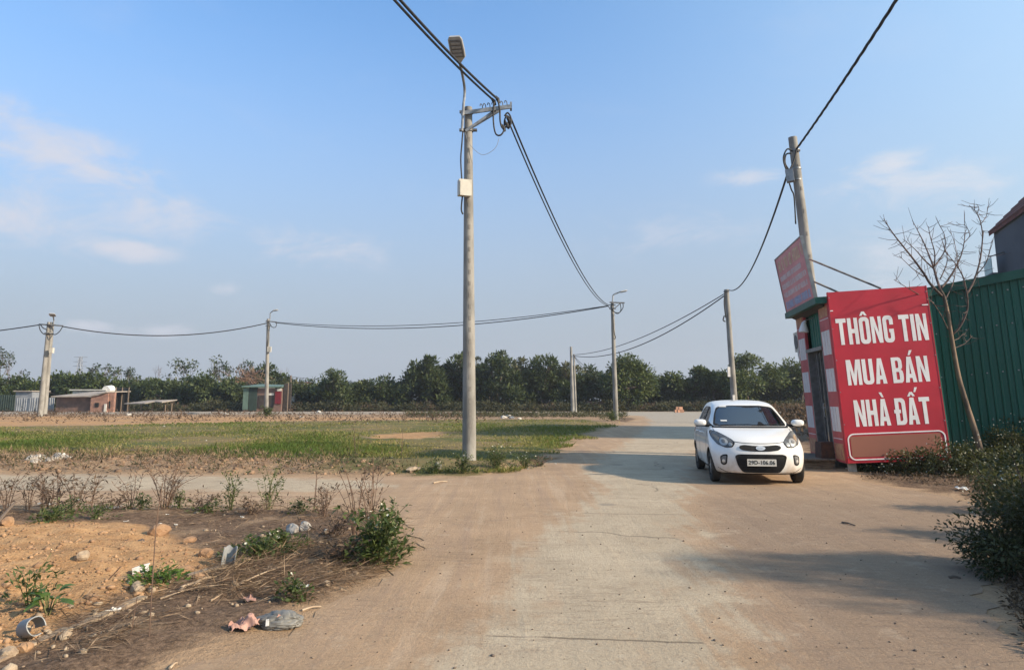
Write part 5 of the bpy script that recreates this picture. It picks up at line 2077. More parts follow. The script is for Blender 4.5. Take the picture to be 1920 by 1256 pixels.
for k in range(25):
    a_ = 2 * math.pi * k / 24
    ring_.append(Vector((.30 + .18 * math.cos(a_), 1.60 + .06 * math.sin(a_), .97 + .165 * math.sin(a_))))
m_.tube(ring_, .016, 8)
sw_ = m_.build('steering_wheel', M['interior'], car, smooth=True)
m_ = MB()
m_.box((.30, 1.60, .97), (.30, .04, .06), Matrix.Rotation(R(-20), 3, 'X'))
m_.build('hub', M['interior'], sw_)
hit, nrm, _, _ = bvh.ray_cast(Vector((0, -1, 1.33)), Vector((0, 1, 0)))
m_ = MB()
m_.box((0, hit.y + .07, 1.305), (.22, .03, .06))
m_.tube([(0, hit.y + .02, 1.34), (0, hit.y + .07, 1.32)], .012, 6)
m_.build('rear_view_mirror', M['interior'], car)

# wheels
for sx in (-1, 1):
    for wy in WY:
        w0 = sx * .70
        prof = [(.60, -.078), (.72, -.082), (.90, -.078), (.985, -.062), (1.0, -.035), (1.0, .035), (.985, .062), (.90, .078), (.72, .082), (.60, .078)]
        m_ = MB()
        n = 40
        for f_, x_ in prof:
            m_.v += [(w0 + x_, wy + WR * f_ * math.cos(2 * math.pi * k / n), WR + WR * f_ * math.sin(2 * math.pi * k / n)) for k in range(n)]
        for i in range(len(prof)):
            j = (i + 1) % len(prof)
            m_.f += [(i * n + k, i * n + (k + 1) % n, j * n + (k + 1) % n, j * n + k) for k in range(n)]
        m_.m = [0] * len(m_.f)
        wh = m_.build('wheel', M['tyre'], car, smooth=40)
        m_ = MB()
        m_.tube([(w0 + sx * .0, wy, WR), (w0 + sx * .045, wy, WR)], WR * .62, 30)
        m_.build('rim_barrel', M['trim'], wh)
        m_ = MB()
        m_.tube([(w0 + sx * .044, wy, WR), (w0 + sx * .074, wy, WR)], .05, 14)
        for k in range(7):
            a_ = 2 * math.pi * k / 7
            d_ = Vector((0, math.cos(a_), math.sin(a_)))
            m_.beam(Vector((w0 + sx * .062, wy, WR)) + d_ * .045, Vector((w0 + sx * .055, wy, WR)) + d_ * WR * .62, .034, .02, upv=(1, 0, 0))
        m_.build('rim', M['rim'], wh)
# ------------------------------------------------------------------ vegetation
M['leaf_mango'] = leafmat('mango_leaves', (.024, .044, .013), (.095, .120, .032), .22, .5)
M['leaf_dark'] = leafmat('dark_leaves', (.020, .036, .014), (.074, .096, .034), .22, .5)
M['leaf_mid'] = leafmat('mid_leaves', (.026, .045, .016), (.085, .110, .040), .25, .55)
M['leaf_weed'] = leafmat('weed_leaves', (.028, .052, .014), (.105, .135, .045), .3, .55)
M['leaf_fresh'] = leafmat('fresh_leaves', (.04, .085, .015), (.12, .19, .045), .3, .45)
M['leaf_shade'] = leafmat('bush_leaves', (.016, .025, .011), (.095, .105, .045), .25, .5)
M['leaf_bidens'] = leafmat('flowering_bush_leaves', (.020, .032, .011), (.105, .110, .042), .25, .5)
M['leaf_olive'] = leafmat('olive_leaves', (.035, .045, .018), (.105, .105, .045), .25, .55)
M['leaf_dry'] = leafmat('withered_leaves', (.045, .032, .024), (.15, .105, .07), .15, .8)
M['scrub'] = leafmat('scrub_leaves', (.025, .032, .016), (.095, .090, .042), .2, .7)
M['scrub_red'] = leafmat('reddish_scrub', (.05, .036, .027), (.16, .105, .07), .2, .8)
UP = np.array([0, 0, 1.0])


def clumps_to_leaves(name, cl, rad, per, L, mat, parent, outward=None, droop=.3, tint0=.45, spread=.20, aspect=.5):
    """leaf-sized faces gathered in clumps"""
    cl = np.asarray(cl, float)
    n = len(cl)
    rad = np.broadcast_to(np.asarray(rad, float), (n,))
    ci = np.repeat(np.arange(n), per)
    d = rand_unit(len(ci))
    rr_ = rng.random(len(ci)) ** .45
    pos_ = cl[ci] + d * (rad[ci] * rr_)[:, None] * np.array([1, 1, .75])
    o = d if outward is None else unit(d + outward[ci])
    dr = unit(o + rng.normal(0, .45, (len(ci), 3)) - UP * droop)
    nr = unit(o * .6 + UP * .7 + rng.normal(0, .4, (len(ci), 3)))
    ctint = rng.normal(tint0, spread, n)
    tint = np.clip(ctint[ci] + rng.normal(0, .14, len(ci)), 0, 1)
    me = leaves_mesh(name, pos_, dr, nr, L * rng.uniform(.7, 1.25, len(ci)), L * aspect * rng.uniform(.7, 1.2, len(ci)), tint, mat)
    return link(name, me, parent)


def trunk_mesh(t, H, r, tips, mat, lean=(0, 0), fork=.42, name='trunk'):
    mb = MB()
    top = Vector((lean[0], lean[1], H * fork))
    mb.tube(curve_pts([(0, 0, -.2), top * .5 + Vector((rng.normal(0, r), 0, 0)), top], 4), [r * (1.15 - .5 * i / 8) for i in range(9)], 8)
    for tp in tips:
        tp = Vector(tp)
        mid = top.lerp(tp, .5) + Vector((rng.normal(0, .25), rng.normal(0, .25), .2))
        mb.tube(curve_pts([top - Vector((0, 0, .1)), mid, tp], 3), [r * .62 * (1 - .13 * i) for i in range(7)], 5)
    return mb.build(name, M[mat], t, smooth=True, fix=False)


def tree(label, u, vtop, wpx, Y, kind='round', mat='leaf_mango', n=46, per=75, L=.46, group=None, name=None, low=.12, tint=.45, lobes=0):
    x = P(u, HOR, Y).x
    H = P(u, vtop, Y).z
    W = wpx / FPX * Y
    if tint == .45:
        tint = rng.uniform(.32, .68)
    t = thing(name or {'round': 'leafy_tree', 'spiky': 'leafy_tree', 'sparse': 'sparse_tree', 'bare': 'bare_tree'}[kind], label, 'tree', (x, Y, 0), rng.uniform(-.3, .3), group)
    if kind == 'round':
        cz, az = H * (.5 + low / 2), H * (.5 - low / 2)
        d = rand_unit(n)
        d[:, 2] = np.where(d[:, 2] < -.6, -d[:, 2], d[:, 2])
        k = rng.uniform(.62, .94, n) * (1 + .10 * np.sin(d[:, 0] * 5 + u) * np.cos(d[:, 2] * 4))
        rad = rng.uniform(.13, .22, n) * min(W, 9)
        nl = lobes or int(rng.integers(3, 6))
        if nl == 1:
            cl = d * k[:, None] * np.array([W / 2, W / 2 * .85, az]) * .92 + np.array([0, 0, cz])
        else:
            lo = np.stack([np.linspace(-.36, .36, nl) * W + rng.normal(0, .05 * W, nl), rng.normal(0, .12 * W, nl), cz + az * rng.uniform(-.45, .42, nl)], 1)
            lo[rng.integers(0, nl), 2] = cz + az * .5
            lr = rng.uniform(.48, .66, nl)
            li = rng.integers(0, nl, n)
            cl = lo[li] + d * k[:, None] * lr[li][:, None] * np.array([W * .48, W * .42, az])
            cl[:, 2] = np.maximum(cl[:, 2], H * low * .5)
        top_ = (cl[:, 2] + rad * .6).max()
        cl[:, 2] *= min(1, H / top_)
        tips = [cl[i] * .8 for i in rng.choice(n, 6, replace=False)]
        trunk_mesh(t, H, max(.10, W * .035), tips, 'bark')
        clumps_to_leaves('crown', cl, rad, per, L, M[mat], t, outward=d * .8, tint0=tint)
    elif kind == 'spiky':
        cl, rad = [], []
        for i in range(n):
            a = rng.uniform(-1, 1)
            h_ = (1 - abs(a) ** 2.2 * .45)
            f = rng.uniform(.18, 1) ** .8
            cl.append((a * W / 2 * (.55 + .45 * min(1, (1.25 - f) * 2)), rng.uniform(-1, 1) * W * .33, H * h_ * f))
            rad.append(rng.uniform(.45, .95))
        cl = np.array(cl)
        cl[:, 2] -= np.array(rad) * .55
        tips = [cl[i] for i in np.argsort(cl[:, 2])[-9:]]
        trunk_mesh(t, H, .16, tips, 'bark', fork=.3)
        clumps_to_leaves('crown', cl, rad, per, L, M[mat], t, outward=np.tile(UP * .5, (n, 1)), droop=.05, tint0=tint, aspect=.42)
    elif kind in ('sparse', 'bare'):
        mb = MB()
        tips = []

        def grow_(p, d, L_, r, lv):
            q = p + d * L_
            mid = (p + q) / 2 + Vector(rng.normal(0, L_ * .08, 3))
            mb.tube(curve_pts([p, mid, q], 2), [r * (1 - .10 * i) for i in range(5)], 5 if r > .05 else 3, cap=False)
            if lv == 0:
                tips.append(q)
                return
            for _ in range(3 if lv > 1 else rng.integers(2, 4)):
                nd = (d + Vector(rng.normal(0, .48, 3)) + Vector((0, 0, .1))).normalized()
                grow_(q, nd, L_ * rng.uniform(.6, .85), r * .6, lv - 1)
        for s in range(2 if W > 3 else 1):
            d0 = Vector((rng.normal(0, .25) + (s - .5) * .5 * (W > 3), rng.normal(0, .2), 1)).normalized()
            grow_(Vector((0, 0, 0)), d0, H * .34, .13, 4)
        zs = max(v[2] for v in mb.v)
        xs_ = max(abs(v[0]) for v in mb.v)
        kz, kx = H / zs, min(2.0, (W / 2) / max(xs_, .1))
        mb.v = [(v[0] * kx, v[1], v[2] * kz) for v in mb.v]
        mb.build('trunk', M['twig'], t, fix=False)
        if kind == 'sparse':
            tp = np.array([(v.x * kx, v.y, v.z * kz) for v in tips])
            k = rng.random(len(tp)) < .42
            clumps_to_leaves('crown', tp[k], .38, 9, L * .8, M[mat], t, droop=.15, tint0=.25)
    return t


# far row, left to right
tree('ragged tall tree between the middle pole grove trees', 895, 672, 60, 99, 'spiky', 'leaf_olive', n=50, per=60, L=.5)
tree('ragged tree at the left shoulder of the grove', 772, 690, 50, 97, 'spiky', 'leaf_olive', n=40, per=60, L=.5)
tree('olive ragged tree between the two right grove trees', 975, 668, 56, 98, 'spiky', 'leaf_olive', n=46, per=60, L=.5)
tree('ragged tree right behind the slim old pole', 1058, 680, 58, 97, 'spiky', 'leaf_olive', n=46, per=60, L=.5)
tree('wispy half bare tree above the hut with mint roof', 440, 676, 60, 112, 'sparse', 'leaf_dark', L=.5)
tree('thin wispy tree above the netted enclosure', 228, 690, 40, 112, 'sparse', 'leaf_dark', L=.5)
tree('half leafless tree cut by the left edge above the far scrub', 4, 656, 60, 105, 'sparse', 'leaf_dark', L=.5)
tree('round dark tree at the left edge behind the green fence', -8, 706, 90, 98, n=40)
tree('low round tree behind the zinc hut', 58, 712, 76, 97, n=36)
tree('dense round tree right behind the twin poles', 108, 697, 84, 96, n=50)
tree('broad tree rising behind the white roofed shed', 150, 702, 84, 99, n=46)
tree('rounded tree above the black net enclosure', 205, 708, 78, 98, n=40)
tree('thin crowned tree above the brick shed beside the pylon', 186, 683, 66, 112, 'sparse', 'leaf_dark', L=.55)
tree('leafy tree just right of the black net enclosure', 252, 711, 64, 97, n=38, mat='leaf_mid')
tree('bare grey tree standing up behind the low lean-to', 291, 684, 34, 112, 'bare')
tree('wide tree behind the low lean-to', 305, 716, 80, 96, n=42, mat='leaf_mid')
tree('tall half bare tree with pale airy crown', 370, 671, 104, 110, 'sparse', 'leaf_dark', L=.6)
tree('bushy tree below the airy half bare tree', 352, 714, 70, 97, n=38, mat='leaf_mid')
tree('bright green bushy tree left of the green hut', 405, 702, 72, 94, n=54, mat='leaf_mid', tint=.62, low=.02)
tree('dark spreading tree behind the roof of the green hut', 466, 683, 84, 106, n=44, mat='leaf_dark', L=.55)
tree('leafless tree showing right of the hut pole', 527, 687, 36, 108, 'bare')
tree('dark tree peeping over the brown netted enclosure', 515, 698, 50, 104, n=30, mat='leaf_dark')
tree('wide low tree between the netted enclosure and the knobbly tree', 585, 717, 66, 97, n=36, mat='leaf_dark')
tree('tall knobbly topped dark tree right of the green hut', 627, 690, 64, 92, 'spiky', 'leaf_dark', n=46, per=60, L=.5)
tree('dark tree right beside the knobbly topped tree', 668, 712, 60, 94, n=36, mat='leaf_dark')
tree('ragged tree with open top at the gap before the tall grove', 722, 704, 66, 94, 'spiky', 'leaf_mid', n=40, per=58, L=.5)
tree('first tall ragged tree of the grove left of the middle pole', 800, 668, 86, 94, 'spiky', 'leaf_dark', n=78, per=62, L=.55)
tree('tall ragged tree of the grove hidden partly by the middle pole', 862, 661, 88, 97, 'spiky', 'leaf_dark', n=80, per=62, L=.55)
tree('tallest ragged tree of the grove right of the middle pole', 932, 658, 92, 94, 'spiky', 'leaf_dark', n=84, per=62, L=.55)
tree('tall tree at the right end of the ragged grove', 1018, 664, 90, 96, 'spiky', 'leaf_dark', n=80, per=62, L=.55)
tree('lower dark tree behind the slim old pole', 1085, 694, 70, 98, n=44, mat='leaf_dark')
tree('big dome shaped tree right of the bend pole', 1180, 666, 104, 93, n=95, per=95, L=.40, low=.04, lobes=1)
tree('middling tree right of the dome shaped tree', 1240, 700, 60, 100, n=38, mat='leaf_mid')
tree('low rounded tree behind the road bend', 1292, 693, 72, 98, n=44)
tree('rounded tree left of the pole behind the car', 1338, 689, 66, 97, n=42)
tree('tall broad tree behind the pole behind the car', 1405, 663, 96, 94, n=80, per=90, L=.42, low=.05)
tree('dark tree between the broad tree and the kiosk', 1466, 690, 60, 98, n=40, mat='leaf_dark')
tree('tall tree half hidden by the kiosk', 1508, 674, 80, 96, n=56)
# dead brushwood heap over the hut
hp = MB()
for i in range(150):
    a = P(462 + rng.normal(0, 13), 722, 96)
    a.z = rng.uniform(3.2, 5.0)
    d = Vector((rng.normal(0, 1), rng.normal(0, .5), rng.normal(.5, .5))).normalized()
    hp.tube([a, a + d * rng.uniform(.7, 2.0)], [.04, .015], 3, cap=False)
tag(hp.build('dead_branches', pmat('dead_wood', (.26, .16, .11), (.17, .11, .08), 5, .9), None, fix=False), kind='stuff')

# the thicket that closes the gaps between the far trees, and the low scrub in front: masses nobody could count
n = 4200
u_ = rng.uniform(-140, 1660, n)
Yb = rng.uniform(97, 104, n)
hgt = np.array([3.7 + 1.2 * mnoise.noise(Vector((float(a) * .012, 0, 5))) + 1.3 * mnoise.noise(Vector((float(a) * .05, 3, 5))) + .7 * mnoise.noise(Vector((float(a) * .16, 3, 5))) + (1.9 if 765 < a < 1110 else 0) for a in u_])
cl = np.stack([(u_ - CX) / FPX * Yb * 1.01, Yb, rng.random(n) ** .8 * hgt - .2], 1)
pick = np.array([mnoise.noise(Vector((float(a) * .03, float(c_) * .2, 2))) for a, c_ in zip(u_, cl[:, 2])]) + rng.normal(0, .15, n) > .08
for nm, sel, mm in (('thicket', ~pick, 'leaf_dark'), ('lighter_thicket', pick, 'leaf_olive')):
    clumps_to_leaves(nm, cl[sel], rng.uniform(.45, .95, sel.sum()), 26, .5, M[mm], None, droop=.1, outward=np.tile(np.array([0, -.4, .3]), (sel.sum(), 1)))['kind'] = 'stuff'
n = 3600
u_ = rng.uniform(-120, 1640, n)
Yb = rng.uniform(88.5, 95, n)
hgt = np.array([.75 + .85 * mnoise.noise(Vector((float(a) * .018, 0, 1))) + .5 * mnoise.noise(Vector((float(a) * .07, 3, 1))) for a in u_])
cl = np.stack([(u_ - CX) / FPX * Yb * 1.01, Yb, rng.random(n) * np.clip(hgt, .15, 2.0) + .05], 1)
red = np.array([mnoise.noise(Vector((float(a) * .012, 7, 2))) for a in u_]) + rng.normal(0, .12, n) + np.where((u_ > 150) & (u_ < 370), .25, 0) + np.where((u_ > 1430), .3, 0) - .05
clumps_to_leaves('undergrowth', cl[red < .2], .55, 13, .34, M['scrub'], None, droop=-.1, tint0=.3)['kind'] = 'stuff'
clumps_to_leaves('dry_undergrowth', cl[red >= .2], .55, 13, .34, M['scrub_red'], None, droop=-.2, aspect=.3, tint0=.3)['kind'] = 'stuff'
# brown verge right of the car and dark weeds round the far pole feet
n = 420
xy = [(rng.uniform(7.6, 30), rng.uniform(24, 78)) for _ in range(1800)]
xy = np.array([p for p in xy if -sd_poly(np.array([p[0]]), np.array([p[1]]), ROAD)[0] > .5 and p[0] > 7.6 + (p[1] - 16) * .26])
clumps_to_leaves('verge_scrub', np.stack([xy[:, 0], xy[:, 1], rng.random(len(xy)) * .7 + .1], 1), .5, 16, .26, M['scrub_red'], None, droop=-.2, aspect=.32)['kind'] = 'stuff'
n = 900
u_, v_ = rng.uniform(760, 1175, n), rng.normal(780.5, 1.6, n)
cl = np.array([G(float(a), float(b)) for a, b in zip(u_, v_)])
cl[:, 2] = rng.random(n) * .22
clumps_to_leaves('kerb_weeds', cl, .28, 10, .22, M['scrub'], None, droop=-.3, aspect=.3)['kind'] = 'stuff'
n = 500
u_, v_ = rng.uniform(-100, 900, n), 778.5 + rng.random(n) ** 2 * 16
cl = np.array([G(float(a), float(b)) for a, b in zip(u_, v_)])
cl[:, 2] = rng.random(n) * .25
clumps_to_leaves('strip_weeds', cl, .32, 10, .24, M['scrub_red'], None, droop=-.3, aspect=.3)['kind'] = 'stuff'


# ---- single weeds and bushes
def weed(label, u, v, h, spread=.25, nst=7, kind='green', leafL=.07, leafn=9, flowers=0, name=None, per_clump=0, lean=0.0):
    b = on(u, v)
    t = thing(name or ('dry_weed' if kind == 'dry' else 'weed'), label, 'weed', b, 0)
    mb = MB()
    lp, ld, ln, tips = [], [], [], []
    if kind == 'dry':
        nst, spread, h = int(nst * 1.1), spread * 1.25, h * .9
        leafn, leafL = int(leafn * 1.4), leafL * 1.1
    for s in range(nst):
        a = rng.uniform(0, 6.28)
        sp = spread * rng.uniform(.25, 1)
        hh = h * rng.uniform(.6, 1.0) if s else h
        e = Vector((math.cos(a) * sp + lean * hh, math.sin(a) * sp, hh))
        m_ = Vector((e.x * .35, e.y * .35, hh * .55)) + Vector(rng.normal(0, .02, 3))
        pts_ = curve_pts([Vector((e.x * .12, e.y * .12, -.02)), m_, e], 5)
        r0 = .0035 + .0045 * hh
        mb.tube(pts_, [r0 * (1 - .065 * i) for i in range(len(pts_))], 4, cap=False)
        tips.append(e)
        for i in range(leafn):
            f = rng.uniform(.18 if kind != 'dry' else .22, 1.0)
            p = pts_[min(int(f * 10), 10)]
            side = Vector(rand_unit(1)[0])
            side.z = abs(side.z) * .4
            if kind == 'dry' or rng.random() < .5:
                k = rng.uniform(.03, .16) * min(1, h * 1.6)
                q = p + Vector((side.x, side.y, side.z + .35)) * k
                mb.tube([p, q], [r0 * .45, r0 * .25], 3, cap=False)
                p = q
            m2 = 3 if kind == 'green' else 1
            for _ in range(m2):
                lp.append(p + Vector(rng.normal(0, .015, 3)))
                dd = Vector((side.x, side.y, .15)) + Vector(rng.normal(0, .5, 3))
                ld.append(dd)
                ln.append(Vector((0, 0, 1)) + Vector(rng.normal(0, .45, 3)))
    for i in range(per_clump):
        a = rng.uniform(0, 6.28)
        rr_ = spread * rng.random() ** .6
        z = h * .6 * rng.random() * (1 - .6 * (rr_ / spread) ** 2)
        lp.append(Vector((math.cos(a) * rr_, math.sin(a) * rr_, z + .01)))
        ld.append(Vector((math.cos(a), math.sin(a), .4)) + Vector(rng.normal(0, .5, 3)))
        ln.append(Vector((0, 0, 1)) + Vector(rng.normal(0, .5, 3)))
    mb.build('stems', M['stem_dry' if kind == 'dry' else 'stem_green'], t, fix=False)
    n_ = len(lp)
    mat = {'green': 'leaf_weed', 'dry': 'leaf_dry', 'fresh': 'leaf_fresh'}[kind]
    me = leaves_mesh('foliage', np.array([p[:] for p in lp]), np.array([p[:] for p in ld]), np.array([p[:] for p in ln]),
                     leafL * rng.uniform(.6, 1.3, n_), leafL * (.42 if kind != 'dry' else .3) * rng.uniform(.7, 1.2, n_), np.clip(rng.normal(.45, .25, n_), 0, 1), M[mat])
    link('foliage', me, t)
    if flowers:
        fb = MB()
        for i in range(flowers):
            e = tips[i % len(tips)] + (Vector(rng.normal(0, .05, 3)) if i >= len(tips) else Vector((0, 0, 0)))
            if i >= len(tips):
                a = rng.uniform(0, 6.28)
                e = Vector((math.cos(a) * spread * rng.random(), math.sin(a) * spread * rng.random(), h * rng.uniform(.45, .95)))
            flower(fb, e, rng.uniform(.011, .018))
        tag(fb.build('blossoms', M['petal'], t, fix=False), kind='stuff')
    return t


def flower(fb, e, r):
    n = Vector((rng.normal(0, .5), -.5 + rng.normal(0, .4), .8)).normalized()
    s1 = n.orthogonal().normalized()
    s2 = n.cross(s1)
    vs = [e]
    k = 10
    for j in range(k):
        a = 2 * math.pi * j / k
        rr_ = r * (1.0 if j % 2 else .55)
        vs.append(Vector(e) + (s1 * math.cos(a) + s2 * math.sin(a)) * rr_ + n * .004)
    fb.add(vs, [(0, 1 + j, 1 + (j + 1) % k) for j in range(k)])


n = 700
x_, y_ = scatter_in(BANK, 1500, 14.9, 19.5, -.85, .05)
cl = np.array([(a, b_, ground_z(a, b_) + rng.uniform(.01, .14)) for a, b_ in zip(x_, y_)])
sel = rng.random(len(cl)) < .35
clumps_to_leaves('bank_weeds', cl[sel], .12, 9, .10, M['scrub'], None, droop=-.3, aspect=.25, tint0=.5)['kind'] = 'stuff'
clumps_to_leaves('bank_straw', cl[~sel], .14, 10, .13, M['straw'], None, droop=-.2, aspect=.10, tint0=.55)['kind'] = 'stuff'
weed('tall withered weed at the left edge of the cross road verge', 12, 957, .62, .22, 7, 'dry', .06, 9)
weed('withered weed second from the left on the cross road verge', 52, 956, .56, .2, 6, 'dry', .06, 8)
weed('thin withered weed before the white rubble heap', 78, 958, .64, .14, 4, 'dry', .06, 9)
weed('tall dark leafed weed left of the clump with green base', 108, 962, .66, .12, 3, 'dry', .075, 12)
weed('tall weed with dark curled leaves and green base', 140, 962, .70, .22, 6, 'dry', .075, 12)
weed('short bushy dry weed behind the thin withered weed', 95, 953, .46, .30, 10, 'dry', .06, 10)
weed('thin dry weed right of the dark curled weed', 168, 960, .55, .22, 6, 'dry', .06, 9)
weed('brown low dry tangle between the verge weeds', 205, 962, .22, .45, 14, 'dry', .06, 8)
weed('low dry tangle right of the wiry bush', 380, 958, .26, .42, 12, 'dry', .06, 8)
weed('dry tangle beside the olive green weed', 470, 968, .22, .4, 12, 'dry', .06, 8)
weed('low green weed at the foot of the dark curled weed', 122, 972, .20, .28, 6, 'green', .05, 8, 1, per_clump=130)
weed('withered weed standing left of the wiry bush', 245, 958, .52, .24, 7, 'dry', .055, 9)
weed('wide wiry dry bush with bare twigs on the verge', 308, 960, .72, .40, 15, 'dry', .05, 9)
weed('low green tuft at the left foot of the wiry bush', 262, 962, .22, .22, 6, 'green', .05, 8, per_clump=90)
weed('low green tuft at the right foot of the wiry bush', 338, 958, .24, .2, 6, 'green', .05, 8, 1, per_clump=80)
weed('olive green weed with many small leaves on the verge', 432, 962, .52, .22, 8, 'green', .05, 9, per_clump=60)
weed('leafy grey green weed right of the olive green one', 502, 958, .60, .26, 10, 'green', .05, 9, 1)
weed('low creeping green weed left of the olive green one', 388, 965, .16, .26, 6, 'green', .045, 8, 1, per_clump=110)
weed('low green tuft between the leafy weed and reddish weed', 566, 966, .20, .2, 6, 'green', .05, 8, per_clump=90)
weed('reddish brown dry weed with drooping heads', 606, 974, .44, .3, 12, 'dry', .05, 8)
weed('single tall dry stalk with one dark seed head', 588, 960, .66, .05, 2, 'dry', .06, 4)
weed('tall bare stalked weed rising over the white flowered bush', 690, 1024, 1.02, .40, 8, 'dry', .06, 8)
weed('leaning dry stalks left of the white flowered bush', 668, 1012, .92, .22, 6, 'dry', .055, 7, lean=-.10)
weed('bushy green weed with white flowers at the road edge', 706, 1058, .48, .30, 16, 'green', .075, 11, 13, per_clump=420)
weed('dull green weed spreading behind the flowered bush', 722, 1034, .52, .30, 11, 'green', .055, 9, 5, per_clump=120)
weed('low green flowering patch beside the grey pipe piece', 482, 1050, .20, .34, 14, 'green', .05, 9, 7, per_clump=420)
weed('second low green flowering patch next to the broken concrete', 530, 1034, .17, .26, 10, 'green', .05, 9, 4, per_clump=240)
weed('low ferny green plant by the white paper scrap', 296, 1104, .15, .24, 9, 'fresh', .06, 8, per_clump=200)
weed('low dark green weed at the top edge of the orange soil', 92, 990, .18, .24, 8, 'green', .055, 8, per_clump=150)
weed('faint green weed among dry stalks behind the orange soil', 175, 982, .16, .3, 8, 'green', .045, 7, per_clump=70)
weed('small green weed growing through paper by the road edge', 556, 1130, .17, .13, 6, 'green', .05, 8, 2, per_clump=70)
weed('yellowed grassy weed left of the flowered bush', 640, 1060, .24, .3, 14, 'dry', .07, 6)
weed('dry brown tangle in front of the reddish weed', 620, 1010, .28, .4, 16, 'dry', .06, 7)
weed('slender weed behind the broad leafed plant', 55, 1150, .32, .2, 6, 'green', .05, 8, per_clump=40)
# tangles of dead stalks lying over the verge: nobody could count them
CORE = [G2(400, 1066), G2(470, 1040), G2(560, 1018), G2(640, 1000), G2(705, 1000), G2(762, 1020), G2(735, 1060), G2(650, 1104), G2(540, 1122), G2(330, 1128), G2(300, 1116)]
VERGE = [G2(-80, 952), G2(640, 952), G2(735, 966), G2(760, 1000), G2(700, 1006), G2(560, 1000), G2(420, 990), G2(300, 985), G2(-80, 980)]
for nm, poly, cnt, hi in (('dead_stalk_tangle', CORE, 9000, .13), ('verge_tangle', VERGE, 7000, .16)):
    x_, y_ = scatter_in(poly, cnt, 5.0, 10.9, -.85, -.1)
    keep_ = np.array([mnoise.noise(Vector((float(a) * 1.6, float(c_) * 1.6, 6))) for a, c_ in zip(x_, y_)]) + rng.normal(0, .2, len(x_)) > -.05
    x_, y_ = x_[keep_], y_[keep_]
    n = len(x_)
    z_ = np.array([max(ground_z(a, c_), 0) for a, c_ in zip(x_, y_)]) + rng.uniform(0, hi, n) * rng.random(n)
    az = rng.uniform(0, 6.28, n)
    dr = np.stack([np.cos(az), np.sin(az) * .7, rng.normal(.15, .45, n)], 1)
    me = leaves_mesh(nm, np.stack([x_, y_, z_], 1), dr, rand_unit(n), rng.uniform(.06, .26, n), rng.uniform(.003, .007, n), np.clip(np.where(rng.random(n) < .3, rng.normal(.75, .2, n), rng.normal(.25, .15, n)), 0, 1), M['straw'], .1)
    tag(link(nm, me), kind='stuff')
# broad leafed plant
b = on(88, 1168)
t = thing('broad_leafed_plant', 'broad leafed fresh green plant at the lower left on orange soil', 'plant', b)
for i in range(15):
    a = rng.uniform(0, 6.28)
    L_ = rng.uniform(.09, .15)
    e0_ = Vector((math.cos(a) * .05, math.sin(a) * .05, rng.uniform(.05, .16)))
    d = Vector((math.cos(a), math.sin(a), rng.uniform(.1, .8))).normalized()
    s = d.cross(Vector((0, 0, 1))).normalized()
    n_ = s.cross(d)
    mb = MB()
    prof = [(0, .02), (.2, .62), (.45, 1), (.7, .78), (.9, .35), (1, .03)]
    vs = []
    for f, w_ in prof:
        c_ = e0_ + d * (f * L_) - Vector((0, 0, (f ** 2) * .05))
        hw = w_ * L_ * .30
        vs += [c_ - s * hw + n_ * hw * .3, c_, c_ + s * hw + n_ * hw * .3]
    fs = []
    for k in range(5):
        fs += [(3 * k, 3 * k + 1, 3 * k + 4, 3 * k + 3), (3 * k + 1, 3 * k + 2, 3 * k + 5, 3 * k + 4)]
    mb.add(vs, fs)
    o = mb.build('leaf', M['leaf_fresh'], t, smooth=True, fix=False)
    at_ = o.data.attributes.new('tint', 'FLOAT', 'FACE')
    at_.data.foreach_set('value', [float(np.clip(rng.normal(.5, .2), 0, 1))] * len(o.data.polygons))
mb = MB()
for i in range(8):
    a = rng.uniform(0, 6.28)
    mb.tube([(0, 0, -.02), (math.cos(a) * .05, math.sin(a) * .05, .12)], .005, 4)
mb.build('stems', M['stem_green'], t, fix=False)
# thin tall stalks in the near left
for lab, pts_, r in (('tall thin reddish stalk standing alone in the near litter', [(279, 1208, 4.60), (284, 1120, 4.62), (289, 1040, 4.64), (294, 975, 4.66), (305, 905, 4.66)], .0042),
                     ('shorter thin stalk leaning beside the tall reddish stalk', [(243, 1205, 4.60), (250, 1160, 4.62), (257, 1120, 4.63)], .0035),
                     ('bare stick slanting up out of the orange soil', [(186, 1108, 5.6), (205, 1085, 5.62), (226, 1062, 5.63)], .0055)):
    b = on(pts_[0][0], pts_[0][1])
    t = thing('dry_stalk', lab, 'weed', b)
    mb = MB()
    mb.tube(curve_pts([P(u, v, b.y + .01 * i) - b for i, (u, v, y) in enumerate(pts_)], 4), [r * (1 - .02 * i) for i in range(4 * (len(pts_) - 1) + 1)], 5)
    for i in range(3 if len(pts_) > 4 else 0):
        q = P(294 + rng.normal(0, 2), 985 - 25 * i, b.y) - b
        mb.tube([q, q + Vector((rng.normal(0, .05), 0, .07))], .002, 3)
    mb.build('stem', M['stem_dry'], t, fix=False)
weed('dark weedy clump at the foot of the tall middle pole', 868, 888, .42, .30, 14, 'green', .06, 9, 4, per_clump=260)
weed('flowering weeds right of the foot of the middle pole', 930, 884, .48, .40, 20, 'green', .055, 9, 18, per_clump=240)
weed('lower flowering weeds at the corner by the road', 985, 878, .34, .42, 16, 'green', .05, 9, 9, per_clump=200)
weed('grassy weeds left of the foot of the middle pole', 815, 888, .30, .40, 16, 'green', .05, 8, 5, per_clump=180)
weed('straw coloured weeds edging the road by the grass corner', 1010, 874, .22, .5, 22, 'dry', .06, 6)
weed('dark bush at the foot of the pole by the green hut', 500, 781, .9, .9, 20, 'green', .16, 9, per_clump=200)
weed('dark tuft at the foot of the bend pole', 1148, 789, .7, .9, 16, 'green', .12, 9, per_clump=220)
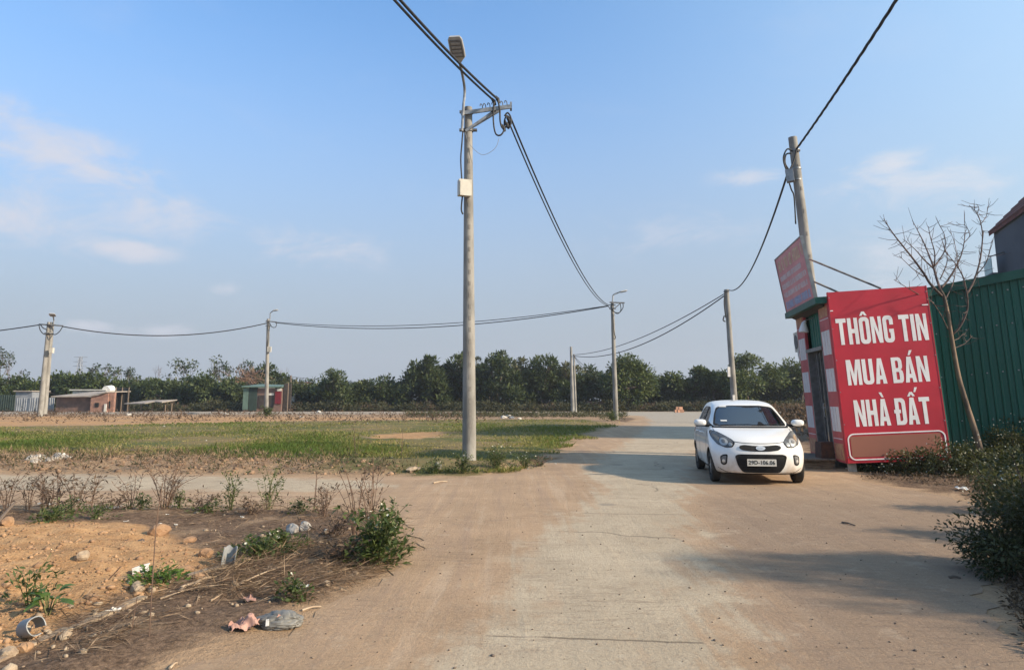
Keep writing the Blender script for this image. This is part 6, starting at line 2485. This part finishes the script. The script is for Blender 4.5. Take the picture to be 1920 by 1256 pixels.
weed('brown tuft at the foot of the twin poles', 100, 779, .9, 1.3, 20, 'dry', .14, 8, per_clump=240)
weed('tall pale grass stalk at the far side of the cross road', 458, 858, .50, .08, 3, 'dry', .05, 3)
weed('pair of tall pale stalks by the bank left of the pole', 668, 862, .85, .10, 3, 'dry', .05, 3)
weed('second pale stalk by the bank left of the pole', 752, 856, .8, .06, 2, 'dry', .05, 3)


def bush(label, u, v, h, rx_, ry_, n, leafL, flowers, mat='leaf_shade', twigs=14, base=None, cat='bush', name='bush', tint=.35, per=34):
    b = on(u, v) if base is None else Vector(base)
    t = thing(name, label, cat, b)
    d = rand_unit(n)
    d[:, 2] = np.abs(d[:, 2])
    k = rng.uniform(.45, .96, n)
    cl = d * k[:, None] * np.array([rx_, ry_, h])
    cl *= (1 + .16 * np.sin(d[:, 0:1] * 7 + u) * np.cos(d[:, 1:2] * 6 + v))
    cl[:, 2] = np.maximum(cl[:, 2], .05)
    clumps_to_leaves('foliage', cl, rng.uniform(.10, .20, n) * (.6 + .4 * h), per, leafL, M[mat], t, outward=d * .7, droop=.15, tint0=tint, spread=.16, aspect=.46)
    mb = MB()
    for i in range(twigs):
        j = rng.integers(0, n)
        e = Vector(cl[j]) * rng.uniform(.95, 1.22)
        m_ = e * .5 + Vector((0, 0, h * .12))
        mb.tube(curve_pts([Vector((e.x * .15, e.y * .15, 0)), m_, e], 4), [.009 - .0008 * q for q in range(9)], 4, cap=False)
    tag(mb.build('stems', M['twig'], t, fix=False), kind=None)
    if flowers:
        fb = MB()
        for i in range(flowers):
            q = rand_unit(1)[0]
            q[2] = abs(q[2])
            e = Vector(q * np.array([rx_, ry_, h]) * rng.uniform(.92, 1.08))
            flower(fb, e, rng.uniform(.010, .018))
        tag(fb.build('blossoms', M['petal'], t, fix=False), kind='stuff')
    return t


bush('low flowering bush under the left end of the red sign', 1655, 884, .50, .62, .42, 60, .06, 40, mat='leaf_bidens')
bush('flowering bush under the middle of the red sign', 1712, 890, .56, .62, .45, 66, .06, 48, mat='leaf_bidens')
bush('dark bush below the right corner of the red sign', 1775, 893, .66, .66, .5, 74, .06, 60, mat='leaf_bidens')
bush('flowering bush at the foot of the bare tree', 1842, 897, .74, .7, .5, 80, .06, 70, mat='leaf_bidens')
bush('taller bush against the green wall at the right edge', 1905, 880, 1.12, .85, .6, 100, .065, 70, mat='leaf_bidens')
bush('bush in front of the green wall beyond the right edge', 1990, 890, 1.2, .9, .7, 80, .07, 14)
bush('small twiggy bush by the kiosk foot', 1622, 884, .34, .34, .28, 26, .05, 6)
bush('brownish flowering bush behind the near dark bush', 1895, 960, .74, .62, .55, 80, .055, 26, tint=.55, mat='leaf_bidens')
bush('big dark bush overhanging the road at the right edge', 1958, 1080, .98, .66, .55, 190, .046, 26, per=60, twigs=40)
bush('dark bush behind the big one at the right edge', 2010, 1020, .95, .7, .7, 130, .05, 12, per=50)
bush('tall dark shrub just outside the right edge', 0, 0, 2.5, 1.15, 1.1, 190, .08, 10, base=(5.75, 5.45, 0), per=70)
bush('taller shrub further right of the road', 0, 0, 3.2, 1.3, 1.1, 200, .09, 6, base=(7.3, 5.0, 0), per=70)
bush('broad shrub outside the right edge nearer the camera', 0, 0, 1.9, 1.2, .9, 150, .08, 4, base=(6.3, 4.3, 0), per=70)
bush('low shrub at the lower right corner', 0, 0, .55, .6, .5, 70, .06, 8, base=(4.75, 4.9, 0))
n = 900
u_, v_ = rng.uniform(1610, 1930, n), rng.uniform(893, 925, n)
ok = v_ < 898 + (u_ - 1610) * .10
cl = np.array([on(float(a), float(b)) for a, b in zip(u_[ok], v_[ok])])
cl[:, 2] += .01
clumps_to_leaves('fallen_leaves', cl, .10, 6, .05, M['leaf_dry'], None, droop=.1)['kind'] = 'stuff'
n = 700
u_, v_ = rng.uniform(1850, 1990, n), rng.uniform(1090, 1240, n)
ok = u_ > 1872 + (v_ - 1090) * .55
cl = np.array([on(float(a), float(b)) for a, b in zip(u_[ok], v_[ok])])
cl[:, 2] += .01
clumps_to_leaves('leaf_litter', cl, .08, 7, .045, M['leaf_dry'], None, droop=.1)['kind'] = 'stuff'

# ---- the bare young tree in front of the green wall
BT = P(1838, 838, 15.3)
BT.z = 0
t = thing('bare_tree', 'leafless young tree leaning left in front of the green metal wall', 'tree', BT)


def zz(x, y):
    return 1620 + x / 4.187, 360 + y / 4.187


def limb(pts_, r0, r1, dy, name='branch', mat='twig', nseg=5, px=False):
    mb = MB()
    q = []
    for i, (x, y) in enumerate(pts_):
        u, v = (x, y) if px else zz(x, y)
        q.append(P(u, v, BT.y + dy[0] + (dy[1] - dy[0]) * i / max(1, len(pts_) - 1)) - BT)
    c_ = curve_pts(q, 4)
    mb.tube(c_, [r0 + (r1 - r0) * i / (len(c_) - 1) for i in range(len(c_))], 7)
    mb.build(name, M[mat], t, smooth=True, fix=False)
    return c_


limb([(1840, 852), (1828, 808), (1812, 758), (1797, 705), (1786, 645), (1779, 598), (1771, 560), (1764, 545)], .068, .030, (0, 0), 'trunk', 'bark_pale', px=True)
LIMBS = [([(610, 815), (520, 720), (470, 640), (390, 530), (330, 455), (250, 355), (200, 285), (155, 210)], .030, .007, (0, -.7)),
         ([(600, 770), (570, 680), (545, 590), (520, 520), (470, 400), (430, 320), (380, 225)], .028, .006, (0, .5)),
         ([(545, 600), (470, 530), (400, 450), (305, 370)], .018, .005, (.2, -.4)),
         ([(555, 580), (600, 520), (635, 450), (632, 340), (590, 255)], .018, .005, (.2, .7)),
         ([(605, 755), (660, 690), (720, 590), (765, 490), (785, 400), (795, 320)], .024, .006, (0, .3)),
         ([(690, 1120), (750, 1060), (800, 960), (815, 870), (800, 760), (775, 660), (730, 580), (690, 530), (635, 465)], .026, .006, (0, -.5)),
         ([(808, 800), (850, 725), (880, 650), (910, 540), (925, 430), (930, 330), (915, 240), (885, 165), (825, 105)], .024, .006, (-.1, .2)),
         ([(922, 245), (960, 190), (970, 115)], .010, .004, (.15, .4)),
         ([(887, 170), (902, 130), (885, 95)], .009, .004, (.2, .1)),
         ([(550, 590), (555, 480), (520, 350), (505, 270)], .016, .005, (.1, -.3)),
         ([(640, 840), (690, 740), (715, 640), (715, 500)], .016, .005, (0, .6)),
         ([(880, 655), (950, 570), (985, 480), (1000, 390)], .012, .004, (0, -.5)),
         ([(470, 665), (380, 600), (275, 500)], .012, .004, (-.2, -.6)),
         ([(545, 870), (490, 840), (320, 740), (235, 688)], .014, .005, (-.1, -.8)),
         ([(660, 1080), (600, 960), (540, 870), (495, 830)], .014, .005, (0, -.6)),
         ([(690, 1170), (740, 1150), (780, 1110)], .010, .004, (0, .2)),
         ([(700, 1230), (790, 1190), (850, 1130)], .009, .004, (0, .2)),
         ([(600, 680), (650, 560), (645, 470), (600, 345)], .014, .004, (.1, .9)),
         ([(785, 400), (830, 340), (800, 270), (755, 255)], .009, .004, (.3, .5)),
         ([(735, 600), (720, 440), (680, 310)], .010, .004, (.1, .9))]
tw = MB()
for pts_, r0, r1, dy in LIMBS:
    c_ = limb(pts_, r0, r1, dy)
    L_ = len(c_)
    for i in range(3, L_ - 1, 2):
        for _ in range(2):
            d = (c_[min(i + 1, L_ - 1)] - c_[i - 1]).normalized()
            nd = (d * .5 + Vector(rng.normal(0, .75, 3)) + Vector((-.12, 0, .18))).normalized()
            ln_ = rng.uniform(.12, .42)
            e = c_[i] + nd * ln_
            mid = c_[i] + nd * ln_ * .5 + Vector((0, 0, -.02))
            tw.tube([c_[i], mid, e], [.0062, .005, .0035], 4, cap=False)
tag(tw.build('twigs', M['twig'], t, fix=False), kind='stuff')
ORD = ['first', 'second', 'third', 'fourth', 'fifth', 'sixth', 'seventh', 'eighth', 'ninth', 'tenth']
# ------------------------------------------------------------------ debris
M['bag_grey'] = pmat('grey_plastic_bag', (.185, .18, .165), (.12, .118, .11), 6, .45, bump=.5, bscale=16)
M['cloth_pink'] = pmat('pink_cloth', (.40, .245, .20), (.32, .18, .145), 6, .8, bump=.4, bscale=20)
M['pvc'] = pmat('grey_pvc', (.27, .28, .285), (.20, .21, .215), 5, .45)
M['paper'] = pmat('white_paper', (.66, .64, .60), (.52, .50, .46), 9, .7)
M['brick_orange'] = pmat('orange_brick', (.46, .26, .17), (.36, .19, .13), 9, .9)


def lump(label, name, cat, u, v, size, mat, group=None, rough=.16, rz=None, sub=2, sink=.25, base=None):
    b = on(u, v) if base is None else Vector(base)
    bm = bmesh.new()
    bmesh.ops.create_icosphere(bm, subdivisions=sub, radius=1)
    sd = Vector((rng.uniform(0, 50), rng.uniform(0, 50), 0))
    for vtx in bm.verts:
        k = 1 + rough * 2.0 * mnoise.noise(vtx.co * 1.3 + sd) + rough * mnoise.noise(vtx.co * 3.1 + sd)
        vtx.co = Vector((vtx.co.x * size[0] / 2 * k, vtx.co.y * size[1] / 2 * k, vtx.co.z * size[2] / 2 * k + size[2] * (.5 - sink)))
    me = bpy.data.meshes.new(name)
    bm.to_mesh(me)
    bm.free()
    me.materials.append(mat)
    if sub > 2:
        smooth_mesh(me, 40)
    o = link(name, me)
    o.location = b
    o.rotation_euler = (0, 0, rng.uniform(0, 6.28) if rz is None else rz)
    return tag(o, label, cat, group)


# the rubbish bag: crumpled grey sack with a pink rag knotted to its left end
b = on(524, 1176)
bm = bmesh.new()
bmesh.ops.create_icosphere(bm, subdivisions=5, radius=1)
for vtx in bm.verts:
    c = vtx.co.copy()
    k = 1 + .22 * mnoise.noise(c * 1.4 + Vector((3, 1, 0))) - .07 * (1 - min(1, abs(mnoise.noise(Vector((c.x * 1.5, c.y * 3, c.z * 3)) + Vector((0, 5, 0))) * 4))) - .09 * (1 - min(1, abs(mnoise.noise(c * 2.6 + Vector((9, 5, 0))) * 5))) + .03
    x = c.x * .158 * k
    pinch = 1 - .45 * max(0, -c.x - .35)
    vtx.co = Vector((x, c.y * .085 * k * pinch, max(c.z, -.55) * .064 * k * pinch + .034))
me = bpy.data.meshes.new('plastic_bag')
bm.to_mesh(me)
bm.free()
me.materials.append(M['bag_grey'])
smooth_mesh(me, 35)
o = link('plastic_bag', me)
o.location, o.rotation_euler = b, (0, 0, R(3))
tag(o, 'crumpled grey plastic bag lying at the edge of the sandy road', 'bag')
mb = MB()
for (x, z, w_, h_, a) in ((.02, .075, .05, .022, .4), (-.06, .05, .02, .045, -.2)):
    mb.box((x, -.077 if z < .06 else -.05, z), (w_, .006, h_), Matrix.Rotation(a, 3, 'Y') @ Matrix.Rotation(-.7, 3, 'X'))
    mb.build('torn_label', M['cloth_pink' if w_ > .03 else 'paper'], o)
    mb = MB()
b = on(457, 1184)
bm = bmesh.new()
bmesh.ops.create_grid(bm, x_segments=30, y_segments=30, size=.5)
for vtx in bm.verts:
    x, y = vtx.co.x, vtx.co.y
    f = .045 * math.sin(9 * x + 4 * y) + .03 * math.sin(17 * y - 3 * x) + .05 * mnoise.noise(Vector((x * 5, y * 5, 8)))
    vtx.co = Vector((x * .17 + .012 * math.sin(11 * y), y * .14 + .01 * math.sin(13 * x), .026 + .34 * f + .012 * mnoise.noise(Vector((x * 14, y * 14, 1))) + .05 * math.exp(-((x - .2) ** 2 + y * y) * 7)))
me = bpy.data.meshes.new('rag')
bm.to_mesh(me)
bm.free()
me.materials.append(M['cloth_pink'])
smooth_mesh(me)
o = link('rag', me)
o.location, o.rotation_euler = b, (0, 0, R(20))
tag(o, 'crumpled pink rag beside the grey plastic bag', 'rag')


def half_pipe(label, u, v, r, L_, rot, arc=(20, 190), jag=.35):
    b = on(u, v)
    mb = MB()
    n, m = 14, 6
    th = .006
    vs = []
    for j in range(m + 1):
        for i in range(n + 1):
            a = R(arc[0] + (arc[1] - arc[0]) * i / n)
            top_ = 1 - jag * (.5 + .5 * math.sin(i * 1.1)) * .35 if j == m else j / m
            z = L_ * top_
            vs.append((math.cos(a) * r, math.sin(a) * r, z))
    for j in range(m + 1):
        for i in range(n + 1):
            x, y, z = vs[j * (n + 1) + i]
            vs.append((x * (1 - th / r), y * (1 - th / r), z))
    N = (n + 1) * (m + 1)
    fs = []
    for j in range(m):
        for i in range(n):
            a = j * (n + 1) + i
            fs.append((a, a + 1, a + n + 2, a + n + 1))
            fs.append((N + a, N + a + n + 1, N + a + n + 2, N + a + 1))
    for i in range(n):
        for j in (0, m):
            a = j * (n + 1) + i
            fs.append((a, a + 1, N + a + 1, N + a))
    for j in range(m):
        for i in (0, n):
            a = j * (n + 1) + i
            fs.append((a, a + n + 1, N + a + n + 1, N + a))
    mb.add(vs, fs)
    o = mb.build('pipe_shard', M['pvc'], None, smooth=40)
    o.location = b + Vector((0, 0, .045 if arc[1] > 250 else 0))
    o.rotation_euler = rot
    return tag(o, label, 'pipe')


half_pipe('grey half pipe shard standing upright by the low green patch', 424, 1070, .062, .19, (R(-8), R(4), R(-20)))
half_pipe('broken grey pipe shard lying below the broad leafed plant', 46, 1204, .058, .14, (R(74), 0, R(58)), (-10, 300))
b = on(262, 1090)
mb = MB()
mb.box((0, 0, .035), (.125, .012, .06), Matrix.Rotation(R(-14), 3, 'Y') @ Matrix.Rotation(R(-22), 3, 'X'))
mb.box((0, .035, .055), (.118, .07, .008), Matrix.Rotation(R(-14), 3, 'Y'))
o = mb.build('carton', M['paper'])
o.location, o.rotation_euler = b, (0, 0, R(18))
tag(o, 'flattened white carton lying left of the low ferny plant', 'carton')
tag(o, kind=None)


def paper(label, u, v, s, mat='paper', name='paper_scrap', group=None, base=None, hz_=.25):
    b = on(u, v) if base is None else Vector(base)
    bm = bmesh.new()
    bmesh.ops.create_grid(bm, x_segments=5, y_segments=4, size=.5)
    for vtx in bm.verts:
        x, y = vtx.co.x, vtx.co.y
        vtx.co = Vector((x * s * (1 + .2 * rng.normal()), y * s * .7, s * (.06 + hz_ * abs(rng.normal(0, .6)))))
    me = bpy.data.meshes.new(name)
    bm.to_mesh(me)
    bm.free()
    me.materials.append(M[mat])
    o = link(name, me)
    o.location, o.rotation_euler = b, (0, 0, rng.uniform(0, 6.28))
    return tag(o, label, 'litter', group)


paper('crumpled white paper caught in the small weed by the road', 560, 1106, .10)
paper('beige torn paper lying above the grey bag', 468, 1131, .10, 'cloth_pink')
paper('white scrap lying under the wiry dry bush', 322, 957, .12)
paper('thin white scrap at the left of the wiry dry bush', 212, 956, .18, hz_=.1)
paper('pale folded scrap left of the dark curled weed', 86, 948, .16)
paper('white scrap in the dry litter below the orange soil', 212, 1150, .09)
paper('small white scrap on the verge by the reddish weed', 243, 1110, .05)
paper('white plastic scrap by the bush under the red sign', 1805, 921, .22)
paper('small white scrap at the kiosk foot', 1588, 882, .08)
for lab, sp in (('small white scrap of litter on the grass field', [(307, 800), (325, 821), (248, 847), (763, 846), (1068, 817), (386, 829), (688, 795), (1076, 823)]),
                ('white scrap of litter lying on the near verge', [(160, 958), (313, 970), (392, 931), (398, 937), (330, 985), (300, 985), (4, 970), (455, 975), (610, 1000), (236, 985)]),
                ('pale scrap of litter on the rubble bank', [(361, 862), (515, 866), (745, 884), (735, 860), (483, 879), (602, 877), (990, 880), (1042, 870), (640, 884)])):
    for k_, (u, v) in enumerate(sorted(sp)):
        g = G(u, v)
        paper(lab + ', ' + ORD[k_] + ' from the left', u, v, max(.045, .0035 * g.y), group=lab.replace('small ', '').replace('scrap', 'scraps'))
# stones that stand out
for lab, u, v, sz, m_ in (('big orange boulder half buried at the top of the orange soil', 297, 1003, (.26, .18, .16), 'clod'), ('orange stone left of the standing pipe shard', 385, 1052, (.14, .11, .10), 'clod'),
                          ('brown stone with dark side on the orange soil', 152, 1074, (.12, .10, .10), 'stone'), ('dark clod lying on the open orange soil', 264, 1026, (.10, .07, .05), 'bark'),
                          ('broken pale concrete lump left by the dry stalks', 548, 1003, (.16, .14, .13), 'concrete_chunk'), ('broken pale concrete lump right by the dry stalks', 571, 1001, (.16, .13, .14), 'concrete_chunk'),
                          ('orange stone below the pipe shard', 372, 1096, (.12, .09, .08), 'clod'), ('buff stone by the flattened carton', 256, 1118, (.12, .10, .10), 'stone'),
                          ('reddish stone among scrub near the ferny plant', 345, 1082, (.16, .10, .09), 'clod'), ('flat pale stone right of the big boulder', 357, 1016, (.16, .10, .07), 'clod'),
                          ('pale stone at the left edge of the orange soil', 12, 1000, (.2, .13, .12), 'clod'), ('orange stone by the lying pipe shard', 44, 1228, (.09, .08, .07), 'clod'),
                          ('buff stone at the near left corner', 14, 1236, (.10, .09, .07), 'stone'), ('pale stone on the edge of the grass corner', 822, 884, (.20, .15, .17), 'concrete_chunk'),
                          ('flat slab of stone on the bank left of the pole', 775, 886, (.42, .22, .10), 'stone')):
    lump(lab, 'stone', 'stone', u, v, sz, M[m_], sub=2)
for u, v, s in ((57, 876, .28), (70, 873, .34), (104, 874, .30), (114, 872, .38), (123, 873, .26), (92, 877, .2), (64, 879, .2)):
    lump('white grey lump in the rubble heap at the far left of the cross road', 'rubble_lump', 'rubble', u, v, (s, s * .8, s * .55), M['concrete_chunk' if s < .33 else 'scrap'], group='lumps of the white grey rubble heap', rough=.25)
for u, v, s in ((945, 784, .5), (953, 782, .6), (960, 785, .42), (974, 786, .3)):
    lump('white rubbish heap lying far across the field', 'rubbish_lump', 'rubbish', u, v, (s, s * .8, s * .55), M['scrap'], group='white rubbish heap across the field', rough=.3)
for k_, (u, v, s) in enumerate(((242, 779, .5), (425, 777, .45), (565, 783, .4), (598, 773, .5), (802, 783.5, .3), (846, 780, .42), (886, 777.5, .45))):
    lump('far white rubbish lump by the far kerb, ' + ORD[k_] + ' from the left', 'rubbish_lump', 'rubbish', u, v, (s, s * .7, s * .5), M['scrap'], group='white lumps along the far kerb', rough=.3)
# orange bricks on the far side of the road, low brick wall behind the bend pole
for i, (u, v) in enumerate(((1268, 773.2), (1273, 773.2), (1279, 773.2), (1271, 773.2), (1276, 773.2))):
    g = G(u, v)
    mb = MB()
    mb.box((0, 0, .16), (.42, .3, .32))
    o = mb.build('brick_block', M['brick_orange'])
    o.location = (g.x, g.y, .0 if i < 3 else .32)
    o.rotation_euler = (0, 0, rng.uniform(-.3, .3))
    tag(o, ('lower orange block in the far roadside pile, ' + ('left', 'middle', 'right')[i] + ' one') if i < 3 else 'upper orange block on the far roadside pile, ' + ('left', 'right')[i - 3] + ' one', 'block', 'orange blocks at the far road edge')
lw = thing('brick_wall', 'low reddish brick wall in the scrub behind the bend pole', 'wall', (0, 0, 0))
for k in range(4):
    u0, u1 = 1092 + k * 9.4, 1092 + (k + 1) * 9.4 - .6
    mb = MB()
    Y = 94.5
    a, b = P(u0, HOR, Y).x, P(u1, HOR, Y).x
    mb.box(((a + b) / 2, Y, .55 + .06 * (k % 2)), (b - a, .25, 1.1 + .12 * (k % 2)))
    mb.build('wall_panel', M['brick_pink'], lw)
# half buried kerb stones along the near left edge
KL_ = [(-20, 1252), (60, 1214), (130, 1186), (205, 1152), (270, 1122), (345, 1090), (430, 1066), (520, 1036)]
for i in range(len(KL_) - 1):
    a, b = on(*KL_[i]), on(*KL_[i + 1])
    if i == 4:
        continue
    d = b - a
    mb = MB()
    mb.box((0, 0, 0), (d.length * .94, .07, .10), Matrix.Rotation(rng.uniform(-.03, .03), 3, 'Y'))
    o = mb.build('kerb_stone', M['stone'])
    o.location = (a + b) / 2 + Vector((0, 0, -.036))
    o.rotation_euler = (0, 0, math.atan2(d.y, d.x))
    tag(o, 'half buried kerb stone by the orange soil, ' + ORD[i - (i > 4)] + ' from the near left corner', 'kerb stone', 'half buried kerb stones by the orange soil')
# sticks
for lab, u0, v0, u1, v1, r, mm, h in (('weathered stick slanting up at the left edge', -6, 985, 27, 962, .02, 'wood', .12), ('pale bark strip below the orange soil', 338, 1114, 374, 1104, .013, 'straw_stick', .02),
                                      ('pale bark strip in the dry stalks', 360, 1106, 405, 1092, .010, 'straw_stick', .03), ('pale stick at the road edge above the bag', 566, 1148, 602, 1140, .008, 'straw_stick', .012),
                                      ('short dark stick lying on the right lane', 1579, 981, 1604, 987, .010, 'bark', .012), ('dark stick by the big bush at the right', 1780, 1085, 1802, 1086, .010, 'bark', .012),
                                      ('long dry stalk arching across the straw', 395, 1130, 545, 1066, .006, 'straw_stick', .05), ('long pale stalk lying over the straw', 300, 1128, 425, 1106, .006, 'straw_stick', .04),
                                      ('small bone coloured stick at the near edge of the litter', 318, 1256, 332, 1246, .007, 'straw_stick', .012), ('two tone stick lying on the cross road', 812, 907, 838, 904, .014, 'straw_stick', .014)):
    if mm == 'straw_stick' and mm not in M:
        M[mm] = pmat('pale_stick', (.42, .33, .235), (.30, .22, .15), 9, .8)
    a, b = on(u0, v0), on(u1, v1)
    mb = MB()
    mid = (a + b) / 2
    mb.tube(curve_pts([a - mid + Vector((0, 0, r)), Vector((0, .01, r + h * .6)), b - mid + Vector((0, 0, r + (h if 'slant' in lab else 0)))], 4), [r * (1.1 - .05 * i) for i in range(9)], 6)
    o = mb.build('stick', M[mm], None, smooth=40)
    o.location = mid
    tag(o, lab, 'stick')
# ------------------------------------------------------------------ hazy air round the whole place
mh = bpy.data.materials.new('haze')
mh.use_nodes = True
t = NT(mh.node_tree)
out = t.n('ShaderNodeOutputMaterial')
vol = t.n('ShaderNodeVolumePrincipled', i_Color=(.86, .92, 1.0), i_Density=.00045, i_Anisotropy=.3)
t.t.links.new(vol.outputs[0], out.inputs['Volume'])
mb = MB()
mb.box((0, 270, 17.5), (900, 620, 38))
tag(mb.build('haze', mh), kind='stuff')
